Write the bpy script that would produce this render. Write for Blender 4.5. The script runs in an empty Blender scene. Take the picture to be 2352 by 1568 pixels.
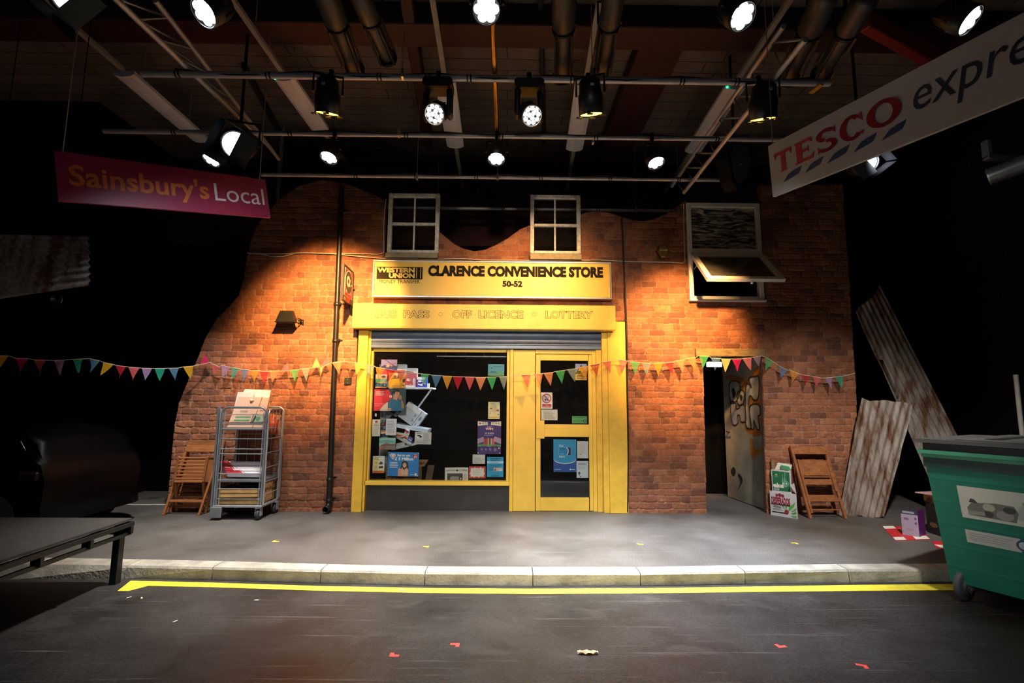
import bpy, bmesh, math, random
from mathutils import Vector, Matrix
V = Vector
C = bpy.context.scene.collection
R = random.Random(7)
# ------------------------------------------------------------------ camera
W, H, FOC = 2352, 1568, 1120.0
CD, CZ = 6.66, 1.475                      # distance to the brick front, eye height
PIT, YAW, ROL = math.radians(6.8), math.radians(0.6), 0.007
CAM = V((0, -CD, CZ))
FW = V((math.sin(YAW)*math.cos(PIT), math.cos(YAW)*math.cos(PIT), math.sin(PIT)))
R0 = V((math.cos(YAW), -math.sin(YAW), 0)); U0 = R0.cross(FW)
RT = R0*math.cos(ROL) + U0*math.sin(ROL); UP = U0*math.cos(ROL) - R0*math.sin(ROL)
cam = bpy.data.cameras.new('camera'); cam.sensor_width = 36; cam.lens = FOC/W*36
cam.clip_start = .05; cam.clip_end = 100
co = bpy.data.objects.new('camera', cam); C.objects.link(co)
m3 = Matrix((RT, UP, -FW)).transposed().to_4x4(); m3.translation = CAM
co.matrix_world = m3
bpy.context.scene.camera = co
# ------------------------------------------------------------------ world, exposure
sc = bpy.context.scene
w = bpy.data.worlds.new('dark_hall'); sc.world = w; w.use_nodes = True
bg = w.node_tree.nodes['Background']; bg.inputs[0].default_value = (.55, .6, .8, 1); bg.inputs[1].default_value = .05
vs = sc.view_settings
sc.display_settings.display_device = 'sRGB'
vs.view_transform = 'Standard'; vs.look = 'None'; vs.gamma = 1; vs.use_curve_mapping = False; vs.exposure = 0.0
# ------------------------------------------------------------------ stage lamps (light only; bodies of the visible ones are built below)
def spot(loc, aim, watts, col, deg, blend=.6, size=.07):
    l = bpy.data.lights.new('stage_spot', 'SPOT'); l.energy = watts; l.color = col
    l.spot_size = math.radians(deg); l.spot_blend = blend; l.shadow_soft_size = size
    o = bpy.data.objects.new('stage_spot', l); C.objects.link(o)
    o.location = loc; o.rotation_euler = (V(aim)-V(loc)).to_track_quat('-Z', 'Y').to_euler()
    return o
AMB = (1, .43, .09); WARM = (1, .74, .45); COOL = (.83, .91, 1); WHITE = (1, .95, .88)
AMB = (1, .52, .17)
# beams of the lamps built further down: watts, colour, cone, aim
BEAMS = {'can': [(3600, AMB, 46, (-2.42, 0, 2.5)), (650, AMB, 60, (.3, 0, 2.7)), (2500, AMB, 42, (2.35, 0, 2.3))],
         'mh': [(200, WHITE, 50), (200, COOL, 50)],
         'b2': [(700, WHITE, 52, (-.35, .45, -1.2)), (1450, WHITE, 60, (-.12, .0, -1)), (1650, WHITE, 60, (.0, -.02, -1)), (2350, COOL, 60, (.02, .0, -1))],
         'b0': [(330, COOL, 112, (.1, .45, -1)), (520, WHITE, 70, (0, .25, -1)), (850, COOL, 72, (-.12, .28, -1)), (1100, WHITE, 58, (.3, .8, -1))],
         'barn': (120, COOL, 70, (5.6, -1.5, 3.9))}
# front of house wash, then unseen spots added to brighten single things
spot((0, -8.5, 3.4), (0, 0, 1.6), 1550, (1, .86, .68), 43, 1, .15)
spot((-3.6, -7.0, 2.6), (3.8, -3.1, .5), 420, (.95, .97, 1), 27, 1, .1)  # added unseen spot that brightens the green bin
spot((-1.6, -7.6, 3.0), (-4.3, -2.5, 2.5), 26, (1, .9, .8), 20, 1, .1)  # added unseen spot that lifts the left corrugated sheet
spot((2.9, 1.15, 2.5), (3.05, .75, 0), 45, COOL, 50, 1, .1)   # working light behind the alley door
# ------------------------------------------------------------------ pixel -> place
def ray(px, py): return FW + RT*((px-W/2)/FOC) + UP*((H/2-py)/FOC)
def PY(px, py, y):
    d = ray(px, py); return CAM + d*((y-CAM.y)/d.y)
def PZ(px, py, z):
    d = ray(px, py); return CAM + d*((z-CAM.z)/d.z)
def PX(px, py, x):
    d = ray(px, py); return CAM + d*((x-CAM.x)/d.x)
def PN(px, py, p0, n):
    d = ray(px, py); return CAM + d*((V(p0)-CAM).dot(n)/d.dot(n))
# ------------------------------------------------------------------ materials
def lin(h):
    h = h.lstrip('#'); r = []
    for i in (0, 2, 4):
        c = int(h[i:i+2], 16)/255
        r.append(c/12.92 if c <= .04045 else ((c+.055)/1.055)**2.4)
    return (r[0], r[1], r[2], 1)
MC = {}
def nodes(name):
    m = bpy.data.materials.new(name); m.use_nodes = True
    nt = m.node_tree; return m, nt, nt.nodes['Principled BSDF']
def L(nt, a, ao, b, bi): nt.links.new(a.outputs[ao], b.inputs[bi])
def N(nt, t, **k):
    n = nt.nodes.new(t)
    for a, b in k.items(): setattr(n, a, b)
    return n
def mat(hexc, rough=.6, metal=0.0, var=.15, scale=9.0, bump=0.0, name=None, spec=.5):
    key = (hexc, rough, metal, var, scale, bump, spec)
    if key in MC: return MC[key]
    m, nt, p = nodes(name or 'surface_'+hexc)
    p.inputs['Roughness'].default_value = rough; p.inputs['Metallic'].default_value = metal
    p.inputs['Specular IOR Level'].default_value = spec
    tc = N(nt, 'ShaderNodeTexCoord'); no = N(nt, 'ShaderNodeTexNoise')
    no.inputs['Scale'].default_value = scale; no.inputs['Detail'].default_value = 6
    L(nt, tc, 'Object', no, 'Vector')
    mr = N(nt, 'ShaderNodeMapRange'); mr.inputs[1].default_value = .3; mr.inputs[2].default_value = .7
    mr.inputs[3].default_value = 1-var; mr.inputs[4].default_value = 1+var*.6
    L(nt, no, 'Fac', mr, 0)
    mx = N(nt, 'ShaderNodeMix', data_type='RGBA', blend_type='MULTIPLY'); mx.inputs[0].default_value = 1
    mx.inputs[6].default_value = lin(hexc)
    L(nt, mr, 0, mx, 7); L(nt, mx, 2, p, 'Base Color')
    if bump:
        b = N(nt, 'ShaderNodeBump'); b.inputs['Strength'].default_value = bump; b.inputs['Distance'].default_value = .01
        n2 = N(nt, 'ShaderNodeTexNoise'); n2.inputs['Scale'].default_value = scale*6
        L(nt, tc, 'Object', n2, 'Vector'); L(nt, n2, 'Fac', b, 'Height'); L(nt, b, 'Normal', p, 'Normal')
    MC[key] = m; return m
def ink(h): return mat(h, .55, 0, .05, 30)
def emit(hexc, s):
    key = ('e', hexc, s)
    if key in MC: return MC[key]
    m = bpy.data.materials.new('glow_'+hexc); m.use_nodes = True; nt = m.node_tree
    for n in list(nt.nodes): nt.nodes.remove(n)
    o = N(nt, 'ShaderNodeOutputMaterial'); e = N(nt, 'ShaderNodeEmission')
    e.inputs[0].default_value = lin(hexc); e.inputs[1].default_value = s
    L(nt, e, 0, o, 0); MC[key] = m; return m
def brick_mat(name, c1, c2, mort, bw=.235, bh=.083, bump=.9, rough=.8, dirt=True, axis='xz', grime=True):
    m, nt, p = nodes(name); p.inputs['Roughness'].default_value = rough; p.inputs['Specular IOR Level'].default_value = .25
    tc = N(nt, 'ShaderNodeTexCoord'); sp = N(nt, 'ShaderNodeSeparateXYZ'); cb = N(nt, 'ShaderNodeCombineXYZ')
    L(nt, tc, 'Object', sp, 0)
    L(nt, sp, 0 if axis[0] == 'x' else 1, cb, 0); L(nt, sp, 2, cb, 1)
    nz = N(nt, 'ShaderNodeTexNoise'); nz.inputs['Scale'].default_value = 7; nz.inputs['Detail'].default_value = 4
    L(nt, tc, 'Object', nz, 'Vector')
    vm = N(nt, 'ShaderNodeVectorMath', operation='MULTIPLY_ADD'); vm.inputs[1].default_value = (.035, .03, 0)
    L(nt, nz, 'Color', vm, 0); L(nt, cb, 0, vm, 2)
    nz2 = N(nt, 'ShaderNodeTexNoise'); nz2.inputs['Scale'].default_value = 45; nz2.inputs['Detail'].default_value = 3
    L(nt, tc, 'Object', nz2, 'Vector')
    vm2 = N(nt, 'ShaderNodeVectorMath', operation='MULTIPLY_ADD'); vm2.inputs[1].default_value = (.012, .012, 0)
    L(nt, nz2, 'Color', vm2, 0); L(nt, vm, 0, vm2, 2)
    bt = N(nt, 'ShaderNodeTexBrick'); bt.offset = .5; bt.squash = .62; bt.squash_frequency = 3; bt.offset_frequency = 2
    bt.inputs['Scale'].default_value = 1; bt.inputs['Brick Width'].default_value = bw; bt.inputs['Row Height'].default_value = bh
    bt.inputs['Mortar Size'].default_value = .0065; bt.inputs['Mortar Smooth'].default_value = .35; bt.inputs['Bias'].default_value = -.25
    bt.inputs['Color1'].default_value = lin(c1); bt.inputs['Color2'].default_value = lin(c2); bt.inputs['Mortar'].default_value = lin(mort)
    L(nt, vm2, 0, bt, 'Vector')
    gn = N(nt, 'ShaderNodeTexNoise'); gn.inputs['Scale'].default_value = 1.6; gn.inputs['Detail'].default_value = 8; gn.inputs['Roughness'].default_value = .65
    L(nt, tc, 'Object', gn, 'Vector')
    mr = N(nt, 'ShaderNodeMapRange'); mr.inputs[1].default_value = .35; mr.inputs[2].default_value = .65; mr.inputs[3].default_value = .68; mr.inputs[4].default_value = 1.12
    L(nt, gn, 'Fac', mr, 0)
    fn = N(nt, 'ShaderNodeTexNoise'); fn.inputs['Scale'].default_value = 60; fn.inputs['Detail'].default_value = 5
    L(nt, tc, 'Object', fn, 'Vector')
    mr2 = N(nt, 'ShaderNodeMapRange'); mr2.inputs[1].default_value = .3; mr2.inputs[2].default_value = .7; mr2.inputs[3].default_value = .72; mr2.inputs[4].default_value = 1.2
    L(nt, fn, 'Fac', mr2, 0)
    mu = N(nt, 'ShaderNodeMath', operation='MULTIPLY'); L(nt, mr, 0, mu, 0); L(nt, mr2, 0, mu, 1)
    mx = N(nt, 'ShaderNodeMix', data_type='RGBA', blend_type='MULTIPLY'); mx.inputs[0].default_value = 1
    L(nt, bt, 'Color', mx, 6); L(nt, mu, 0, mx, 7); L(nt, mx, 2, p, 'Base Color')
    # heights: mortar low, brick faces rough
    inv = N(nt, 'ShaderNodeMath', operation='MULTIPLY_ADD'); inv.inputs[1].default_value = -1; inv.inputs[2].default_value = 1
    L(nt, bt, 'Fac', inv, 0)
    ad = N(nt, 'ShaderNodeMath', operation='MULTIPLY_ADD'); ad.inputs[1].default_value = .55
    L(nt, nz2, 'Fac', ad, 0); L(nt, inv, 0, ad, 2)
    b = N(nt, 'ShaderNodeBump'); b.inputs['Strength'].default_value = bump; b.inputs['Distance'].default_value = .018
    L(nt, ad, 0, b, 'Height'); L(nt, b, 'Normal', p, 'Normal')
    return m
def floor_mat(name, c1, c2, rough, scuffs=True, scuff='77736e'):
    m, nt, p = nodes(name); tc = N(nt, 'ShaderNodeTexCoord')
    a = N(nt, 'ShaderNodeTexNoise'); a.inputs['Scale'].default_value = 1.1; a.inputs['Detail'].default_value = 9; a.inputs['Roughness'].default_value = .62
    L(nt, tc, 'Object', a, 'Vector')
    cr = N(nt, 'ShaderNodeValToRGB'); cr.color_ramp.elements[0].position = .35; cr.color_ramp.elements[1].position = .68
    cr.color_ramp.elements[0].color = lin(c1); cr.color_ramp.elements[1].color = lin(c2)
    L(nt, a, 'Fac', cr, 0)
    f = N(nt, 'ShaderNodeTexNoise'); f.inputs['Scale'].default_value = 115; f.inputs['Detail'].default_value = 3
    L(nt, tc, 'Object', f, 'Vector')
    mr = N(nt, 'ShaderNodeMapRange'); mr.inputs[1].default_value = .35; mr.inputs[2].default_value = .72; mr.inputs[3].default_value = .55; mr.inputs[4].default_value = 1.75
    L(nt, f, 'Fac', mr, 0)
    mx = N(nt, 'ShaderNodeMix', data_type='RGBA', blend_type='MULTIPLY'); mx.inputs[0].default_value = 1
    L(nt, cr, 0, mx, 6); L(nt, mr, 0, mx, 7)
    last = mx
    if scuffs:                        # pale scuffs and scratches in several directions
        for rot, sx_, sy_, lo_, hi_, k_, off_ in ((.32, .45, 15, .62, .78, .6, 0), (-.25, .35, 22, .65, .8, .5, 7), (1.1, .6, 18, .72, .84, .25, 13), (.1, 1, 1.6, .60, .85, .30, 21)):
            mp = N(nt, 'ShaderNodeMapping'); mp.inputs['Scale'].default_value = (sx_, sy_, 1); mp.inputs['Rotation'].default_value = (0, 0, rot); mp.inputs['Location'].default_value = (off_, off_, 0)
            L(nt, tc, 'Object', mp, 0)
            s = N(nt, 'ShaderNodeTexNoise'); s.inputs['Scale'].default_value = 2.4; s.inputs['Detail'].default_value = 8; s.inputs['Distortion'].default_value = .5
            L(nt, mp, 0, s, 'Vector')
            m2 = N(nt, 'ShaderNodeMapRange'); m2.inputs[1].default_value = lo_; m2.inputs[2].default_value = hi_; m2.inputs[3].default_value = 0; m2.inputs[4].default_value = k_
            L(nt, s, 'Fac', m2, 0)
            mix = N(nt, 'ShaderNodeMix', data_type='RGBA'); L(nt, m2, 0, mix, 0); L(nt, last, 2, mix, 6); mix.inputs[7].default_value = lin(scuff)
            last = mix
    L(nt, last, 2, p, 'Base Color')
    mr3 = N(nt, 'ShaderNodeMapRange'); mr3.inputs[1].default_value = .3; mr3.inputs[2].default_value = .7; mr3.inputs[3].default_value = rough-.08; mr3.inputs[4].default_value = rough+.1
    L(nt, a, 'Fac', mr3, 0); L(nt, mr3, 0, p, 'Roughness')
    b = N(nt, 'ShaderNodeBump'); b.inputs['Strength'].default_value = .35; b.inputs['Distance'].default_value = .004
    L(nt, f, 'Fac', b, 'Height'); L(nt, b, 'Normal', p, 'Normal')
    return m
def rust_mat():
    m, nt, p = nodes('rusty_corrugated_iron'); tc = N(nt, 'ShaderNodeTexCoord')
    a = N(nt, 'ShaderNodeTexNoise'); a.inputs['Scale'].default_value = 1.5; a.inputs['Detail'].default_value = 9; a.inputs['Roughness'].default_value = .66
    mp = N(nt, 'ShaderNodeMapping'); mp.inputs['Scale'].default_value = (5.5, 4, 1.3); mp.inputs['Rotation'].default_value = (0, .25, 0); L(nt, tc, 'Object', mp, 0); L(nt, mp, 0, a, 'Vector')
    cr = N(nt, 'ShaderNodeValToRGB'); e = cr.color_ramp.elements
    e[0].position = .38; e[0].color = lin('a89d93'); e[1].position = .72; e[1].color = lin('3f2115')
    k = e.new(.5); k.color = lin('8a7a6e'); k = e.new(.57); k.color = lin('6b4632')
    L(nt, a, 'Fac', cr, 0); L(nt, cr, 0, p, 'Base Color'); p.inputs['Roughness'].default_value = .7; p.inputs['Metallic'].default_value = .1
    b = N(nt, 'ShaderNodeBump'); b.inputs['Strength'].default_value = .3; b.inputs['Distance'].default_value = .006
    L(nt, a, 'Fac', b, 'Height'); L(nt, b, 'Normal', p, 'Normal'); return m
def sheer(hexc, tr=.32):
    key = ('s', hexc, tr)
    if key in MC: return MC[key]
    m = bpy.data.materials.new('sheer_cloth_'+hexc); m.use_nodes = True; nt = m.node_tree
    for n in list(nt.nodes): nt.nodes.remove(n)
    o = N(nt, 'ShaderNodeOutputMaterial'); d = N(nt, 'ShaderNodeBsdfDiffuse'); t = N(nt, 'ShaderNodeBsdfTranslucent'); x = N(nt, 'ShaderNodeBsdfTransparent')
    tc = N(nt, 'ShaderNodeTexCoord'); no = N(nt, 'ShaderNodeTexNoise'); no.inputs['Scale'].default_value = 60; L(nt, tc, 'Object', no, 'Vector')
    mr = N(nt, 'ShaderNodeMapRange'); mr.inputs[3].default_value = .85; mr.inputs[4].default_value = 1.1; L(nt, no, 'Fac', mr, 0)
    mx = N(nt, 'ShaderNodeMix', data_type='RGBA', blend_type='MULTIPLY'); mx.inputs[0].default_value = 1; mx.inputs[6].default_value = lin(hexc); L(nt, mr, 0, mx, 7)
    L(nt, mx, 2, d, 0); L(nt, mx, 2, t, 0)
    a = N(nt, 'ShaderNodeMixShader'); a.inputs[0].default_value = .35; L(nt, d, 0, a, 1); L(nt, t, 0, a, 2)
    b = N(nt, 'ShaderNodeMixShader'); b.inputs[0].default_value = tr; L(nt, a, 0, b, 1); L(nt, x, 0, b, 2); L(nt, b, 0, o, 0)
    MC[key] = m; return m
def glass_mat(name='window_glass', dirt=.06, tint='f4f7f8', scale=14, rough=.03, thr=(.55, .8)):
    m = bpy.data.materials.new(name); m.use_nodes = True; nt = m.node_tree
    for n in list(nt.nodes): nt.nodes.remove(n)
    o = N(nt, 'ShaderNodeOutputMaterial'); x = N(nt, 'ShaderNodeBsdfTransparent'); x.inputs[0].default_value = lin(tint)
    g = N(nt, 'ShaderNodeBsdfGlossy'); g.inputs['Roughness'].default_value = rough
    f = N(nt, 'ShaderNodeFresnel'); f.inputs[0].default_value = 1.35
    a = N(nt, 'ShaderNodeMixShader'); L(nt, f, 0, a, 0); L(nt, x, 0, a, 1); L(nt, g, 0, a, 2)
    d = N(nt, 'ShaderNodeBsdfDiffuse'); d.inputs[0].default_value = lin('b9b2a6')
    tc = N(nt, 'ShaderNodeTexCoord'); no = N(nt, 'ShaderNodeTexNoise'); no.inputs['Scale'].default_value = scale; no.inputs['Detail'].default_value = 10; no.inputs['Roughness'].default_value = .7
    L(nt, tc, 'Object', no, 'Vector')
    mr = N(nt, 'ShaderNodeMapRange'); mr.inputs[1].default_value = thr[0]; mr.inputs[2].default_value = thr[1]; mr.inputs[3].default_value = .004; mr.inputs[4].default_value = dirt
    L(nt, no, 'Fac', mr, 0)
    b = N(nt, 'ShaderNodeMixShader'); L(nt, mr, 0, b, 0); L(nt, a, 0, b, 1); L(nt, d, 0, b, 2); L(nt, b, 0, o, 0)
    return m
def wood(hexc, hex2, rough=.5, ax=(1, 12, 12)):
    key = ('w', hexc, hex2, rough, ax)
    if key in MC: return MC[key]
    m, nt, p = nodes('wood_'+hexc); tc = N(nt, 'ShaderNodeTexCoord'); mp = N(nt, 'ShaderNodeMapping'); mp.inputs['Scale'].default_value = ax
    L(nt, tc, 'Object', mp, 0); a = N(nt, 'ShaderNodeTexNoise'); a.inputs['Scale'].default_value = 4; a.inputs['Detail'].default_value = 8; a.inputs['Distortion'].default_value = 1.2
    L(nt, mp, 0, a, 'Vector'); cr = N(nt, 'ShaderNodeValToRGB'); cr.color_ramp.elements[0].position = .3; cr.color_ramp.elements[1].position = .7
    cr.color_ramp.elements[0].color = lin(hex2); cr.color_ramp.elements[1].color = lin(hexc)
    L(nt, a, 'Fac', cr, 0); L(nt, cr, 0, p, 'Base Color'); p.inputs['Roughness'].default_value = rough
    b = N(nt, 'ShaderNodeBump'); b.inputs['Strength'].default_value = .15; b.inputs['Distance'].default_value = .004; L(nt, a, 'Fac', b, 'Height'); L(nt, b, 'Normal', p, 'Normal')
    MC[key] = m; return m
# ------------------------------------------------------------------ text outlines
TX = {}
def textgeo(s, off=0.0, shear=0.0, outline=0.0, space=1.0):
    k = (s, off, shear, outline, space)
    if k in TX: return TX[k]
    cu = bpy.data.curves.new('lettering', 'FONT'); cu.body = s; cu.offset = off; cu.shear = shear; cu.space_character = space; cu.resolution_u = 3
    if outline: cu.fill_mode = 'NONE'; cu.bevel_depth = outline; cu.bevel_resolution = 0
    ob = bpy.data.objects.new('lettering', cu); C.objects.link(ob)
    dg = bpy.context.evaluated_depsgraph_get(); dg.update()
    me = ob.evaluated_get(dg).to_mesh()
    vv = [v.co.copy() for v in me.vertices]; ff = [tuple(p.vertices) for p in me.polygons]
    ob.evaluated_get(dg).to_mesh_clear(); bpy.data.objects.remove(ob); bpy.data.curves.remove(cu)
    x0 = min(v.x for v in vv); x1 = max(v.x for v in vv); y0 = min(v.y for v in vv); y1 = max(v.y for v in vv)
    # scale y against real cap extents of this string
    out = [((v.x-x0)/(x1-x0), (v.y-y0)/(y1-y0), v.z) for v in vv]
    TX[k] = (out, ff, (x1-x0)/(y1-y0)); return TX[k]
# ------------------------------------------------------------------ mesh builder
class Fr:                                  # a flat frame: origin, full-length edge vectors
    def __init__(s, o, u, v):
        s.o, s.u, s.v = V(o), V(u), V(v); s.n = s.u.cross(s.v).normalized()
    def pt(s, a, b, h=0): return s.o + s.u*a + s.v*b + s.n*h
    def inv(s, px, py):                    # where a sight line meets the frame
        q = PN(px, py, s.o, s.n) - s.o
        uu, vv, uv = s.u.dot(s.u), s.v.dot(s.v), s.u.dot(s.v); a, b = q.dot(s.u), q.dot(s.v); D = uu*vv-uv*uv
        return ((a*vv-b*uv)/D, (b*uu-a*uv)/D)
def rectfr(x0, y0, x1, y1, Y):             # upright frame on a wall plane from a photo rectangle
    a, b, c, d = PY(x0, y1, Y), PY(x1, y1, Y), PY(x0, y0, Y), PY(x1, y0, Y)
    xa, xb = (a.x+c.x)/2, (b.x+d.x)/2; za, zb = (a.z+b.z)/2, (c.z+d.z)/2
    return Fr((xa, Y, za), (xb-xa, 0, 0), (0, 0, zb-za))
class MB:
    def __init__(s): s.v = []; s.f = []; s.mi = []; s.sm = []; s.mats = []
    def m(s, mt):
        if mt not in s.mats: s.mats.append(mt)
        return s.mats.index(mt)
    def add(s, vs_, fs, mt, smooth=False):
        o = len(s.v); s.v += [V(q) for q in vs_]; k = s.m(mt)
        for f in fs: s.f.append(tuple(i+o for i in f)); s.mi.append(k); s.sm.append(smooth)
        return s
    def hexa(s, q, mt):                    # 8 corners: bottom ring then top ring
        return s.add(q, [(3, 2, 1, 0), (4, 5, 6, 7), (0, 1, 5, 4), (1, 2, 6, 5), (2, 3, 7, 6), (3, 0, 4, 7)], mt)
    def box(s, a, b, mt, ch=0.0):          # axis-aligned, chamfered when ch > 0
        x0, x1 = sorted((a[0], b[0])); y0, y1 = sorted((a[1], b[1])); z0, z1 = sorted((a[2], b[2]))
        if not ch: return s.hexa([(x0, y0, z0), (x1, y0, z0), (x1, y1, z0), (x0, y1, z0), (x0, y0, z1), (x1, y0, z1), (x1, y1, z1), (x0, y1, z1)], mt)
        return s.obox(((x0+x1)/2, (y0+y1)/2, (z0+z1)/2), (x1-x0, y1-y0, z1-z0), mt, None, ch)
    def obox(s, c, size, mt, rot=None, ch=0.0, smooth=False, seg=1):
        bm = bmesh.new(); bmesh.ops.create_cube(bm, size=1)
        for q in bm.verts: q.co = V((q.co.x*size[0], q.co.y*size[1], q.co.z*size[2]))
        if ch: bmesh.ops.bevel(bm, geom=bm.edges[:], offset=min(ch, min(size)*.45), segments=seg, profile=.5, affect='EDGES')
        M = Matrix.Translation(V(c)) @ (rot.to_4x4() if rot is not None else Matrix())
        bm.verts.index_update()
        vv = [M @ q.co for q in bm.verts]; ff = [tuple(q.index for q in f.verts) for f in bm.faces]; bm.free()
        return s.add(vv, ff, mt, smooth)
    def bar(s, a, b, wd, th, mt, up=V((0, 0, 1)), ch=0.0):   # rectangular bar from a to b
        a, b = V(a), V(b); x = (b-a); ln = x.length; x = x/ln
        y = V(up).cross(x)
        if y.length < 1e-4: y = V((0, 1, 0)).cross(x)
        y.normalize(); z = x.cross(y)
        return s.obox((a+b)/2, (ln, wd, th), mt, Matrix((x, y, z)).transposed(), ch)
    def tube(s, pts, r, mt, n=8, caps=True, closed=False):
        pts = [V(p) for p in pts]; k = len(pts); rs = r if isinstance(r, (list, tuple)) else [r]*k
        vs_, fs = [], []; ref = None
        for i, p in enumerate(pts):
            t = (pts[(i+1) % k]-pts[i-1]) if closed else (pts[min(i+1, k-1)]-pts[max(i-1, 0)])
            t.normalize()
            if ref is None:
                ref = t.orthogonal().normalized()
            ref = (ref - t*ref.dot(t)); ref = ref.normalized() if ref.length > 1e-5 else t.orthogonal().normalized()
            q = t.cross(ref)
            for j in range(n):
                a = 2*math.pi*j/n; vs_.append(p + (ref*math.cos(a)+q*math.sin(a))*rs[i])
        for i in range(k if closed else k-1):
            for j in range(n):
                a, b = i*n+j, i*n+(j+1) % n; c, d = ((i+1) % k)*n+(j+1) % n, ((i+1) % k)*n+j
                fs.append((a, b, c, d))
        s.add(vs_, fs, mt, True)
        if caps and not closed:
            s.add(vs_[:n], [tuple(range(n-1, -1, -1))], mt); s.add(vs_[-n:], [tuple(range(n))], mt)
        return s
    def lathe(s, o, ax, prof, mt, n=20, smooth=True):        # prof: (radius, distance along axis)
        o, ax = V(o), V(ax).normalized(); p = ax.orthogonal().normalized(); q = ax.cross(p); vs_, fs = [], []
        for r, h in prof:
            for j in range(n):
                a = 2*math.pi*j/n; vs_.append(o+ax*h+(p*math.cos(a)+q*math.sin(a))*r)
        for i in range(len(prof)-1):
            for j in range(n): fs.append((i*n+j, i*n+(j+1) % n, (i+1)*n+(j+1) % n, (i+1)*n+j))
        return s.add(vs_, fs, mt, smooth)
    def disc(s, o, ax, r, mt, n=20, th=.004):
        return s.lathe(o, ax, [(0.0001, 0), (r, 0), (r, th), (0.0001, th)], mt, n, False)
    def ball(s, o, r, mt, n=10, sc_=(1, 1, 1)):
        vs_, fs = [], []; k = n//2
        for i in range(k+1):
            t = math.pi*i/k
            for j in range(n):
                a = 2*math.pi*j/n; vs_.append(V(o)+V((r*sc_[0]*math.sin(t)*math.cos(a), r*sc_[1]*math.sin(t)*math.sin(a), r*sc_[2]*math.cos(t))))
        for i in range(k):
            for j in range(n): fs.append((i*n+j, (i+1)*n+j, (i+1)*n+(j+1) % n, i*n+(j+1) % n))
        return s.add(vs_, fs, mt, True)
    def poly(s, fr, pts, h0, h1, mt):      # prism of a 2-D outline standing on a frame
        k = len(pts); A = [fr.pt(a, b, h0) for a, b in pts]; B = [fr.pt(a, b, h1) for a, b in pts]
        ar = sum(pts[i][0]*pts[(i+1) % k][1]-pts[(i+1) % k][0]*pts[i][1] for i in range(k))
        fs = [tuple(range(k-1, -1, -1)), tuple(range(k, 2*k))]+[(i, (i+1) % k, k+(i+1) % k, k+i) for i in range(k)]
        if ar < 0: fs = [tuple(reversed(f)) for f in fs]
        return s.add(A+B, fs, mt)
    def face(s, fr, pts, h, mt): return s.add([fr.pt(a, b, h) for a, b in pts], [tuple(range(len(pts)))], mt)
    def rect(s, fr, a0, b0, a1, b1, h0, h1, mt): return s.poly(fr, [(a0, b0), (a1, b0), (a1, b1), (a0, b1)], h0, h1, mt)
    def text(s, fr, t, a0, b0, a1, b1, h, mt, off=0.0, shear=0.0, outline=0.0, space=1.0, thick=0.0):
        vv, ff, asp = textgeo(t, off, shear, outline, space)
        s.add([fr.pt(a0+(a1-a0)*x, b0+(b1-b0)*y, h+z*.05) for x, y, z in vv], ff, mt)
        return s
    def build(s, name, parent=None, origin=None):
        me = bpy.data.meshes.new(name)
        if parent is not None: o0 = ORG[parent.name]
        elif origin is not None: o0 = V(origin)
        else:
            xs = [q.x for q in s.v]; ys = [q.y for q in s.v]; zs = [q.z for q in s.v]
            o0 = V(((min(xs)+max(xs))/2, (min(ys)+max(ys))/2, min(zs)))
        me.from_pydata([tuple(q-o0) for q in s.v], [], s.f)
        for mt in s.mats: me.materials.append(mt)
        me.polygons.foreach_set('material_index', s.mi); me.polygons.foreach_set('use_smooth', s.sm); me.update()
        ob = bpy.data.objects.new(name, me); C.objects.link(ob)
        if parent is None: ob.location = o0
        else: ob.parent = parent
        ORG[ob.name] = o0; return ob
ORG = {}
def tag(o, label, cat, group=None, kind=None):
    if label: o['label'] = label
    if cat: o['category'] = cat
    if group: o['group'] = group
    if kind: o['kind'] = kind
    return o
def thing(name, label, cat, loc, group=None, kind=None):
    o = bpy.data.objects.new(name, None); o.empty_display_size = .1; C.objects.link(o); o.location = V(loc); ORG[o.name] = V(loc)
    return tag(o, label, cat, group, kind)
def solo(mb, name, label, cat, group=None, kind=None): return tag(mb.build(name), label, cat, group, kind)
def part(mb, name, parent, label=None):
    o = mb.build(name, parent)
    if label: o['label'] = label
    return o
# printed matter: elements laid on a frame
def draw(mb, fr, els, h=.0012):
    for k, e in enumerate(els):
        t = e[0]; hh = h+.00025*k
        if t == 'r': mb.face(fr, [(e[1], e[2]), (e[3], e[2]), (e[3], e[4]), (e[1], e[4])], hh, ink(e[5]))
        elif t == 'p': mb.face(fr, e[1], hh, ink(e[2]))
        elif t == 'c':                      # ellipse: centre, radii
            mb.face(fr, [(e[1]+e[3]*math.cos(a*math.pi/9), e[2]+e[4]*math.sin(a*math.pi/9)) for a in range(18)], hh, ink(e[5]))
        elif t == 't': mb.text(fr, e[1], e[2], e[3], e[4], e[5], hh, ink(e[6]), off=(e[7] if len(e) > 7 else 0))
        elif t == 'l':                      # rows of small print
            n = e[5]; st = (e[4]-e[2])/n
            for i in range(n):
                b = e[4]-st*(i+.75); w_ = R.uniform(.72, 1)
                mb.face(fr, [(e[1], b), (e[1]+(e[3]-e[1])*w_, b), (e[1]+(e[3]-e[1])*w_, b+st*.4), (e[1], b+st*.4)], hh, ink(e[6]))
def sheet(name, label, cat, rc, Y, base, els, th=.002, rot=0.0, group=None):
    fr = rectfr(*rc, Y)
    if rot:
        c = fr.pt(.5, .5); q = Matrix.Rotation(rot, 3, 'Y'); fr = Fr(c+q@(fr.o-c), q@fr.u, q@fr.v)
    mb = MB(); mb.rect(fr, 0, 0, 1, 1, 0, .001, ink(base)); draw(mb, fr, els)
    return solo(mb, name, label, cat, group)
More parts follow.
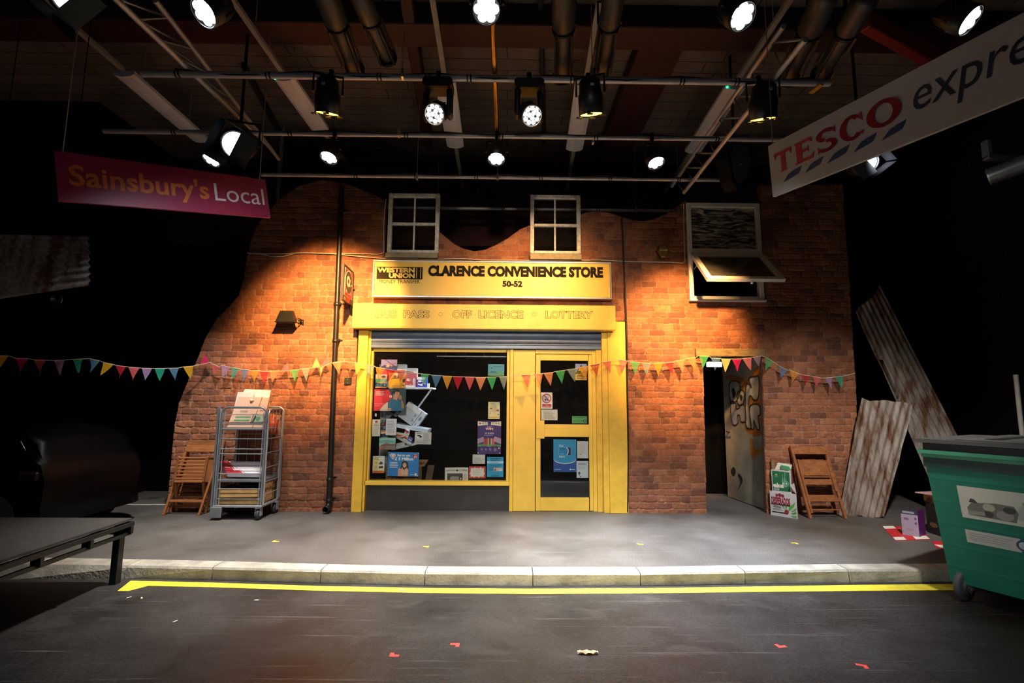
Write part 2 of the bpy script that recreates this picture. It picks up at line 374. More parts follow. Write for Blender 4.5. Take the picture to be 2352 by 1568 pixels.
# ================================================================== the setting
KH = .10
BLK = mat('060606', .95, 0, .3, 3, spec=.1)
pave = floor_mat('pavement_tarmac', '4a4642', '65615d', .5, True, '84807a')
road = floor_mat('road_surface', '1d1b1a', '322f2d', .42, True, '6a6661')
# kerb lines read off the photo: (px, back edge, front top edge, front bottom edge)
kj = [(-250, 1279, 1296, 1331), (60, 1281, 1297, 1330), (290, 1285, 1300, 1329), (488, 1289, 1304, 1331.5), (737, 1296, 1310, 1338), (976, 1301, 1315, 1343), (1224, 1302.5, 1317, 1345.5),
      (1471, 1303, 1317, 1344.5), (1711, 1299, 1313, 1340), (1948, 1296, 1309, 1337.5), (2190, 1295, 1308, 1335), (2480, 1293, 1306, 1333)]
kb = [PZ(a, b, 0) for a, b, c, d in kj]; kf = [PZ(a, c, 0) for a, b, c, d in kj]
kd = [PZ(a, d, -KH) for a, b, c, d in kj]
for i in range(len(kj)):                    # keep each joint square to the kerb
    kb[i].x = kf[i].x; kd[i].x = kf[i].x
mb = MB(); g = Fr((0, 0, 0), (1, 0, 0), (0, 1, 0))
mb.poly(g, [(-9, kb[0].y)]+[(p.x, p.y) for p in kb]+[(9, kb[-1].y), (9, 1.6), (-9, 1.6)], -KH-.05, 0, pave)
tag(mb.build('floor', None, (0, 0, 0)), 'grey tarmac pavement running along the front of the brick wall', 'floor', kind='structure')
mb = MB(); mb.poly(g, [(-9, -9), (9, -9), (9, kb[-1].y+.0)]+[(p.x, p.y) for p in reversed(kb)]+[(-9, kb[0].y)], -KH-.05, -KH, road)
tag(mb.build('floor', None, (0, 0, 0)), 'dark scuffed road surface in front of the kerb', 'floor', kind='structure')
where = ['behind the black platform, out at the far left', 'behind the leg of the black platform', 'just right of the platform leg', 'below the wheels of the roller cage', 'below the foot of the drainpipe',
         'below the left half of the shop window', 'below the yellow shop door', 'below the brick pier right of the shop', 'below the open graffiti door', 'left of the green bin, half in its shadow', 'behind the wheel of the green bin']
kst = mat('a39d90', .75, 0, .35, 7, .5)
for i in range(len(kj)-1):
    e = (kf[i+1]-kf[i]).normalized()*.004; mb = MB()
    q = []
    for z, A, B in ((-KH, kd, None), (0, None, None)):
        pass
    a0, a1 = kb[i]+e, kb[i+1]-e; f0, f1 = kf[i]+e, kf[i+1]-e; d0, d1 = kd[i]+e, kd[i+1]-e
    up = V((0, 0, .004)); r_ = V((0, .012, 0)); dn = V((0, 0, -.012))
    ring = lambda a, f, d: [V((a.x, a.y, -KH)), V((d.x, d.y, -KH)), f+dn, f+r_+up, a+up]
    A, B = ring(a0, f0, d0), ring(a1, f1, d1)
    mb.add(A+B, [(4, 3, 2, 1, 0), (5, 6, 7, 8, 9)]+[(k, (k+1) % 5, 5+(k+1) % 5, 5+k) for k in range(5)], kst)
    solo(mb, 'kerb_stone', 'pale concrete kerb stone '+where[i], 'kerb stone', 'kerb stones along the pavement edge')
# painted yellow road line with the bent left end
yl = mat('d8c433', .6, 0, .2, 14)
pts = [(300, 1333.5), (488, 1338), (737, 1346), (976, 1350.5), (1224, 1352), (1471, 1351), (1711, 1347.5), (1948, 1343.5), (2205, 1341)]
lo = [(2205, 1355), (1948, 1357), (1711, 1359.5), (1471, 1362.5), (1224, 1364), (976, 1361.5), (737, 1356.5), (488, 1348.5), (340, 1345.5), (296, 1357), (270, 1357)]
mb = MB(); mb.poly(g, [(p.x, p.y) for p in [PZ(a, b, -KH) for a, b in pts+lo]], -KH, -KH+.002, yl)
solo(mb, 'road_line', 'yellow line painted on the road beside the kerb, bent at its left end', 'road marking')
# black side walls, back wall, ceiling
bb = brick_mat('black_painted_brick', '0c0b0b', '100f0f', '080808', .23, .08, .7, .55, axis='yz')
mb = MB(); mb.box((-5.83, -.25, 0), (-5.71, 1.5, 5.7), bb); mb.box((-9, -.25, 0), (-5.83, -.13, 5.7), bb)
tag(mb.build('wall_left', None, (0, 0, 0)), 'black painted brick side wall on the left', 'wall', kind='structure')
mb = MB(); mb.box((-9.1, -9, -KH), (-9, 0, 5.7), bb); mb.build('wall_outer', None, (0, 0, 0)); tag(bpy.data.objects['wall_outer'], 'black outer wall far left', 'wall', kind='structure')
mb = MB(); mb.box((6.35, -9, -KH), (6.45, 1.5, 5.7), bb)
tag(mb.build('wall_right', None, (0, 0, 0)), 'black painted brick side wall on the right', 'wall', kind='structure')
mar = mat('3a0d0c', .8, 0, .25, 2)
mb = MB(); mb.box((-5.7, 1.35, 0), (6.34, 1.45, 4.05), BLK); mb.box((-5.7, 1.33, 4.05), (6.34, 1.45, 5.55), mar)
tag(mb.build('wall_back', None, (0, 0, 0)), 'black back wall with a dark maroon band at the top', 'wall', kind='structure')
cl = brick_mat('ceiling_boards', '75645a', '6c5b51', '332823', 2.6, .2, .25, .8)
# boards run left to right: use x and y
for n in cl.node_tree.nodes:
    if n.bl_idname == 'ShaderNodeSeparateXYZ':
        sx = n
    if n.bl_idname == 'ShaderNodeCombineXYZ': cx_ = n
cl.node_tree.links.new(sx.outputs[1], cx_.inputs[1])
mb = MB(); mb.box((-9, -9, 5.55), (9, 1.5, 5.65), cl)
tag(mb.build('ceiling', None, (0, 0, 0)), 'dark brown boarded ceiling of the hall', 'ceiling', kind='structure')
# ------------------------------------------------------------------ the brick front
BR = mat('6a4a39', .85, 0, .35, 25, .4)
fo = [(384, 1166), (392, 1080), (400, 985), (412, 925), (430, 880), (452, 830), (474, 772), (500, 730), (530, 700), (548, 680), (560, 640), (566, 600), (576, 558), (588, 522), (612, 488), (640, 460), (688, 427),
      (740, 414), (790, 420), (850, 443), (887, 462), (883, 588), (1006, 590), (1008, 531), (1025, 545), (1045, 561), (1065, 571), (1090, 577), (1115, 573), (1140, 562), (1165, 548), (1195, 526), (1213, 519), (1218, 519),
      (1219, 592), (1335, 594), (1334, 493), (1345, 488), (1370, 485), (1400, 489), (1430, 499), (1450, 505), (1475, 508), (1500, 504), (1530, 491), (1555, 474), (1576, 458), (1588, 690), (1757, 692), (1743, 425), (1934, 425), (1948, 620), (1966, 905), (1972, 1172),
      (1760, 1172), (1748, 806), (1614, 806), (1623, 1178), (1440, 1178), (1437, 738), (1410, 738), (1410, 712), (822, 712), (812, 1174)]
FP = [PY(a, b, 0) for a, b in fo]
for i, (a, b) in enumerate(fo):
    if b > 1160: FP[i].z = 0
def vert(*ids):
    m_ = sum(FP[i].x for i in ids)/len(ids)
    for i in ids: FP[i].x = m_
mb = MB(); F0 = Fr((0, 0, 0), (1, 0, 0), (0, 0, 1))
mb.poly(F0, [(p.x, p.z) for p in FP], -.06, 0, BR)
tag(mb.build('wall_front', None, (0, 0, 0)), 'red brick shopfront wall with a wavy broken top edge', 'wall', kind='structure')
# the brick skin: a fine relief of irregular courses, cut to the same outline
import numpy as np
def vnoise(x, z, cell, seed):
    rg = np.random.RandomState(seed); T = rg.rand(257, 257); u, v = x/cell+60, z/cell+60
    i, j = np.floor(u).astype(int), np.floor(v).astype(int); a, b = u-i, v-j; a = a*a*(3-2*a); b = b*b*(3-2*b); i, j = i % 256, j % 256
    return (T[i, j]*(1-a)+T[i+1, j]*a)*(1-b)+(T[i, j+1]*(1-a)+T[i+1, j+1]*a)*b-.5
def brick_skin():
    P_ = np.array([(p.x, p.z) for p in FP]); st = .0088; x0, x1 = P_[:, 0].min(), P_[:, 0].max(); z0, z1 = 0, P_[:, 1].max()
    xs_ = np.arange(x0, x1+st, st); zs_ = np.arange(z0, z1+st, st); Xg, Zg = np.meshgrid(xs_, zs_)
    ins = np.zeros(Xg.shape, bool); n_ = len(P_)
    for i in range(n_):
        (xa, za), (xb, zb_) = P_[i], P_[(i+1) % n_]
        if za == zb_: continue
        c = ((za > Zg) != (zb_ > Zg)) & (Xg < (xb-xa)*(Zg-za)/(zb_-za)+xa); ins ^= c
    xw = Xg+.014*vnoise(Xg, Zg, .075, 1)+.006*vnoise(Xg, Zg, .022, 2); zw = Zg+.014*vnoise(Xg, Zg, .10, 3)+.006*vnoise(Xg, Zg, .025, 4)+2
    ch = .0855; row = np.floor(zw/ch).astype(int); fz = zw-row*ch; dz = np.minimum(fz, ch-fz); dx = np.zeros_like(dz); bid = np.zeros(dz.shape, int); rg = np.random.RandomState(11)
    for r in range(row.min(), row.max()+1):
        head = r % 4 == 1; b = [x0-.6-rg.rand()*.2]
        while b[-1] < x1+.4: b.append(b[-1]+(rg.uniform(.10, .135) if rg.rand() < (.62 if head else .2) else rg.uniform(.20, .245)))
        b = np.array(b); m_ = row == r; q = xw[m_]; k = np.searchsorted(b, q); dx[m_] = np.minimum(q-b[k-1], b[k]-q); bid[m_] = (r*131+k*17) % 997
    d = -.006*np.log(np.exp(-dx/.006)+np.exp(-dz/.006)); t = np.clip((d-.0005)/.012, 0, 1); prof = 1-(1-t)**2.6
    rb = np.random.RandomState(5).rand(997); hb = rb[bid]
    h = .0145*prof*(.7+.45*hb)+prof*(.006*vnoise(Xg, Zg, .035, 6)+.0045*vnoise(Xg*.6, Zg*1.6, .014, 7)); h = np.clip(h, 0, .02)
    pal = np.array([lin(c)[:3] for c in ('935c42', '8d573e', '975f44', '885339', '9c6547', '805040', '925a40', '75493a', '8b553c', '985e43')]); col = pal[(bid*7) % 10]*(.9+.2*np.random.RandomState(6).rand(997)[bid])[..., None]
    grime = np.clip(.97+.4*vnoise(Xg, Zg, .55, 8)+.35*vnoise(Xg, Zg, .16, 9)+.3*vnoise(Xg, Zg, .04, 10), .45, 1.25)[..., None]
    mo = np.array(lin('8a745e')[:3]); mk = np.clip((t-.05)/.3, 0, 1)[..., None]; col = (mo*(1-mk)+col*mk)*grime
    nz, nx = Xg.shape; idx = np.arange(nz*nx).reshape(nz, nx); q = ins[:-1, :-1] & ins[1:, :-1] & ins[:-1, 1:] & ins[1:, 1:]
    F_ = np.stack([idx[:-1, :-1][q], idx[:-1, 1:][q], idx[1:, 1:][q], idx[1:, :-1][q]], 1); used = np.zeros(nz*nx, bool); used[F_.ravel()] = True; re_ = np.cumsum(used)-1
    co_ = np.stack([Xg.ravel(), -(.001+h).ravel(), Zg.ravel()], 1)[used]; F_ = re_[F_]
    me = bpy.data.meshes.new('brick_face'); me.vertices.add(len(co_)); me.vertices.foreach_set('co', co_.ravel()); nf = len(F_)
    me.loops.add(nf*4); me.loops.foreach_set('vertex_index', F_.ravel().astype(np.int32)); me.polygons.add(nf); me.polygons.foreach_set('loop_start', np.arange(0, nf*4, 4, dtype=np.int32)); me.polygons.foreach_set('loop_total', np.full(nf, 4, np.int32))
    me.polygons.foreach_set('use_smooth', np.ones(nf, bool)); at = me.attributes.new('brick_tone', 'FLOAT_COLOR', 'POINT'); c4 = np.ones((len(co_), 4), np.float32); c4[:, :3] = col.reshape(-1, 3)[used]; at.data.foreach_set('color', c4.ravel()); me.update(); me.validate()
    m, nt, p = nodes('weathered_brick'); a = N(nt, 'ShaderNodeAttribute', attribute_name='brick_tone'); tc = N(nt, 'ShaderNodeTexCoord'); f = N(nt, 'ShaderNodeTexNoise'); f.inputs['Scale'].default_value = 90; f.inputs['Detail'].default_value = 5; L(nt, tc, 'Object', f, 'Vector')
    mr = N(nt, 'ShaderNodeMapRange'); mr.inputs[1].default_value = .3; mr.inputs[2].default_value = .7; mr.inputs[3].default_value = .72; mr.inputs[4].default_value = 1.25; L(nt, f, 'Fac', mr, 0)
    mx = N(nt, 'ShaderNodeMix', data_type='RGBA', blend_type='MULTIPLY'); mx.inputs[0].default_value = 1; L(nt, a, 'Color', mx, 6); L(nt, mr, 0, mx, 7); L(nt, mx, 2, p, 'Base Color'); p.inputs['Roughness'].default_value = .8; p.inputs['Specular IOR Level'].default_value = .25
    b = N(nt, 'ShaderNodeBump'); b.inputs['Strength'].default_value = .5; b.inputs['Distance'].default_value = .006; L(nt, f, 'Fac', b, 'Height'); L(nt, b, 'Normal', p, 'Normal')
    me.materials.append(m); o = bpy.data.objects.new('brick_face', me); C.objects.link(o); o.parent = bpy.data.objects['wall_front']
brick_skin()
# ------------------------------------------------------------------ shop window, pillars and door
YEL = mat('e8bd45', .45, 0, .1, 5, .05); YEL2 = mat('e0b23a', .5, 0, .14, 11, .08)
for M_ in (YEL2,):
    nt = M_.node_tree; p = nt.nodes['Principled BSDF']; src = p.inputs['Base Color'].links[0].from_socket; tc = N(nt, 'ShaderNodeTexCoord'); no = N(nt, 'ShaderNodeTexNoise'); no.inputs['Scale'].default_value = 75; no.inputs['Detail'].default_value = 3; L(nt, tc, 'Object', no, 'Vector')
    mr = N(nt, 'ShaderNodeMapRange'); mr.inputs[1].default_value = .66; mr.inputs[2].default_value = .74; mr.inputs[4].default_value = .75; L(nt, no, 'Fac', mr, 0)
    mx = N(nt, 'ShaderNodeMix', data_type='RGBA'); L(nt, mr, 0, mx, 0); nt.links.new(src, mx.inputs[6]); mx.inputs[7].default_value = lin('5a4516'); L(nt, mx, 2, p, 'Base Color')
GREY = mat('2e2c2a', .7, 0, .3, 4, .2)
GL = glass_mat(dirt=.01); DGL = glass_mat('door_glass', .012, 'f4f7f8', 9, .04, (.5, .8))
def X(px, py, Y=0): return PY(px, py, Y).x
def Z(px, py, Y=0): return PY(px, py, Y).z
def slab(mb, x0, y0, x1, y1, Yf, Yb, mt, ch=0.0, base=False):
    f = rectfr(x0, y0, x1, y1, Yf); a = f.pt(0, 0); b = f.pt(1, 1)
    z0 = 0 if base else a.z
    mb.box((a.x, Yf, z0), (b.x, Yb, b.z), mt, ch); return f
def pt_part(name, parent, x0, y0, x1, y1, Yf, Yb, mt, ch=.004, base=False, label=None):
    mb = MB(); slab(mb, x0, y0, x1, y1, Yf, Yb, mt, ch, base); return part(mb, name, parent, label)
YW = .07
sw = thing('window_1', 'large shop display window in a yellow frame full of posters', 'window', PY(1000, 1174, YW), kind='structure'); sw.location.z = 0; ORG[sw.name].z = 0
mb = MB()
slab(mb, 840, 801, 852, 1107, YW, YW+.06, YEL, .004); slab(mb, 1163.5, 801, 1170, 1107, YW, YW+.06, YEL, .004)
slab(mb, 852, 800, 1163.5, 808, YW, YW+.06, YEL, .004)
part(mb, 'window_frame', sw)
pt_part('window_sill', sw, 836, 1105.5, 1169.5, 1115, -.0, YW+.06, YEL, .006)
pt_part('glass_pane', sw, 850, 806, 1165, 1107, YW+.028, YW+.034, GL, 0)
pt_part('stall_riser', sw, 836, 1115, 1169, 1174, YW, YW+.05, GREY, 0, True, 'dark grey panel under the shop window')
# pillars
ps = thing('shopfront_pillar', 'tall yellow pillar left of the shop window', 'pillar', (X(825, 1174), 0, 0), 'yellow pillars of the shopfront')
pt_part('pillar_face', ps, 815, 757, 838, 1174, -.05, .12, YEL2, .005, True); pt_part('pillar_return', ps, 838.5, 757, 845, 1174, .0, .12, YEL2, .003, True)
ps = thing('shopfront_pillar', 'flat yellow panel between the shop window and the shop door', 'pillar', (X(1200, 1175), 0, 0), 'yellow pillars of the shopfront')
pt_part('pillar_face', ps, 1179, 804, 1229, 1175, YW-.005, YW+.06, YEL, .003, True); pt_part('pillar_post', ps, 1170.5, 800, 1178.5, 1175, YW-.02, YW+.06, YEL, .003, True)
ps = thing('shopfront_pillar', 'wide yellow pillar right of the shop door', 'pillar', (X(1410, 1177), 0, 0), 'yellow pillars of the shopfront')
pt_part('pillar_face', ps, 1398, 738, 1440, 1178, -.05, .02, YEL2, .005, True); pt_part('pillar_post', ps, 1384.5, 757, 1397.5, 1178, -.03, .12, YEL2, .003, True)
pt_part('pillar_return', ps, 1370.5, 757, 1384, 1176, .03, .14, YEL2, .003, True)
# shop door
sd = thing('door_1', 'yellow glazed shop door with notices stuck on its glass', 'door', (X(1297, 1175), YW, 0), kind='structure')
mb = MB(); slab(mb, 1230, 804, 1370, 812.5, YW-.01, YW+.06, YEL, .003); slab(mb, 1361.5, 812.5, 1370, 1175, YW-.01, YW+.06, YEL, .003, True)
part(mb, 'door_frame', sd)
mb = MB(); YD = YW+.01
slab(mb, 1230.5, 813.5, 1241.3, 1173, YD, YD+.045, YEL, .003); slab(mb, 1353, 813.5, 1361, 1173, YD, YD+.045, YEL, .003)
slab(mb, 1241.3, 813.5, 1353, 827.7, YD, YD+.045, YEL, .003); slab(mb, 1241.3, 974.5, 1353, 1003, YD, YD+.045, YEL, .003); slab(mb, 1241.3, 1142.5, 1353, 1173, YD, YD+.045, YEL, .003)
part(mb, 'door_leaf', sd)
pt_part('glass_pane', sd, 1240, 826, 1354, 976, YD+.02, YD+.026, DGL, 0); pt_part('glass_pane', sd, 1240, 1001, 1354, 1144, YD+.02, YD+.026, DGL, 0)
pt_part('handle_plate', sd, 1231.5, 965.5, 1250.5, 1007, YD-.03, YD, YEL, .004)
# fascia box
FY = -.20
fb = thing('fascia_board', 'long yellow fascia board with outlined capitals above the shutter', 'fascia', (X(1110, 755), 0, Z(1110, 760, FY)))
fr = rectfr(809, 699, 1414, 755, FY); mb = MB(); a, b = fr.pt(0, 0), fr.pt(1, 1)
mb.box((a.x, FY, a.z), (b.x, -.023, b.z), YEL, .005); part(mb, 'box', fb)
tf = Fr((a.x, FY, a.z), (b.x-a.x, 0, 0), (0, 0, b.z-a.z)); LN = mat('2c240a', .6, 0, 0)
for t, x0, x1, yt, yb in (('BUS', 863, 911, 712, 730), ('PASS', 926.5, 987, 712.3, 730.3), ('OFF', 1038.7, 1083.7, 713, 731), ('LICENCE', 1099, 1202, 713.2, 731.2), ('LOTTERY', 1253, 1362, 714.5, 731.5)):
    a0, b0 = tf.inv(x0, yb); a1, b1 = tf.inv(x1, yt)
    mb = MB(); mb.text(tf, t, a0, b0, a1, b1, .002, LN, off=.03, outline=.017); part(mb, 'lettering', fb, 'outlined capitals '+t.replace('  ', ' '))
for x in (1012, 1227.5):
    a0, b0 = tf.inv(x, 721.5); r = .0255/ (tf.u.length)
    mb = MB(); mb.tube([tf.pt(a0+r*math.cos(t*math.pi/10), b0+.0255/tf.v.length*math.sin(t*math.pi/10), .001) for t in range(20)], .0016, LN, 5, False, True); part(mb, 'dot', fb)
# roller shutter
STL = mat('5a6880', .4, .35, .15, 6)
rs = thing('roller_shutter', 'blue grey steel roller shutter rolled up above the shop window', 'shutter', (X(1110, 800), 0, Z(1110, 801)))
f = rectfr(845, 762, 1383.5, 801, .02); a, b = f.pt(0, 0), f.pt(1, 1); n_ = 4; hh = (b.z-a.z)-.075
mb = MB()
prof = []
zz = a.z+.075
for i in range(3):
    for t in range(7): prof.append((.03-.018*math.sin(math.pi*t/6)**.7, zz+(.08)*(i+t/6.0)))
k = len(prof); vs_ = [(a.x, y, z) for y, z in prof]+[(b.x, y, z) for y, z in prof]
mb.add(vs_, [(i, i+k, i+1+k, i+1) for i in range(k-1)], STL, False)
mb.box((a.x, .034, a.z+.06), (b.x, .04, b.z+.1), STL)
part(mb, 'slats', rs)
mb = MB(); mb.box((a.x, .005, a.z), (b.x, .045, a.z+.055), STL, .008); mb.box((a.x, .002, a.z+.055), (b.x, .045, a.z+.072), STL, .003)
part(mb, 'bottom_bar', rs)
# main sign box
SY = -.16; ALU = mat('c9c6bd', .3, .85, .05); SGN = mat('e8bb48', .4, 0, .04, 3); BKT = mat('1d1608', .65, 0, .1, spec=.15)
sg = thing('shop_sign', 'long yellow shop name sign with bold black capitals in an aluminium frame', 'sign', PY(1130, 684, SY))
fr = rectfr(855.5, 599, 1405, 684.5, SY); a, b = fr.pt(0, 0), fr.pt(1, 1); mb = MB()
mb.box((a.x+.02, SY+.004, a.z+.02), (b.x-.02, SY+.02, b.z-.02), SGN); part(mb, 'sign_panel', sg)
mb = MB(); t_ = .026
mb.box((a.x, SY-.01, a.z), (b.x, SY+.1, a.z+t_), ALU, .006); mb.box((a.x, SY-.01, b.z-t_), (b.x, SY+.1, b.z), ALU, .006)
mb.box((a.x, SY-.01, a.z+t_), (a.x+t_, SY+.1, b.z-t_), ALU, .006); mb.box((b.x-t_, SY-.01, a.z+t_), (b.x, SY+.1, b.z-t_), ALU, .006)
mb.box((a.x+.06, SY+.1, a.z+.05), (b.x-.06, .0, b.z-.05), mat('5b4a22', .7))
part(mb, 'sign_frame', sg)
tf = Fr((a.x, SY, a.z), (b.x-a.x, 0, 0), (0, 0, b.z-a.z)); mb = MB()
def ptext(t, x0, yt, x1, yb, mt, off=.03, h=.002, sh=0):
    a0, b0 = tf.inv(x0, yb); a1, b1 = tf.inv(x1, yt); mb.text(tf, t, a0, b0, a1, b1, h, mt, off=off, shear=sh)
ptext('CLARENCE CONVENIENCE STORE', 983, 613, 1385, 634, BKT, .06); part(mb, 'lettering', sg, 'black capitals of the shop name'); mb = MB()
ptext('50-52', 1154, 645, 1200, 658.5, BKT, .05); part(mb, 'lettering', sg, 'black house number'); mb = MB(); ptext('MONEY TRANSFER', 871, 642.5, 964.5, 650, BKT, .0)
part(mb, 'lettering', sg, 'small black words MONEY TRANSFER')
mb = MB(); a0, b0 = tf.inv(864.5, 640.5); a1, b1 = tf.inv(971, 613.5); mb.face(tf, [(a0, b0), (a1, b0), (a1, b1), (a0, b1)], .0015, BKT)
SG2 = mat('e3b848', .4, 0, .04)
ptext('WESTERN', 866.5, 615, 953, 625.3, SG2, .055); ptext('UNION', 893, 627.3, 953, 638.3, SG2, .055)
for x in (956, 965):
    a0, b0 = tf.inv(x, 639); a1, b1 = tf.inv(x+2, 615); mb.face(tf, [(a0, b0), (a1, b0), (a1, b1), (a0, b1)], .002, SG2)
part(mb, 'logo', sg, 'dark money transfer logo block with yellow capitals')
# ------------------------------------------------------------------ sash windows on the wall top
WHT = mat('e2ddd2', .6, 0, .35, 22, .2); WSL = mat('a08f70', .65, 0, .3, 15, .2)
PANE = glass_mat('clear_pane', .02)
def sash(name, label, outer, sill, mid, mx):
    x0, y0, x1, y1 = outer; Y0, Y1 = -.05, .03
    wn = thing(name, label, 'window', PY((x0+x1)/2, sill[3], 0), kind='structure')
    f = rectfr(x0, y0, x1, y1, Y0); a, b = f.pt(0, 0), f.pt(1, 1); fw = .055
    mb = MB(); mb.box((a.x, Y0, a.z), (a.x+fw, Y1, b.z), WHT, .006); mb.box((b.x-fw, Y0, a.z), (b.x, Y1, b.z), WHT, .006)
    mb.box((a.x+fw, Y0, b.z-fw), (b.x-fw, Y1, b.z), WHT, .006); mb.box((a.x+fw, Y0, a.z), (b.x-fw, Y1, a.z+.04), WHT, .006)
    part(mb, 'window_frame', wn)
    zm = Z((x0+x1)/2, mid, Y0); xm = X(mx, mid, Y0); mb = MB()
    mb.box((a.x+fw, Y0+.01, zm-.018), (b.x-fw, Y1-.005, zm+.018), WHT, .004); part(mb, 'meeting_rail', wn)
    for za, zb in ((a.z+.04, zm-.018), (zm+.018, b.z-fw)):
        mb = MB(); mb.box((xm-.012, Y0+.015, za), (xm+.012, Y0+.035, zb), WHT, .003); part(mb, 'glazing_bar', wn)
    mb = MB(); mb.box((a.x+fw-.005, Y0+.038, a.z+.035), (b.x-fw+.005, Y0+.042, b.z-fw+.005), PANE); part(mb, 'glass_pane', wn)
    mb = MB(); f = rectfr(*sill, -.1); c, d = f.pt(0, 0), f.pt(1, 1); mb.box((c.x, -.1, c.z), (d.x, .0, d.z), WSL, .006); part(mb, 'window_sill', wn)
sash('window_2', 'small white four pane sash window standing above the left end of the shop sign', (890.5, 443.5, 1008.5, 580), (884, 580, 1005, 591.5), 513, 951)
sash('window_3', 'small white four pane sash window standing above the right half of the shop sign', (1218, 447, 1334, 582), (1217.5, 582.5, 1336.5, 595), 516, 1275)
# ------------------------------------------------------------------ casement window at upper right
UP_ = mat('e0ddd8', .4, 0, .1, 6)
FILM, nt, p = nodes('crinkled_film'); p.inputs['Base Color'].default_value = lin('1b1916'); p.inputs['Roughness'].default_value = .2; p.inputs['Metallic'].default_value = .15
tc = N(nt, 'ShaderNodeTexCoord'); mp = N(nt, 'ShaderNodeMapping'); mp.inputs['Scale'].default_value = (1.6, 1, 9); L(nt, tc, 'Object', mp, 0)
no = N(nt, 'ShaderNodeTexNoise'); no.inputs['Scale'].default_value = 2.6; no.inputs['Detail'].default_value = 5; no.inputs['Distortion'].default_value = 1.1; L(nt, mp, 0, no, 'Vector')
bp = N(nt, 'ShaderNodeBump'); bp.inputs['Strength'].default_value = 1; bp.inputs['Distance'].default_value = .05; L(nt, no, 'Fac', bp, 'Height'); L(nt, bp, 'Normal', p, 'Normal')
mr = N(nt, 'ShaderNodeMapRange'); mr.inputs[1].default_value = .44; mr.inputs[2].default_value = .68; L(nt, no, 'Fac', mr, 0)
mx = N(nt, 'ShaderNodeMix', data_type='RGBA'); L(nt, mr, 0, mx, 0); mx.inputs[6].default_value = lin('2c2a26'); mx.inputs[7].default_value = lin('dcd8cc'); L(nt, mx, 2, p, 'Base Color')  # pale streaks in the base colour stand in for silvery reflections
cw = thing('window_4', 'white upstairs window at the upper right with its lower sash pushed open', 'window', PY(1670, 690, 0), kind='structure')
Y0 = -.05; f = rectfr(1581, 465.5, 1751, 690, Y0); a, b = f.pt(0, 0), f.pt(1, 1); fw = .062
zt = Z(1665, 571, Y0); zl = Z(1665, 583, Y0)
mb = MB(); mb.box((a.x, Y0, a.z), (a.x+fw, .04, b.z), UP_, .006); mb.box((b.x-fw, Y0, a.z), (b.x, .04, b.z), UP_, .006)
mb.box((a.x+fw, Y0, b.z-fw), (b.x-fw, .04, b.z), UP_, .006); mb.box((a.x+fw, Y0, a.z), (b.x-fw, .04, a.z+fw), UP_, .006); mb.box((a.x-.005, Y0-.03, a.z-.012), (b.x+.01, 0, a.z+.012), UP_, .004)
part(mb, 'window_frame', cw)
mb = MB(); mb.box((a.x+fw, Y0-.005, zl), (b.x-fw, .03, zt), UP_, .005); part(mb, 'transom', cw)
mb = MB(); mb.box((a.x+fw-.004, -.005, zt-.005), (b.x-fw+.004, .003, b.z-fw+.005), FILM); part(mb, 'glass_pane', cw, 'pane covered in crinkled dark film')
hz = zl-.005; TL, TR = V((a.x+.02, Y0-.02, hz)), V((b.x-.02, Y0-.02, hz)); bz = PY(1700, 643, -.58).z
BL, BRt = V((a.x+.02, -.60, bz)), V((b.x-.02, -.60, bz))
sf = Fr(BL, BRt-BL, TL-BL); wu, wv = sf.u.length, sf.v.length; fa, fbv = .07/wu, .07/wv
sa = MB()
for q in ((0, 0, 1, fbv), (0, 1-fbv, 1, 1), (0, fbv, fa, 1-fbv), (1-fa, fbv, 1, 1-fbv)): sa.rect(sf, *q, -.03, .015, UP_)
sa = part(sa, 'opening_sash', cw)
mb = MB(); mb.rect(sf, fa*.9, fbv*.9, 1-fa*.9, 1-fbv*.9, -.008, -.002, glass_mat('dusty_pane', .16, 'cfd2d2', 5, .08, (.3, .8))); part(mb, 'glass_pane', sa)
mb = MB(); c = sf.pt(.58, 0, -.03); mb.ball(c+V((0, 0, -.012)), .018, UP_); part(mb, 'catch', sa)
mb = MB(); mb.tube([V((a.x+fw+.01, Y0, hz-.22)), sf.pt(.02, .62, -.035)], .006, ALU, 6); part(mb, 'stay', cw)
mb = MB(); mb.tube([V((b.x-fw-.01, Y0, hz-.22)), sf.pt(.98, .62, -.035)], .006, ALU, 6); part(mb, 'stay', cw)
# ------------------------------------------------------------------ alley doorway
BEAM = wood('a08557', '6b5533', .7, (2, 10, 10))
mb = MB(); slab(mb, 1598.5, 800.5, 1758.5, 818, -.06, .06, BEAM, .006)
solo(mb, 'door_lintel', 'brown timber lintel over the alley doorway', 'lintel')
dp0 = PZ(1760, 1172, 0); dp0.y = .06; dp1 = PZ(1672, 1141, 0)
dr = thing('door_2', 'pale door with bubble graffiti standing open in the alley doorway', 'door', dp0, kind='structure')
ztop = PY(1750, 812, .06).z
DF = Fr(dp1+V((0, 0, .01)), dp0-dp1, (0, 0, ztop-.01)); DM = mat('9d9482', .7, 0, .3, 3.5, .1)
mb = MB(); mb.rect(DF, 0, 0, 1, 1, -.045, 0, DM); part(mb, 'door_leaf', dr)
mb = MB(); BK = mat('2b2826', .7, 0, .2, 8); GW = mat('b9b4a9', .7, 0, .2, 8); GLV = mat('9c98ab', .7, 0, .2, 8); ORG_ = mat('b5701f', .75, 0, .35, 5)
zp = lambda x, y: DF.inv(1550+x/3.7325, 780+y/3.7325)
def smooth(q):
    o = []; n_ = len(q)
    for i in range(n_):
        a, b, c, d = [V(q[(i+k) % n_]) for k in (-1, 0, 1, 2)]
        for t in (0, .25, .5, .75): o.append(tuple(.5*(2*b+(c-a)*t+(2*a-5*b+4*c-d)*t*t+(3*b-a-3*c+d)*t**3)))
    return o
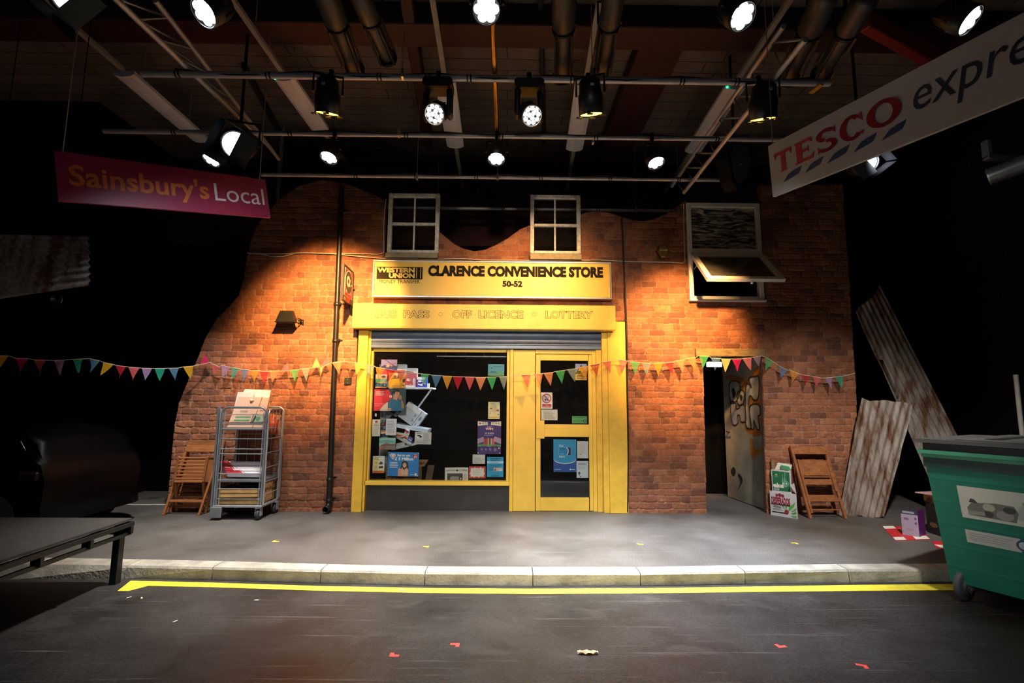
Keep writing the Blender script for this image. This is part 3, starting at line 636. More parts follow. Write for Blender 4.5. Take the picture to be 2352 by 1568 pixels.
def spray(poly, mt, h): mb.face(DF, [zp(*q) for q in smooth(poly)], h, mt)
spray([(440, 330), (470, 300), (560, 320), (620, 340), (640, 300), (700, 240), (738, 230), (750, 700), (745, 800), (690, 830), (640, 800), (600, 740), (590, 500), (560, 380), (480, 340)], ORG_, .0006)
spray([(645, 850), (665, 850), (690, 940), (740, 920), (745, 960), (700, 985), (690, 1000), (665, 1030), (650, 980)], ORG_, .0006)
letters = [([(470, 380), (510, 352), (555, 372), (565, 430), (545, 500), (510, 540), (480, 520)], GW), ([(545, 450), (575, 430), (600, 455), (598, 520), (575, 560), (545, 550), (538, 500)], GW),
           ([(480, 540), (525, 540), (530, 590), (560, 580), (560, 560), (600, 560), (612, 690), (570, 700), (560, 650), (540, 650), (545, 712), (500, 720)], GLV),
           ([(612, 410), (640, 380), (660, 410), (640, 330), (690, 315), (722, 325), (722, 480), (690, 520), (655, 480), (640, 500), (640, 600), (660, 740), (635, 760), (610, 700)], GW),
           ([(645, 580), (690, 550), (730, 570), (735, 640), (715, 660), (730, 760), (705, 765), (680, 690), (680, 760), (655, 740)], GW)]
for pl, mt in letters:
    spray(pl, mt, .0012); P3 = [DF.pt(*zp(*q), .002) for q in smooth(pl)]; mb.tube(P3, .010, BK, 6, False, True)
for pl in ([(490, 430), (500, 410), (515, 430), (520, 470), (505, 500), (492, 470)], [(558, 480), (570, 470), (580, 490), (575, 520), (562, 515)]):
    spray(pl, BK, .002)
for pl in ([(500, 1090), (480, 1130), (500, 1170), (520, 1150), (520, 1110)], [(540, 1160), (555, 1150), (580, 1190), (575, 1230), (545, 1280), (560, 1220)]):
    spray(pl, BK, .0012)
part(mb, 'graffiti', dr, 'spray painted bubble letters in grey with black outlines and orange haze')
mb = MB(); mb.tube([DF.pt(.12, .47, .0), DF.pt(.12, .47, .05), DF.pt(.24, .47, .05)], .01, ALU, 8); part(mb, 'door_handle', dr)
# emergency bulkhead over the doorway
el = thing('bulkhead_light', 'glowing white bulkhead light under the timber lintel', 'light', PY(1642, 842, .10))
mb = MB(); f = slab(mb, 1626, 831, 1659, 842, .08, .14, emit('fff2dc', 5), .008); part(mb, 'diffuser', el)
mb = MB(); slab(mb, 1627, 826, 1658, 831, .085, .15, mat('2b2927', .6), .004); mb.box((X(1642, 826, .12)-.01, .11, Z(1642, 826, .12)), (X(1642, 826, .12)+.01, .13, Z(1642, 806, .12)), mat('2b2927', .6)); part(mb, 'housing', el)
mb = MB()
P0, P1 = PZ(250, 1158, .0), PZ(388, 1160, 0); mb.box((P0.x, P0.y-.02, 0), (P1.x+.2, P0.y+.02, .004), mat('d8d2c4', .6))  # white strip painted in place of light leaking along the floor
solo(mb, 'painted_light_strip', 'pale strip painted as leaking light on the floor left of the brick wall', 'painted light')
# ================================================================== things on the brick front
IRON = mat('23201c', .38, .3, .25, 6, .1)
def pix(pts, Y): return [PY(a, b, Y) for a, b in pts]
dp = thing('drainpipe', 'black cast iron drainpipe running down the brick wall left of the shop', 'drainpipe', (X(755, 1168, -.08), -.08, 0))
top, bot = PY(785, 428, -.08), PY(755, 1160, -.08); px_ = (top.x+bot.x)/2
xs = lambda z: bot.x+(top.x-bot.x)*(z-bot.z)/(top.z-bot.z)
mb = MB(); mb.tube([V((xs(z_), -.08, z_)) for z_ in (.12, 1.2, 2.4, 3.4, top.z-.01)], .034, IRON, 14); part(mb, 'pipe', dp)
for py in (482, 699, 783, 1101, 1149):
    z_ = Z(765, py, -.08); mb = MB(); mb.lathe((xs(z_), -.08, z_-.025), (0, 0, 1), [(.034, 0), (.042, .004), (.042, .046), (.034, .05)], IRON, 16)
    mb.box((xs(z_)-.0, -.02, z_+.005), (xs(z_)+.075, -.0, z_+.03), IRON, .003); mb.box((xs(z_)+.03, -.09, z_+.005), (xs(z_)+.045, -.01, z_+.03), IRON); part(mb, 'collar', dp)
mb = MB(); x_ = xs(.1); mb.tube([V((x_, -.08, .16)), V((x_, -.085, .10)), V((x_-.003, -.12, .065)), V((x_-.006, -.17, .055))], [.036, .038, .04, .042], IRON, 14, False)
mb.lathe((x_-.006, -.175, .055), (0, -1, -.1), [(.034, -.04), (.034, .0), (.043, .0), (.043, -.03)], IRON, 16); part(mb, 'outlet_shoe', dp)
# flood lamp
fl = thing('flood_lamp', 'small black flood lamp on the brick wall left of the drainpipe', 'lamp', PY(660, 742, -.02))
c = PY(660, 727, -.16); bl = mat('1c1b19', .4, .3)
mb = MB(); A = [(-.115, .05), (.115, .05), (.115, -.05), (-.115, -.05)]
mb.hexa([c+V((-.125, -.07, -.075)), c+V((.125, -.07, -.075)), c+V((.125, .03, -.075)), c+V((-.125, .03, -.075)), c+V((-.085, -.05, .06)), c+V((.085, -.05, .06)), c+V((.085, .02, .06)), c+V((-.085, .02, .06))], bl)
mb.box(c+V((-.135, -.08, -.085)), c+V((.135, .035, -.073)), bl, .003)
for i in range(6): mb.box(c+V((-.08+i*.03, -.05, .06)), c+V((-.072+i*.03, .02, .075)), bl)
part(mb, 'housing', fl)
mb = MB(); mb.box(c+V((-.1, -.06, -.09)), c+V((.1, .02, -.084)), mat('6f7166', .2, .2)); part(mb, 'lens', fl)
mb = MB(); mb.tube([c+V((.125, -.02, -.03)), c+V((.165, -.02, -.03)), c+V((.165, .06, -.03)), c+V((.12, .158, -.05))], .009, bl, 6); mb.box(c+V((.08, .145, -.1)), c+V((.16, .16, -.0)), bl, .003); part(mb, 'bracket', fl)
# projecting sign
pj = thing('projecting_sign', 'red and black projecting sign with a white emblem beside the drainpipe', 'sign', PY(803, 700, -.02))
s0, s1 = PY(791, 606, -.50), PY(813.5, 620, -.06); sx = (s0.x+PY(813, 650, -.06).x)/2
zt_ = PY(791, 605, -.50).z; zb_ = PY(789.5, 688, -.50).z
PF = Fr((s0.x, -.50, zb_), (s1.x-s0.x, .44, 0), (0, 0, zt_-zb_)); DK = mat('151312', .5); RD = mat('b3202b', .5)
mb = MB(); mb.rect(PF, 0, 0, 1, 1, -.03, 0, DK); part(mb, 'panel', pj)
mb = MB(); WH_ = mat('d9cdb8', .5); mb.rect(PF, .09, .16, .91, .93, 0, .001, WH_); mb.rect(PF, .12, .17, .88, .92, .001, .002, RD)
circ = lambda r: [(.5+r*math.cos(t*math.pi/14), .58+r*PF.u.length/PF.v.length*math.sin(t*math.pi/14)) for t in range(28)]
mb.poly(PF, circ(.36), .002, .003, WH_); mb.poly(PF, circ(.335), .003, .004, mat('2d3836', .5))
asp = PF.u.length/PF.v.length
def ringp(cx, cy, r0, r1):
    n_ = 20
    for i in range(n_):
        a0, a1 = 2*math.pi*i/n_, 2*math.pi*(i+1)/n_
        mb.face(PF, [(cx+r*math.cos(a), cy+r*asp*math.sin(a)) for r, a in ((r0, a0), (r1, a0), (r1, a1), (r0, a1))], .0048, WH_)
ringp(.44, .60, .07, .17); mb.poly(PF, [(.56, .66), (.66, .70), (.60, .56), (.66, .48), (.58, .49)], .004, .0049, WH_); mb.poly(PF, [(.72, .52), (.78, .52), (.78, .57), (.72, .57)], .004, .0049, WH_)
mb.rect(PF, .2, .255, .8, .30, .002, .003, mat('c9877f', .5)); mb.poly(PF, [(.42, .02), (.58, .0), (.72, .14), (.40, .14)], .0, .002, RD); mb.rect(PF, .12, .03, .3, .12, 0, .002, mat('9a5a35', .5))
part(mb, 'printed_face', pj)
mb = MB(); q = PF.pt(.86, .02, -.015); mb.tube([q, V((q.x, -.06, q.z-.1)), V((q.x, 0, q.z-.12))], .018, DK, 8); mb.tube([PF.pt(1, .5, -.015), V((PF.pt(1, .5).x, 0, PF.pt(1, .5).z))], .014, DK, 8); part(mb, 'bracket', pj)
# junction box, alarm
mb = MB(); slab(mb, 790.5, 867, 806.5, 883, -.035, 0, mat('2b2a18', .45, .1), .004); mb.ball(PY(798, 871, -.036), .006, ALU); mb.ball(PY(798, 879, -.036), .006, ALU)
solo(mb, 'junction_box', 'small dark square junction box on the bricks left of the yellow pillar', 'junction box')
al = thing('alarm_box', 'brown hexagonal alarm box on the bricks left of the upstairs window', 'alarm', PY(1524, 590, -.01))
c = PY(1524, 575, -.10); HEX = [(-.085, .0), (-.045, .085), (.05, .085), (.088, -.0), (.035, -.1), (-.03, -.1)]
F1 = Fr(c, (1, 0, 0), (0, 0, 1)); BRS = mat('7a5f1e', .35, .2)
mb = MB(); mb.poly(F1, HEX, -.1, -.02, mat('3a2d12', .5)); mb.add([F1.pt(a*.98, b*.98, -.02) for a, b in HEX]+[F1.pt(a*.8, b*.8, .0) for a, b in HEX], [(0+i, (i+1) % 6, 6+(i+1) % 6, 6+i)[::-1] for i in range(6)]+[(11, 10, 9, 8, 7, 6)], BRS); part(mb, 'case', al)
mb = MB(); mb.text(F1, 'ALARM', -.055, -.008, .055, .02, .001, mat('e6d9a0', .5), off=.02); part(mb, 'lettering', al, 'pale word ALARM')
# cables
def cable(label, pts, Y, r, mt, name='cable'):
    P_ = pix(pts, Y); Q = []
    for i in range(len(P_)-1):
        for t in range(4): Q.append(P_[i].lerp(P_[i+1], t/4))
    Q.append(P_[-1]); mb = MB(); mb.tube(Q, r, mt, 6); return solo(mb, name, label, 'cable')
WC = mat('cfc6b6', .5)
cable('white cable clipped across the bricks and up beside the left sash window', [(568, 580), (590, 581), (620, 588), (650, 589), (680, 581), (766, 582), (845, 583), (868, 584), (882, 580), (881, 520), (884, 480), (887, 456)], -.028, .007, WC)
cable('white cable running level across the wall just above the shop sign', [(570, 582), (650, 583), (700, 580), (766, 583), (840, 590), (880, 593.5), (1010, 595), (1060, 593.5), (1110, 597), (1260, 598), (1380, 597), (1440, 600.5), (1540, 602), (1569, 604), (1573, 600), (1571, 530), (1570, 468)], -.040, .006, WC)
cable('black cable hanging straight down the bricks beside the wide yellow pillar', [(1428, 500), (1431, 560), (1434, 640), (1438, 720), (1440.5, 800), (1441, 900), (1443, 1010), (1441.5, 1176)], -.045, .011, mat('141313', .5))
# ================================================================== bunting
FC = {'yel': 'd9a62e', 'mag': 'd2286e', 'sal': 'd9646a', 'lil': 'a587ad', 'teal': '2d9e86', 'blu': '5b86ab', 'red': 'c02a3c', 'pnk': 'dd7f8f', 'ora': 'e3a03a', 'pea': 'e89b70', 'grn': '55b872', 'gry': '8fa39a', 'lime': '8fd067', 'cre': 'efd48a', 'tan': 'a67a58'}
CN = {'yel': 'yellow', 'mag': 'magenta', 'sal': 'salmon pink', 'lil': 'lilac', 'teal': 'teal', 'blu': 'blue', 'red': 'red', 'pnk': 'pink', 'ora': 'orange', 'pea': 'peach', 'grn': 'green', 'gry': 'grey green', 'lime': 'lime green', 'cre': 'cream', 'tan': 'tan'}
def z4(f): return [((a/2.94), 480+b/2.94) for a, b in f]
def zB(f): return [(400+a/3.92, 780+b/3.92) for a, b in f]
def z6(f): return [(800+a/4.2375, 780+b/4.2375) for a, b in f]
def z7(f): return [(1150+a/3.734, 780+b/3.734) for a, b in f]
def z8(f): return [(1400+a/3.92, 780+b/3.92) for a, b in f]
def bunting(label, flags, yfun, ends):
    q0 = flags[0][1][0]; root = thing('bunting', label, 'bunting', PY(q0[0], q0[1], yfun(q0[0])), 'strings of coloured bunting across the stage')
    line = [ends[0]]; parts_ = []
    for cn, f in flags:
        line += [f[0], f[1]]
    line.append(ends[1]); line.sort(key=lambda t: t[0])
    mb = MB(); mb.tube([PY(a, b-.3, yfun(a)) for a, b in line], .0035, mat('cfc3a4', .7), 5); part(mb, 'string', root)
    for cn, f in flags:
        A, B, T_ = [PY(a, b, yfun(a)) for a, b in f]; n_ = 6; vs_ = []; fs = []
        ph = R.uniform(0, 6.28); am = R.uniform(.004, .012); dp_ = R.uniform(-.02, .03)
        for i in range(n_+1):
            t = i/n_; l, r = A.lerp(T_, t), B.lerp(T_, t)
            for j in range(n_+1):
                s_ = j/n_; p = l.lerp(r, s_); p.y += am*math.sin(ph+s_*3.1+t*2)*min(1, t*2)-dp_*t*t; vs_.append(p)
        for i in range(n_):
            for j in range(n_): fs.append((i*(n_+1)+j, (i+1)*(n_+1)+j, (i+1)*(n_+1)+j+1, i*(n_+1)+j+1))
        mb = MB(); mb.add(vs_, fs, sheer(FC[cn]), True)
        hm = A.lerp(T_, .08), B.lerp(T_, .08); mb.add([A+V((0, -.001, 0)), B+V((0, -.001, 0)), hm[1]+V((0, -.001, 0)), hm[0]+V((0, -.001, 0))], [(3, 2, 1, 0)], sheer(FC[cn], .05))
        part(mb, 'flag', root, CN[cn]+' flag')
A_ = [('yel', [(-14, 816), (20, 817), (-2, 850)])]+[(c_, z4(f)) for c_, f in [('mag', [(108, 1008), (190, 1010), (135, 1110)]), ('sal', [(230, 1018), (308, 1020), (262, 1115)]), ('lil', [(365, 1022), (437, 1020), (398, 1117)]),
     ('teal', [(493, 1015), (558, 1012), (525, 1105)]), ('blu', [(605, 1010), (675, 1025), (625, 1100)]), ('yel', [(697, 1035), (767, 1050), (692, 1122)]), ('red', [(780, 1055), (852, 1065), (807, 1140)]), ('sal', [(868, 1067), (942, 1073), (895, 1153)]),
     ('lil', [(958, 1075), (1027, 1076), (983, 1160)]), ('teal', [(1045, 1077), (1115, 1076), (1080, 1160)]), ('blu', [(1140, 1075), (1207, 1073), (1180, 1158)]), ('yel', [(1237, 1066), (1307, 1060), (1285, 1146)]), ('mag', [(1350, 1050), (1415, 1038), (1383, 978)])]]
bunting('bunting string on the left, hanging in front of the black wall', A_, lambda x: -.12-1.35*max(0, 1-x/483), ((-30, 814), (483, 832)))
B_ = [(c_, zB(f)) for c_, f in [('sal', [(340, 215), (405, 245), (358, 325)]), ('lil', [(425, 230), (503, 248), (445, 345)]), ('teal', [(512, 250), (588, 262), (527, 358)]), ('blu', [(600, 268), (672, 272), (625, 382)]), ('ora', [(688, 282), (765, 278), (713, 395)]),
     ('red', [(770, 288), (850, 290), (812, 395)]), ('pea', [(862, 285), (938, 283), (885, 392)]), ('pnk', [(955, 285), (1038, 283), (1022, 205)]), ('grn', [(1048, 275), (1122, 270), (1090, 388)]), ('gry', [(1145, 262), (1218, 258), (1195, 375)]),
     ('cre', [(1243, 252), (1312, 240), (1285, 158)]), ('cre', [(1310, 250), (1340, 245), (1322, 330)]), ('pnk', [(1328, 238), (1400, 215), (1362, 150)]), ('pea', [(1422, 208), (1508, 195), (1490, 315)]), ('tan', [(1555, 198), (1625, 208), (1578, 305)]),
     ('lime', [(1627, 205), (1707, 220), (1638, 322)]), ('gry', [(1727, 225), (1808, 240), (1745, 345)]), ('ora', [(1815, 247), (1903, 262), (1833, 358)]), ('red', [(1910, 265), (1990, 278), (1928, 378)]), ('sal', [(2005, 280), (2078, 292), (2035, 385)]),
     ('pnk', [(2085, 292), (2180, 305), (2130, 395)]), ('grn', [(2218, 307), (2300, 313), (2250, 410)])]]
B_ += [(c_, z6(f)) for c_, f in [('blu', [(810, 345), (907, 350), (852, 472)]), ('ora', [(915, 353), (1010, 357), (962, 485)]), ('red', [(1018, 358), (1115, 362), (1065, 490)]), ('sal', [(1133, 363), (1230, 365), (1182, 494)]), ('pea', [(1238, 367), (1340, 367), (1285, 495)]),
     ('grn', [(1350, 365), (1443, 362), (1400, 492)]), ('gry', [(1467, 360), (1550, 358), (1515, 488)])]]
B_ += [(c_, z7(f)) for c_, f in [('sal', [(178, 305), (258, 302), (230, 412)]), ('pea', [(283, 297), (362, 290), (340, 395)]), ('pea', [(368, 288), (450, 280), (430, 395)]), ('grn', [(470, 273), (552, 262), (527, 380)]), ('gry', [(570, 258), (650, 247), (633, 362)]),
     ('ora', [(665, 240), (752, 225), (735, 345)]), ('red', [(768, 220), (848, 207), (825, 312)]), ('sal', [(870, 195), (947, 185), (943, 285)])]]
def yB(x):
    if x < 840: return -.135
    if x < 1390: return -.135-.14*math.sin(math.pi*(x-840)/560)
    return -.135
bunting('longest bunting string, looping from the broken wall edge across the shop window and door', B_, yB, ((483, 832), (1418, 825)))
C_ = [(c_, z8(f)) for c_, f in [('pnk', [(82, 182), (165, 192), (113, 298)]), ('grn', [(188, 200), (272, 207), (228, 320)]), ('gry', [(292, 210), (372, 213), (328, 322)]), ('ora', [(395, 212), (478, 208), (442, 330)]), ('red', [(500, 212), (580, 203), (562, 315)]), ('pea', [(598, 190), (672, 180), (660, 308)]),
     ('pea', [(700, 168), (775, 160), (768, 275)]), ('grn', [(805, 145), (893, 150), (842, 258)]), ('blu', [(915, 165), (1003, 168), (952, 282)]), ('cre', [(1005, 172), (1092, 174), (1045, 290)]), ('mag', [(1103, 175), (1187, 174), (1150, 290)]), ('pnk', [(1197, 170), (1280, 162), (1263, 275)]),
     ('lil', [(1290, 158), (1363, 148), (1350, 250)]), ('grn', [(1408, 158), (1478, 200), (1400, 280)]), ('blu', [(1525, 235), (1600, 275), (1545, 340)]), ('ora', [(1625, 275), (1703, 305), (1645, 395)]), ('red', [(1730, 315), (1805, 325), (1760, 410)]), ('sal', [(1828, 330), (1905, 345), (1862, 430)]),
     ('lil', [(1940, 345), (2005, 340), (1992, 445)]), ('teal', [(2032, 335), (2103, 328), (2090, 432)])]]
bunting('bunting string on the right, passing under the timber lintel', C_, lambda x: -.135, ((1418, 825), (1964, 857)))
# ================================================================== posters behind the shop glass
PG = YW+.0405
rc6 = lambda a, b, c, d: (800+a/4.2375, 780+b/4.2375, 800+c/4.2375, 780+d/4.2375)
W_, K_ = 'e9e4da', '22201f'
def poster(name, label, r, base, els, rot=0.0, Y=PG): return sheet(name, label, 'poster' if name == 'poster' else 'notice', r, Y, base, els, rot=rot, group='posters and notices in the shop window')
poster('poster', 'purple poster with a tilted windmill at the top left of the shop window', rc6(320, 193, 475, 300), '8378b4', [('r', 0, 0, 1, .3, '3b3c80'), ('p', [(0, .3), (1, .3), (1, .42), (.6, .38), (.2, .5), (0, .34)], '2b2540'), ('p', [(.22, 1), (.27, 1), (.98, .3), (.9, .28)], '2d2622'), ('p', [(.45, .55), (.95, .75), (.97, .7), (.5, .5)], 'a7573f'), ('p', [(.3, .3), (.5, .3), (.52, .55), (.36, .6)], 'a59a7a')])
poster('poster', 'teal and orange menu poster on the left edge of the shop window', rc6(265, 335, 375, 470), '2f7d78', [('r', 0, .72, 1, 1, 'b5a4a8'), ('c', .7, .82, .2, .08, '3a3540'), ('r', 0, .66, 1, .71, 'df8f62'), ('r', 0, .36, 1, .42, 'e08f60'), ('l', .58, .45, .95, .63, 5, 'bcd6c8'), ('r', 0, .42, .46, .66, '2c8a62'), ('r', 0, .1, 1, .36, '24617a'), ('r', .48, .1, .52, .7, 'd8cfa8'), ('r', 0, 0, 1, .1, 'd98a5e'), ('c', .82, .2, .06, .04, W_)])
poster('poster', 'bright yellow poster with black headline behind the red and salmon flags', rc6(393, 322, 553, 466), 'eab02a', [('t', 'ck 2', .3, .68, .6, .82, K_, .03), ('l', .2, .62, .62, .7, 1, K_), ('p', [(0, .4), (.2, .72), (.9, .72), (1, .6), (1, 1), (0, 1)], 'f0a25a'), ('t', 'ck 2', .28, .70, .62, .84, K_, .03), ('l', .14, .57, .66, .66, 2, '5a4010'), ('r', .86, .36, 1, .58, '43342c'), ('r', .86, .1, .96, .18, '2b2520'), ('l', .2, .06, .8, .16, 2, '8a6514'), ('c', .5, .9, .12, .06, W_)])
skin, skin2 = 'd29b78', 'b57a58'
poster('poster', 'red poster of a dark haired person in a blue t-shirt holding a phone', rc6(250, 483, 560, 692), '2f4a46', [('p', [(0, 0), (.14, 0), (.58, .62), (.42, 1), (0, 1)], 'd9313f'), ('p', [(.18, 0), (.44, 0), (.45, .4), (.35, .38)], 'd8c4b4'), ('p', [(.2, 1), (.43, 1), (.58, .62), (.3, .25)], 'c2222f'), ('c', .52, .67, .045, .06, W_), ('c', .52, .67, .022, .03, 'd9313f'),
    ('p', [(.44, 0), (.93, 0), (.9, .2), (.84, .45), (.74, .55), (.62, .6), (.5, .52), (.44, .35)], '2f6d8c'), ('p', [(.44, 0), (.56, 0), (.55, .14), (.45, .14)], skin), ('p', [(.6, .56), (.72, .5), (.74, .6), (.78, .72), (.8, .84), (.72, .92), (.62, .88), (.6, .75)], skin), ('p', [(.56, .84), (.6, .98), (.72, 1), (.8, .93), (.79, .88), (.68, .9), (.64, .8), (.62, .7), (.58, .74)], '241b18'), ('c', .605, .74, .018, .05, skin2),
    ('p', [(.76, .56), (.86, .5), (.88, .66), (.84, .74), (.77, .74)], skin2), ('p', [(.84, .55), (.89, .52), (.96, .22), (.94, .1), (.86, .15), (.88, .25)], skin2), ('p', [(.86, .5), (.9, .49), (.9, .46), (.86, .47)], '1d2024'), ('c', .735, .8, .012, .012, K_), ('p', [(.72, .65), (.77, .66), (.75, .63)], '8a4a40'), ('l', .04, .7, .36, .92, 4, 'efd0cc'), ('r', .03, .31, .34, .33, 'e59a98'), ('r', .03, .22, .2, .24, 'e59a98')])
poster('notice', 'narrow cream notice with a small red picture on the left of the shop window', rc6(234, 775, 310, 938), 'e3d8c4', [('c', .5, .86, .2, .07, 'b0483e'), ('l', .18, .6, .84, .76, 3, '6a5a50'), ('l', .1, .08, .9, .56, 10, 'b3a796')], -.015)
poster('notice', 'white handwritten letter beside the tilted white carton', rc6(366, 768, 469, 928), 'e4dcd8', [('l', .1, .12, .92, .9, 11, 'a39aa4')])
poster('notice', 'grey newspaper cutting with a small black and white photo in mid window', rc6(647, 899, 808, 1017), 'cbc4bc', [('r', .08, .5, .45, .8, 'efeae4'), ('p', [(.1, .75), (.3, .76), (.44, .66), (.42, .55), (.3, .52), (.28, .62), (.16, .66)], '1e1c1c'), ('l', .08, .83, .46, .9, 1, '4a4644'), ('l', .52, .25, .92, .9, 10, '8f8882'), ('l', .08, .08, .92, .3, 4, '8f8882')], .02)
poster('poster', 'landscape poster of a reddish rocky shore under a pale green sky', rc6(300, 953, 460, 1068), '9dc4b4', [('r', 0, .55, 1, .75, '74a898'), ('p', [(0, .0), (1, 0), (1, .5), (.7, .48), (.4, .55), (.15, .4), (0, .2)], '8d5f50'), ('p', [(.2, 0), (1, 0), (1, .3), (.4, .32)], '8a7a68'), ('p', [(0, 0), (.1, .0), (.3, .3), (.02, .2)], 'd0724c'), ('l', .22, .76, .78, .82, 1, '33443e')])
poster('poster', 'small cream flyer with an orange band at the lower left of the window', rc6(238, 1132, 352, 1297), 'e9e0c6', [('r', 0, 0, 1, .15, 'e0772e'), ('p', [(.0, .15), (.45, .15), (.5, .95), (0, 1)], 'e6d596'), ('c', .28, .6, .14, .09, 'd9b53e'), ('l', .1, .76, .6, .95, 4, '8a6a34'), ('c', .8, .84, .13, .08, 'b9cdbd'), ('c', .8, .84, .09, .055, W_), ('p', [(.5, .55), (.7, .7), (.9, .56), (.7, .5)], '4a3430'), ('p', [(.52, .28), (.9, .3), (.88, .42), (.55, .4)], '3a2c2a'), ('l', .1, .2, .45, .46, 6, 'b49e58'), ('r', .08, .05, .6, .09, 'a8501a')])
poster('poster', 'blue lottery poster of a smiling long haired person with hands on cheeks', rc6(385, 1094, 686, 1327), '3282bf', [('t', 'Bet to win', .3, .82, .71, .92, W_, .04), ('t', '£ 5 Million', .22, .65, .82, .79, W_, .045), ('l', .06, .34, .36, .6, 4, W_), ('c', .88, .84, .08, .105, 'c22541'), ('t', '£1', .84, .77, .92, .87, W_, .04), ('c', .875, .91, .04, .012, 'e8b0b8'),
    ('c', .12, .87, .07, .07, 'e8dfe0'), ('c', .19, .87, .055, .07, 'e8dfe0'), ('p', [(.06, .83), (.24, .84), (.16, .68)], 'e8dfe0'), ('c', .125, .87, .05, .05, 'c98a5a'), ('c', .18, .87, .04, .05, 'c98a5a'), ('p', [(.08, .83), (.22, .84), (.16, .72)], 'c98a5a'), ('c', .135, .88, .03, .035, W_), ('c', .17, .88, .028, .035, W_), ('p', [(.1, .86), (.2, .86), (.155, .77)], W_),
    ('c', .55, .5, .105, .14, '33201c'), ('p', [(.44, .5), (.66, .5), (.68, .15), (.42, .15)], '33201c'), ('p', [(.34, 0), (.66, 0), (.68, .26), (.62, .34), (.5, .26), (.38, .34), (.34, .28)], 'd79f80'), ('c', .545, .46, .062, .105, 'e0ab8c'), ('p', [(.46, .36), (.49, .34), (.54, .1), (.48, .04), (.44, .16)], 'e6b496'), ('p', [(.63, .36), (.6, .34), (.55, .1), (.62, .04), (.66, .16)], 'e6b496'), ('c', .545, .405, .03, .025, '7a2c28'), ('c', .545, .412, .024, .012, W_),
    ('c', .52, .49, .01, .01, '2a1815'), ('c', .572, .49, .01, .01, '2a1815'), ('l', .74, .05, .88, .1, 1, 'b9d3e6'), ('c', .915, .08, .038, .05, W_), ('c', .915, .08, .018, .024, 'c25a6a'), ('c', .02, .97, .012, .014, W_), ('c', .98, .97, .012, .014, W_), ('c', .02, .04, .012, .014, W_), ('c', .98, .03, .012, .014, W_)], .012)
poster('newspaper_page', 'black and white newspaper front page standing on the window sill', rc6(940, 1243, 1168, 1393), 'd9cfbe', [('t', 'HACKNEY   CITIZEN', .06, .76, .95, .87, '2c2824', .02), ('c', .53, .815, .045, .06, '2c2824'), ('r', .1, .0, .76, .62, '34302e'), ('p', [(.22, .1), (.6, .1), (.6, .42), (.3, .45), (.22, .36)], '8f8880'), ('c', .68, .28, .04, .07, 'a9a29a'), ('c', .42, .03, .05, .05, 'd9d2c6'), ('r', .12, .5, .74, .53, '6a6460'), ('l', .8, .05, .95, .6, 8, '938a7c')], -.01)
poster('notice', 'white card with a bright red ornate border at the bottom of the window', rc6(1175, 1232, 1336, 1348), 'c4322f', [('r', .1, .14, .9, .86, 'e4d9cc'), ('p', [(.05, .3), (.14, .4), (.06, .5)], 'e4d9cc'), ('p', [(.95, .3), (.86, .4), (.94, .5)], 'e4d9cc'), ('c', .3, .12, .03, .06, 'e4d9cc'), ('c', .6, .12, .03, .06, 'e4d9cc'), ('c', .35, .9, .03, .05, 'e4d9cc'), ('c', .7, .9, .03, .05, 'e4d9cc'), ('l', .22, .25, .8, .76, 6, 'c4b4a4')])
poster('notice', 'small white card with faint line drawings above the red bordered card', rc6(1210, 1117, 1331, 1207), 'd3ccc0', [('c', .12, .84, .07, .09, '7a746c'), ('c', .12, .84, .055, .07, 'd3ccc0'), ('l', .08, .1, .75, .7, 5, 'a59d92'), ('c', .86, .5, .03, .04, '6a8a5a'), ('p', [(.6, .7), (.68, .82), (.66, .7)], '7a746c')])
poster('notice', 'cyan flyer with dark bold text at the lower right of the shop window', rc6(1350, 1140, 1510, 1335), '2ba4cc', [('t', 'N. Blandford', .18, .88, .8, .95, '16303c', .04), ('l', .2, .81, .8, .87, 1, '16303c'), ('r', 0, .68, 1, .79, 'c6e2ea'), ('l', .1, .69, .86, .78, 2, '4f8798'), ('l', .08, .3, .9, .64, 6, '17506a'), ('r', .4, .3, .95, .46, 'd9b9ae'), ('p', [(.42, .3), (.56, .3), (.54, .44), (.46, .42)], 'b5604e'), ('p', [(.7, .3), (.9, .3), (.84, .42)], 'f0e4dc'), ('l', .26, .02, .76, .12, 2, '123f52'), ('l', .18, .17, .82, .24, 2, '4f8798')])
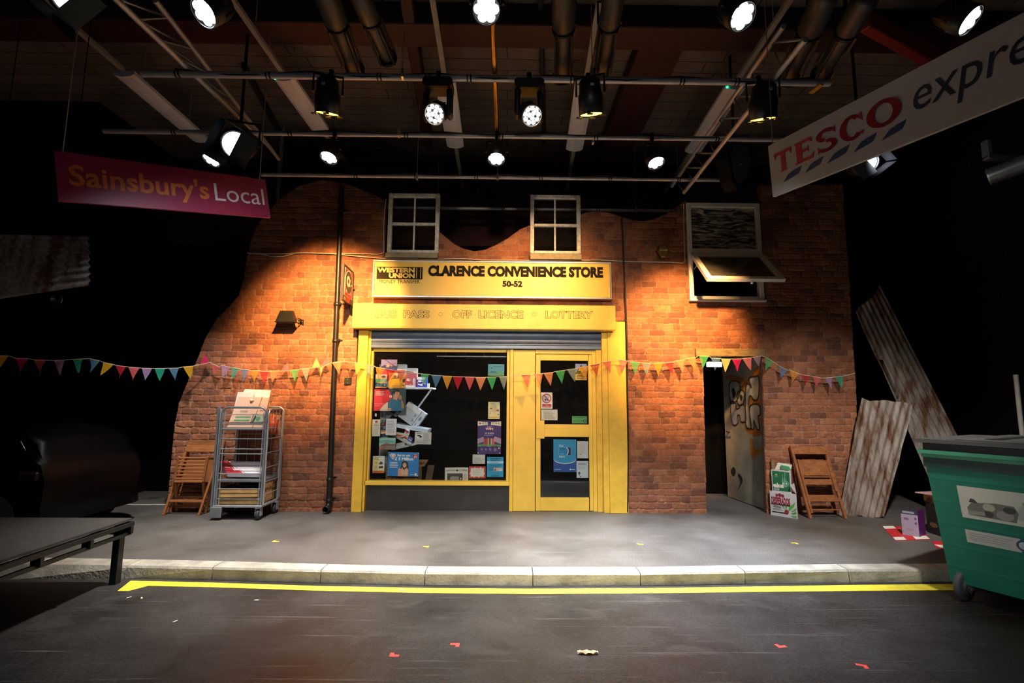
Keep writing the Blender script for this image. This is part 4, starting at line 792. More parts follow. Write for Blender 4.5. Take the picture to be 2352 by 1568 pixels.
poster('poster', 'tall purple football prize poster at the right of the shop window', rc6(1258, 788, 1486, 1112), '46296e', [('p', [(0, .84), (.3, .87), (.5, .875), (.7, .87), (1, .84), (1, .985), (.7, .955), (.3, .955), (0, .985)], 'e2d9c9'), ('c', .5, .92, .08, .055, '3a2160'), ('c', .1, .92, .04, .03, 'a8323c'), ('c', .22, .92, .035, .026, '8f8a86'), ('c', .34, .92, .035, .026, 'b0a6a0'), ('c', .66, .92, .035, .026, 'b8a8a0'), ('c', .79, .92, .04, .028, 'c08a4a'), ('c', .9, .92, .02, .026, '4a4444'),
    ('t', 'WIN', .33, .715, .66, .79, 'd9313f', .07), ('t', 'WIN', .335, .722, .655, .788, 'f0e6dc', .02), ('l', .38, .8, .62, .83, 1, 'e2d9e6'), ('t', 'OF TICKETS', .31, .6, .7, .645, 'd8cbe2', .04), ('l', .28, .55, .74, .58, 1, 'c9b8d8'), ('p', [(0, .45), (.25, .52), (.3, .4), (.3, .22), (0, .22)], 'b98fae'), ('p', [(1, .47), (.72, .53), (.68, .4), (.7, .22), (1, .22)], 'c498ac'), ('p', [(0, .3), (.28, .38), (.28, .2), (0, .2)], '5a3458'), ('p', [(1, .3), (.72, .38), (.72, .2), (1, .2)], '5a3458'), ('p', [(0, .22), (.3, .25), (.5, .21), (.7, .25), (1, .22), (1, .27), (.7, .29), (.3, .29), (0, .28)], '46a85c'),
    ('r', .26, .27, .32, .46, 'c9524a'), ('r', .34, .28, .41, .47, 'b93a40'), ('r', .43, .26, .5, .48, 'd9a42e'), ('r', .56, .28, .62, .47, 'd8b7b0'), ('r', .63, .25, .7, .47, 'cc4a46'), ('c', .19, .14, .055, .04, '7a5a8a'), ('c', .36, .14, .055, .04, '7a5a8a'), ('c', .55, .14, .06, .045, '7a5a8a'), ('c', .76, .13, .07, .05, '86648c'), ('c', .92, .18, .03, .022, W_), ('c', .04, .03, .02, .014, W_), ('c', .96, .03, .02, .014, W_)])
poster('notice', 'cream notice with small red pictures above the purple football poster', rc6(1361, 605, 1475, 770), 'e6d9ac', [('r', 0, .04, 1, .13, 'ddbe4a'), ('l', .15, .4, .82, .84, 6, 'c4b078'), ('p', [(.86, 1), (1, 1), (1, .76)], 'a5acb5'), ('c', .25, .62, .1, .05, 'a8402e'), ('r', .72, .45, .92, .56, 'a8543a'), ('p', [(.14, .3), (.24, .42), (.2, .3)], '8a3426'), ('c', .86, .27, .05, .04, '6a4a34'), ('l', .12, .85, .7, .95, 2, 'b09c62')])
poster('poster', 'blue green postcard hung on a thread at the top right of the shop window', rc6(1360, 238, 1518, 350), '4f97b8', [('p', [(0, 0), (1, 0), (1, .32), (.55, .42), (0, .36)], '5a9c76'), ('p', [(.05, .22), (.2, .42), (.5, .36), (.58, .2)], '2f6fa6'), ('c', .22, .66, .05, .05, '23486a'), ('l', .3, .74, .92, .84, 1, '22506c')])
poster('notice', 'tiny white sticker on the left edge of the shop window', rc6(258, 718, 276, 745), 'd9d2c4', [('l', .1, .1, .9, .9, 3, 'aaa294')])
# on the door glass
PD = YD+.0325
rc7 = lambda a, b, c, d: (1150+a/3.734, 780+b/3.734, 1150+c/3.734, 780+d/3.734)
def dposter(name, label, r, base, els, rot=0.0): return sheet(name, label, 'poster' if name == 'poster' else 'notice', rc7(*r), PD, base, els, rot=rot, group='posters and notices on the shop door')
dposter('notice', 'yellow and blue warning notice with a black triangle at the top of the door glass', (640, 207, 738, 346), 'dcb04a', [('r', 0, .55, 1, 1, '97a3d4'), ('p', [(.1, .5), (.9, .5), (.5, .95)], '1c1a14'), ('p', [(.22, .55), (.78, .55), (.5, .86)], 'd9b83e'), ('r', .46, .6, .54, .74, '1c1a14'), ('r', 0, .4, 1, .5, '1c1a14'), ('t', 'WARNING', .1, .42, .9, .48, 'd9b83e', .02), ('l', .12, .06, .9, .36, 3, '6a5216')])
dposter('notice', 'white no smoking notice with a red ring on the door glass', (345, 452, 444, 592), 'e6e0dc', [('c', .5, .64, .4, .29, 'c1272d'), ('c', .5, .64, .32, .23, 'dcd8e2'), ('p', [(.36, .56), (.62, .5), (.64, .54), (.38, .6)], '2a2a30'), ('c', .4, .56, .08, .06, '4a4a56'), ('p', [(.5, .6), (.6, .72), (.72, .76), (.62, .66)], 'a5a5b0'), ('p', [(.24, .8), (.3, .84), (.78, .49), (.72, .45)], 'c1272d'), ('r', .12, .09, .9, .29, 'c1272d'), ('t', 'No', .4, .205, .6, .27, W_, .02), ('t', 'smoking', .2, .105, .84, .19, W_, .02)])
dposter('notice', 'pale notice of small print directly below the no smoking sign', (347, 598, 487, 690), 'ded8d0', [('l', .15, .1, .88, .9, 8, '8f8780')])
dposter('notice', 'green food hygiene rating sticker low on the upper door glass', (612, 655, 740, 717), '5fae62', [('t', 'FOOD HYGIENE RATING', .06, .74, .92, .9, '1f4a2a', .02)]+[('c', .12+.13*i, .34, .05, .1, '3f8a4c') for i in range(6)]+[('c', .86, .34, .1, .2, '1f3326'), ('t', '5', .83, .24, .9, .44, 'e8f0e0', .03)])
PB = '2f9ccc'
dposter('poster', 'blue travel card poster with a white curve on the lower door glass', (452, 855, 649, 1133), PB, [('p', [(0, 0), (1, 0), (1, .4)]+[(.5+.5*math.cos(t*math.pi/12), .42-.15*math.sin(t*math.pi/12)) for t in range(1, 12)]+[(0, .4)], '2458a5'), ('p', [(.5+.5*math.cos(t*math.pi/12), .42-.15*math.sin(t*math.pi/12)) for t in range(13)]+[(.5-.5*math.cos(t*math.pi/12), .4-.155*math.sin(t*math.pi/12)) for t in range(13)], W_),
    ('t', 'Get', .25, .775, .44, .84, W_, .02), ('t', 'here', .25, .44, .5, .51, W_, .02), ('r', .235, .515, .765, .765, '8ccbe6'), ('r', .245, .522, .755, .758, '2a93c6'), ('p', [(.58, .522), (.755, .522), (.755, .758), (.58, .758), (.63, .7), (.645, .64), (.63, .58)], '262a5e'), ('p', [(.57, .522), (.6, .522), (.65, .58), (.665, .64), (.65, .7), (.6, .758), (.56, .758), (.62, .69), (.63, .64), (.62, .59)], W_), ('t', 'oyster', .28, .68, .54, .735, '1d4a78', .02), ('l', .28, .54, .5, .57, 1, 'a9d6ea'), ('l', .05, .06, .4, .1, 1, 'c9d9ea'), ('c', .74, .08, .04, .025, W_), ('l', .8, .06, .94, .1, 1, 'dfe8f2'), ('c', .03, .98, .012, .009, W_), ('c', .97, .98, .012, .009, W_), ('c', .03, .02, .012, .009, W_), ('c', .97, .02, .012, .009, W_)])
dposter('notice', 'plain white typed notice to the right of the blue travel card poster', (656, 870, 751, 1016), 'dfd8d8', [('l', .2, .3, .8, .85, 8, 'c2bcbc'), ('r', .2, .2, .4, .26, 'a8a2a4')])
dposter('notice', 'white gardening advert with a small dark tree drawing, lowest on the door glass', (651, 1038, 752, 1183), 'd6dbe0', [('l', .12, .74, .9, .88, 2, '4a525c'), ('l', .12, .5, .85, .7, 3, 'b0b6bc'), ('c', .22, .28, .1, .07, '3a4044'), ('r', .19, .12, .25, .24, '3a4044'), ('c', .33, .07, .05, .04, '4a4440')])
# ================================================================== inside the shop
WP = mat('c9d0dc', .5, 0, .08); GRYB = mat('7d8796', .6); CARD = mat('8b6238', .8, 0, .2, 12); CARD2 = mat('5d4a38', .85, 0, .2, 10)
def pbox(name, label, cat, x0, y0, x1, y1, Yf, dep, base, els=(), group=None, rot=0):
    f = rectfr(x0, y0, x1, y1, Yf)
    if rot:
        c = f.pt(.5, .5); q = Matrix.Rotation(rot, 3, 'Y'); f = Fr(c+q@(f.o-c), q@f.u, q@f.v)
    mb = MB(); mb.rect(f, 0, 0, 1, 1, -dep, 0, base if not isinstance(base, str) else mat(base, .55, 0, .06)); draw(mb, f, els)
    return solo(mb, name, label, cat, group)
ms = thing('wall_shelf', 'white upper shelf of groceries on a slanting perforated strut inside the shop window', 'shelf', PY(940, 893, .5))
mb = MB(); f = slab(mb, 892, 889.5, 995, 893.5, .32, .62, WP, .004); part(mb, 'shelf_board', ms)
mb = MB(); A, B = PY(991, 893.5, .36), PY(957, 940, .36); mb.bar(A, B, .018, .04, WP, (0, 1, 0)); d_ = (B-A)
for i in range(9):
    c = A+d_*((i+1)/10); mb.disc(c+V((0, -.0215, 0)), (0, -1, 0), .005, mat('33363c', .6), 8, .001)
part(mb, 'strut', ms)
mb = MB(); slab(mb, 872, 889, 893, 1085, .62, .66, GRYB, .004); part(mb, 'back_panel', ms)
SG = 'goods on the window shelves'
pbox('cereal_box', 'white box with a red band standing behind the purple poster', 'box', 871, 836, 931, 889, .42, .12, 'd5d8dc', [('r', 0, .3, 1, .74, 'a8322c'), ('t', 'Fruit', .66, .42, .92, .62, W_, .02), ('c', .86, .52, .1, .1, 'b4b9c4')], SG)
pbox('carton', 'open white carton with a grey lining right of the red banded box', 'box', 931, 845, 957, 889, .46, .1, 'cfd0d0', [('p', [(.05, .35), (.95, .2), (.7, .8), (.05, .85)], '6f6658')], SG)
pbox('snack_packet', 'red and lilac snack packet with white swirls on the shelf', 'packet', 931.5, 856.5, 956, 889, .36, .06, 'c05a68', [('p', [(0, .55), (.4, .62), (.5, .4), (.1, .28), (0, .3)], 'd9382e'), ('r', 0, 0, .9, .14, 'd5d5e0'), ('c', .3, .52, .22, .09, 'e8dfe6'), ('c', .78, .55, .1, .14, 'b9b0d2'), ('r', .42, .12, .55, .24, 'e0b93a'), ('c', .16, .93, .12, .05, 'd9c62e'), ('r', .68, .14, .9, .6, 'cdbfd6')], SG)
pbox('snack_packet', 'navy packet with white speckles and a white top at the shelf end', 'packet', 957, 865.5, 981, 889.5, .36, .06, '27338c', [('r', 0, .74, .8, 1, 'd9dde2'), ('c', .3, .6, .2, .08, 'e8e8f0'), ('c', .2, .3, .1, .06, 'dfe0ee'), ('c', .45, .25, .16, .08, W_), ('c', .62, .6, .08, .06, 'd9c65a'), ('c', .8, .35, .06, .05, W_), ('c', .1, .45, .05, .04, W_), ('c', .62, .4, .05, .04, W_)], SG)
pbox('jar', 'pale jar beside the navy packet on the shelf end', 'jar', 980, 880, 986, 889.5, .37, .04, 'b5b08a', [('r', .1, .5, .9, .75, 'd9d6b0')], SG)
# tilted white carton
def quadbox(name, label, cat, q, Yf, dep, base, els=(), group=None):
    a, b, c, d = [PY(x, y, Yf) for x, y in q]; f = Fr(a, b-a, d-a); mb = MB(); mb.rect(f, 0, 0, 1, 1, -dep, 0, base if not isinstance(base, str) else mat(base, .55, 0, .06)); draw(mb, f, els); return solo(mb, name, label, cat, group)
quadbox('carton', 'white carton tipped over on the fallen shelf with a strip of brown tape', 'box', [(913.5, 955), (954, 984), (975, 953.5), (938.5, 922.5)], .40, .16, mat('c3cad8', .5, 0, .06),
        [('r', 0, .72, .74, 1, 'd3d9e2'), ('r', 0, .70, .74, .715, '8a90a0'), ('r', .76, 0, .79, 1, '8f7350'), ('r', .58, .5, .68, .66, '8a92a4'), ('r', .6, .2, .7, .36, '98a0b0'), ('c', .9, .6, .05, .14, '7a8294'), ('r', .86, .1, .89, .26, '5a6272')])
quadbox('fallen_shelf', 'grey white shelf board sliding down under the tipped white carton', 'shelf', [(903, 980), (982, 994), (982, 989), (905, 972)], .34, .3, WP)
quadbox('fallen_shelf', 'pale shelf board sloping down to the right behind the white letter', 'shelf', [(892, 996), (942, 1023), (943, 1019), (894, 991)], .30, .26, mat('b9b6ae', .6))
quadbox('fallen_shelf', 'pale shelf board rising to the right behind the newspaper cutting', 'shelf', [(900, 1034), (962, 1020), (961, 1016), (899, 1029)], .36, .28, mat('c4c2c6', .6))
quadbox('chocolate_box', 'red and white box sliding down the sloping shelf', 'box', [(925.5, 1008), (934, 1013), (941.5, 992), (931, 984)], .28, .08, 'd5d0c8', [('r', 0, .72, 1, .92, 'b02c2c'), ('r', 0, .12, 1, .32, 'b02c2c'), ('l', .3, .34, .7, .7, 3, '4a4a58')])
quadbox('chocolate_box', 'blue box leaning behind the red and white box', 'box', [(936, 1013), (944, 1018), (949, 1007), (940, 1002)], .33, .06, '56609a', [('r', .1, .4, .9, .6, 'a4aad0')])
quadbox('paper_bag', 'pale folded bag lying on the rising shelf', 'bag', [(909, 1030), (930, 1025), (930, 1019), (909, 1019)], .34, .1, 'c3c4cc')
quadbox('chocolate_box', 'small orange and white packet under the white letter', 'box', [(894, 1000), (923, 1004), (923, 997), (911, 993)], .27, .05, 'cfc4b4', [('r', .1, .1, .8, .6, 'c8572c')])
quadbox('magazine', 'grey magazine leaning on the dark left of the window shelves', 'magazine', [(881.5, 960), (890, 964), (902, 951), (895, 946)], .40, .02, '6d7486')
quadbox('magazine', 'cream magazine leaning beside the tipped white carton', 'magazine', [(903, 953), (910, 957), (921, 944), (912, 943)], .44, .02, '9a916a', [('r', 0, 0, 1, .3, 'aab2c4')])
quadbox('magazine', 'dark red magazine half hidden by the narrow cream notice', 'magazine', [(873.5, 978), (887, 975), (887, 968), (873.5, 971)], .40, .02, '7a2a2a', [('r', .3, .2, .6, .7, 'b58a84')])
quadbox('magazine', 'grey and black magazine below the dark red magazine', 'magazine', [(873.5, 987), (888, 984), (888, 977), (873.5, 980)], .40, .02, '767b86', [('c', .3, .5, .2, .3, '2a2c30')])
quadbox('magazine', 'orange striped magazine lowest on the left of the window shelves', 'magazine', [(874, 996), (887, 995), (887, 988), (874, 989)], .40, .02, 'd0c4ac', [('r', 0, .5, 1, .9, 'c0683a')])
# banana carton and flat card
bc = thing('banana_carton', 'brown fruit carton on the window bottom, behind the blue lottery poster', 'box', PY(930, 1106, .4)); Yf = .24
mb = MB(); f = rectfr(886, 1069, 961.5, 1107, Yf); mb.rect(f, 0, 0, 1, 1, -.26, 0, CARD); draw(mb, f, [('t', 'Fyffes', -.02+.08, .12, .55, .5, '4a3426', .05), ('p', [(.62, 0), (.98, 0), (.98, .95), (.8, .6)], '755030'), ('r', .9, .1, .95, .9, '9c7448')])
part(mb, 'carton_body', bc)
mb = MB(); f = rectfr(952, 1055.5, 984, 1071, Yf-.01); mb.poly(f, [(0, 0), (.7, 0), (1, 1), (0, 1)], -.01, 0, CARD); mb.text(f, 'Fyffes', .88, .75, .12, .28, .001, mat('2a1f16', .7), off=.03)
part(mb, 'open_flap', bc, 'open flap with the name printed upside down')
mb = MB(); c0, c1, c2, c3 = PY(962, 1071, Yf), PY(975, 1068, Yf+.24), PY(972, 1107, Yf+.24), PY(961.5, 1107, Yf)
quadbox('cardboard_sheet', 'flat brown cardboard sheet propped right of the fruit carton', 'cardboard', [(976, 1106), (991, 1106), (1001.5, 1071.5), (983, 1068)], .33, .006, CARD2, [('l', .1, .4, .7, .9, 3, '3a2e24')])
# interior lining and rail light
mb = MB(); a = PY(845, 805, .3)
FL = mat('3b3c42', .8, 0, .2, 6)
lr = thing('track_light', 'thin grey light track fixed across the top of the shop window', 'light', PY(1085, 818, .3))
mb = MB(); slab(mb, 1003, 816.5, 1163, 819.5, .3, .33, mat('777d88', .4, .5), .002); part(mb, 'track', lr)
for x in (1024, 1068, 1112, 1160):
    mb = MB(); c = PY(x, 817, .315); mb.lathe(c+V((0, 0, -.012)), (0, 0, 1), [(.001, 0), (.012, 0), (.014, .03), (.003, .08)], mat('9aa0aa', .4, .5), 10); part(mb, 'clip', lr)
for x_, t_ in ((1024, (935, 960)), (1068, (930, 900)), (1112, (945, 1020))):
    q = PY(x_, 822, .3); g_ = PY(t_[0], t_[1], .42); l_ = spot(q-ORG[lr.name], g_-ORG[lr.name], 45, (.86, .93, 1), 60, 1, .02); l_.parent = lr
mb = MB(); slab(mb, 840, 757, 1370, 803, .16, .2, BLK); mb.box((X(838, 1000, .2), .14, 0), (X(838, 1000, .2)+.02, 1.3, 2.4), BLK); mb.box((X(1385, 1000, .2), .14, 0), (X(1385, 1000, .2)+.02, 1.3, 2.4), BLK)
mb.box((X(838, 1000, .2), .14, 2.38), (X(1385, 1000, .2)+.02, 1.3, 2.4), BLK)
tag(mb.build('wall_shop', None, (0, 0, 0)), 'black lining walls inside the shop window', 'wall', kind='structure')
# ================================================================== folding chairs
def folding_chair(label, fl, fr_, tl, tr, wd, els, gr='wooden folding chairs against the wall'):
    # chair plane: feet left/right on the floor, stile tops left/right
    f = Fr(fl, fr_-fl, ((tl-fl)+(tr-fr_))/2); L_ = f.v.length; W2 = f.u.length
    root = thing('folding_chair', label, 'chair', (fl+fr_)/2, gr)
    for e in els:
        nm = e[0]; mb = MB()
        if nm == 'panel':                  # name, a0,b0,a1,b1, depth offset, thickness
            _, pn, a0, b0, a1, b1, h, th = e; c = f.pt((a0+a1)/2, (b0+b1)/2, h)
            mb.obox(c, ((a1-a0)*W2, (b1-b0)*L_, th), wd, Matrix((f.u.normalized(), f.v.normalized(), f.n)).transposed(), .004)
        else:                              # bar: name, points, width, thickness
            _, pn, p, q, bw, th = e; mb.bar(f.pt(*p), f.pt(*q), bw, th, wd, f.n, .003)
        part(mb, pn, root)
    return f
WD1 = wood('b87545', '8e5630', .45); WD2 = wood('a4683a', '7a4a28', .5); WD3 = wood('a8683a', '7d4b28', .5, (3, 5, 5))
fl, fr_ = PZ(375.5, 1183, 0), PZ(450, 1186, 0); fr_.y = fl.y; yt = -.10
tl = PY(437, 1022, yt); tr = PY(507, 1023, yt); tr.z = tl.z
slats = [('panel', 'seat_slat', .12, .50+i*.048, .88, .525+i*.048, .095+i*.012, .014) for i in range(6)]
ch1 = folding_chair('wooden folding chair with a slatted seat, half open, left of the roller cage', fl, fr_, tl, tr, WD1,
    [('bar', 'leg', (0, 0, 0), (0, 1, 0), .028, .035), ('bar', 'leg', (1, 0, 0), (1, 1, 0), .028, .035), ('panel', 'backrest', -.03, .90, 1.03, .995, .012, .016), ('bar', 'front_rail', (0, .2, .005), (1, .2, .005), .03, .02),
     ('bar', 'seat_frame', (.09, .47, .085), (.09, .82, .17), .03, .022), ('bar', 'seat_frame', (.91, .47, .085), (.91, .82, .17), .03, .022), ('panel', 'seat_rail', .1, .455, .9, .49, .09, .018), ('panel', 'seat_rail', .1, .79, .9, .815, .165, .018)]+slats +
    [('bar', 'leg', (.1, .06, -.16), (.1, .47, .07), .028, .03), ('bar', 'leg', (.9, .06, -.16), (.9, .47, .07), .028, .03), ('bar', 'rear_rail', (.1, .2, -.08), (.9, .2, -.08), .03, .018)])
fl2, fr2 = PZ(399, 1175, 0), PZ(476, 1176.5, 0); fl2.y = fr2.y = -.14; tl2 = PY(440, 1012, -.03); tr2 = PY(513, 1014, -.03); tr2.z = tl2.z
folding_chair('wooden folding chair folded flat against the bricks, behind the half open one', fl2, fr2, tl2, tr2, WD2,
    [('bar', 'leg', (0, 0, 0), (0, 1, 0), .028, .03), ('bar', 'leg', (1, 0, 0), (1, 1, 0), .028, .03), ('panel', 'backrest', -.03, .93, 1.03, 1.01, .008, .016), ('panel', 'seat', .08, .42, .92, .76, .012, .016), ('bar', 'front_rail', (0, .22, .004), (1, .22, .004), .03, .018), ('bar', 'rear_rail', (0, .1, .004), (1, .1, .004), .022, .018)])
fl3, fr3 = PZ(1861.5, 1191, 0), PZ(1934, 1188.5, 0); fr3.y = fl3.y; tl3 = PY(1818, 1023, -.06); tr3 = PY(1890, 1022, -.06); tr3.z = tl3.z
folding_chair('old brown folding chair leaning on the bricks right of the beer cartons', fl3, fr3, tl3, tr3, WD3,
    [('bar', 'leg', (0, 0, 0), (0, 1, 0), .032, .034), ('bar', 'leg', (1, 0, 0), (1, 1, 0), .032, .034), ('panel', 'backrest', .02, .875, .98, .99, .008, .02), ('panel', 'seat', .09, .575, .93, .79, .01, .02),
     ('panel', 'seat_rail', .06, .548, 1.0, .568, .02, .02), ('panel', 'apron', .09, .45, .93, .53, .0, .018), ('bar', 'rear_rail', (.06, .30, -.03), (.94, .30, -.03), .035, .016), ('panel', 'front_rail', 0, .225, 1, .28, .012, .018),
     ('bar', 'leg', (.055, .07, .022), (.075, .8, .022), .026, .024), ('bar', 'leg', (.945, .36, .022), (.925, .8, .022), .026, .024), ('bar', 'stretcher', (.05, .12, -.02), (.95, .12, -.02), .016, .016)])
# ================================================================== roller cage
STEEL = mat('b4b8bc', .32, .6, .15, 12); DST = mat('8a8f94', .36, .6, .2, 10)
nl = PZ(487, 1187, 0); yn, yb_ = -.50, -.07
xl, xr = X(484, 1178, yn), X(597, 1178, yn)
zt = Z(556, 935.5, yn); zb = Z(540, 1160, yn)
rc = thing('roller_cage', 'steel roller cage full of cardboard beside the folding chairs', 'trolley', ((xl+xr)/2, (yn+yb_)/2, 0))
def hoop(x0, x1, y, z0, z1, r=.07):
    P_ = [V((x0, y, z0))]
    for t in range(5): a = math.pi-t*math.pi/8; P_.append(V((x0+r+r*math.cos(a), y, z1-r+r*math.sin(a))))
    for t in range(5): a = math.pi/2-t*math.pi/8; P_.append(V((x1-r+r*math.cos(a), y, z1-r+r*math.sin(a))))
    return P_+[V((x1, y, z0))]
zy = lambda z5y, y=yn: Z(550, 880+z5y/4.704, y)
mb = MB(); mb.tube(hoop(xl+.05, xr, yn, zb, zt), .0135, DST, 8); part(mb, 'near_frame', rc)
mb = MB(); mb.box((xl-.005, yn-.02, .09), (xl+.015, yn+.03, zt+.01), DST, .003); part(mb, 'corner_post', rc)
mb = MB(); mb.box((xl+.024, yn-.012, .12), (xl+.036, yn+.012, zt-.02), STEEL, .003); part(mb, 'corner_post', rc)
for zz, r in ((335, .005), (437, .005), (600, .006), (709, .006), (762, .007), (975, .006), (1140, .005), (1250, .005)):
    z_ = zy(zz); mb = MB(); mb.tube([V((xl+.05, yn-.0, z_)), V((xr, yn, z_))], r, STEEL, 6); part(mb, 'near_bar', rc)
mb = MB(); mb.tube([V((xl+.085, yn, zb)), V((xl+.085, yn, zt-.05))], .006, STEEL, 6); mb2 = MB(); mb2.tube([V((xr-.03, yn, zb)), V((xr-.03, yn, zt-.06))], .006, STEEL, 6); part(mb, 'near_upright', rc); part(mb2, 'near_upright', rc)
mb = MB(); mb.tube(hoop(xl+.02, xr+.02, yb_, zb+.02, zt-.0), .014, STEEL, 8); part(mb, 'far_frame', rc)
for i in range(6):
    x_ = xl+.06+i*(xr-xl-.08)/5; mb = MB(); mb.tube([V((x_, yb_, zb+.02)), V((x_, yb_, zt-.28))], .003, STEEL, 5); part(mb, 'mesh_wire', rc)
for z_ in (.5, .75, 1.0):
    mb = MB(); mb.tube([V((xl+.02, yb_, z_)), V((xr+.02, yb_, z_))], .004, STEEL, 5); part(mb, 'mesh_wire', rc)
mb = MB()                                   # right side panel: a hoop in depth
P_ = [V((xr+.02, yn+.02, zb))]
for t in range(5): a = math.pi-t*math.pi/8; P_.append(V((xr+.02, yn+.02+.07+.07*math.cos(a), zt-.09+.07*math.sin(a))))
for t in range(5): a = math.pi/2-t*math.pi/8; P_.append(V((xr+.02, yb_-.09+.07*math.cos(a), zt-.09+.07*math.sin(a))))
P_.append(V((xr+.02, yb_-.02, zb))); mb.tube(P_, .012, STEEL, 8); part(mb, 'side_frame', rc)
for z_ in (.30, .45, .62, .80, .97): mb = MB(); mb.tube([V((xr+.02, yn+.02, z_)), V((xr+.02, yb_-.02, z_))], .005, STEEL, 6); part(mb, 'side_bar', rc)
for y_ in (.12, .22, .32): mb = MB(); mb.tube([V((xr+.02, yn+y_, zt-.03)), V((xr+.02, yn+y_, zt-.3))], .0035, STEEL, 5); part(mb, 'side_wire', rc)
mb = MB(); mb.box((xr+.01, yb_-.05, zb), (xr+.03, yb_-.025, .95), STEEL, .003); part(mb, 'latch_post', rc)
mb = MB(); mb.box((xl+.02, yn-.015, zb-.025), (xr+.02, yb_+.015, zb), STEEL, .004); part(mb, 'base', rc)
zs1, zs2 = zy(1040), zy(494)
mb = MB(); mb.box((xl+.05, yn-.008, zs1-.03), (xr, yb_-.02, zs1), DST, .004); part(mb, 'shelf', rc)
mb = MB(); mb.box((xl+.05, yn-.008, zs2-.012), (xr, yn+.30, zs2+.008), DST, .003); part(mb, 'shelf', rc)
for x_, y_, big in ((xl+.07, yn+.04, 1), (xr-.03, yn+.03, 0), (xr-.0, yb_-.04, 0), (xl+.07, yb_-.05, 0)):
    mb = MB(); h_ = .062; mb.box((x_-.035, y_-.04, zb-.04), (x_+.035, y_+.04, zb-.025), STEEL, .003); mb.box((x_-.034, y_-.03, h_-.012), (x_-.026, y_+.03, zb-.03), STEEL); mb.box((x_+.026, y_-.03, h_-.012), (x_+.034, y_+.03, zb-.03), STEEL)
    cs = part(mb, 'castor', rc); mb = MB(); mb.lathe((x_-.02, y_, h_), (1, 0, 0), [(.02, 0), (.055, 0), (.062, .006), (.062, .034), (.055, .04), (.02, .04)], mat('2a2a2b', .7), 18); part(mb, 'wheel', cs)
    if big: mb = MB(); mb.box((x_-.075, y_-.062, .03), (x_+.065, y_-.045, zb-.02), DST, .006); part(mb, 'guard_plate', rc)
# what is in the cage
q5 = lambda x, y, Y: PY(350+x/4.704, 880+y/4.704, Y)
def board(name, label, cat, q, Ys, th, base, els=()):
    a, b, c, d = [q5(x, y, Y) for (x, y), Y in zip(q, Ys)]; f = Fr(a, b-a, d-a); mb = MB(); k = base if not isinstance(base, str) else mat(base, .75, 0, .1, 6)
    mb.add([a, b, c, d]+[p-f.n*th for p in (a, b, c, d)], [(0, 1, 2, 3), (7, 6, 5, 4), (0, 4, 5, 1), (1, 5, 6, 2), (2, 6, 7, 3), (3, 7, 4, 0)], k); draw(mb, f, els); return solo(mb, name, label, cat)
board('cardboard_box', 'flattened pink brown cardboard box with green stripes standing on top of the roller cage', 'box', [(800, 489), (1190, 491), (1262, 155), (935, 147)], (-.43, -.43, -.28, -.28), .04, 'c79f86',
      [('r', .13, .33, .55, .375, '3f8a58'), ('r', .12, .235, .55, .28, '3f8a58'), ('r', .6, .16, .96, .45, '1d2a24'), ('r', .62, .18, .94, .43, '9a9c84'), ('c', .78, .3, .06, .07, '4c7a5c'), ('p', [(.66, .42), (.72, .36), (.68, .2), (.63, .2)], '1d2a24'), ('r', .7, 0, .72, .15, 'a0703c'), ('r', .66, .7, .685, 1, 'a0703c'), ('r', .66, .46, .685, .6, 'a0703c'), ('r', .2, .52, .4, .58, 'a5897a'), ('r', .74, .56, .92, .6, 'a5897a')])
board('white_board', 'white sheet of card sticking up behind the pink brown cardboard', 'card', [(880, 260), (1240, 260), (1280, 75), (1000, 62)], (-.22, -.22, -.2, -.2), .01, 'ddd6c8')
board('white_board', 'second sheet of white card, tucked lower left behind the cardboard box', 'card', [(845, 420), (1000, 420), (1100, 97), (922, 95)], (-.26, -.26, -.235, -.235), .008, 'd5cdc0')
mb = MB(); c = q5(1088, 178, -.31); 
for i in range(5): mb.ball(c+V((R.uniform(-.03, .03), R.uniform(-.015, .01), R.uniform(-.015, .02))), R.uniform(.014, .024), mat('d9cbb8', .8, 0, .2, 30, .4), 6, (1.2, .7, .7))
solo(mb, 'crumpled_paper', 'scrap of crumpled paper on the face of the cardboard box in the cage', 'paper')
board('flat_carton', 'flat red and white carton on the middle shelf of the roller cage', 'box', [(808, 968), (1192, 975), (1168, 845), (716, 842)], (-.46, -.46, -.14, -.14), .05, 'cdc8cc',
      [('p', [(0, 0), (.33, 0), (.18, 1), (0, 1)], 'a01f2e'), ('p', [(.33, 0), (.45, 0), (.3, 1), (.18, 1)], 'b52a36'), ('r', .3, .72, .96, .74, '6a6668'), ('p', [(.5, 0), (.52, 0), (.32, .72), (.3, .72)], '6a6668'), ('l', .05, .4, .2, .6, 2, 'd08a90')])
tr_ = thing('cardboard_tray', 'torn brown cardboard tray on the base of the roller cage', 'box', V(((xl+xr)/2, -.3, zb)))
ax0, ax1 = xl+.07, xr-.02; CB = mat('8a6a3c', .85, 0, .25, 9)
mb = MB(); mb.box((ax0, yn+.03, zb+.002), (ax1, yn+.035, zb+.19), CB); mb.box((ax0, yb_-.04, zb+.002), (ax1, yb_-.035, zb+.17), CB); mb.box((ax0, yn+.035, zb+.002), (ax0+.005, yb_-.04, zb+.2), CB); mb.box((ax1-.005, yn+.035, zb+.002), (ax1, yb_-.04, zb+.2), CB); mb.box((ax0, yn+.03, zb+.002), (ax1, yb_-.035, zb+.008), CB)
part(mb, 'tray', tr_)
mb = MB(); a, b = V((ax0, yn+.032, zb+.19)), V((ax1, yn+.032, zb+.19)); mb.add([a, b, b+V((-.03, -.02, -.09)), a+V((.02, -.02, -.10))], [(0, 1, 2, 3), (3, 2, 1, 0)], mat('9a7644', .85, 0, .2, 9)); part(mb, 'flap', tr_)
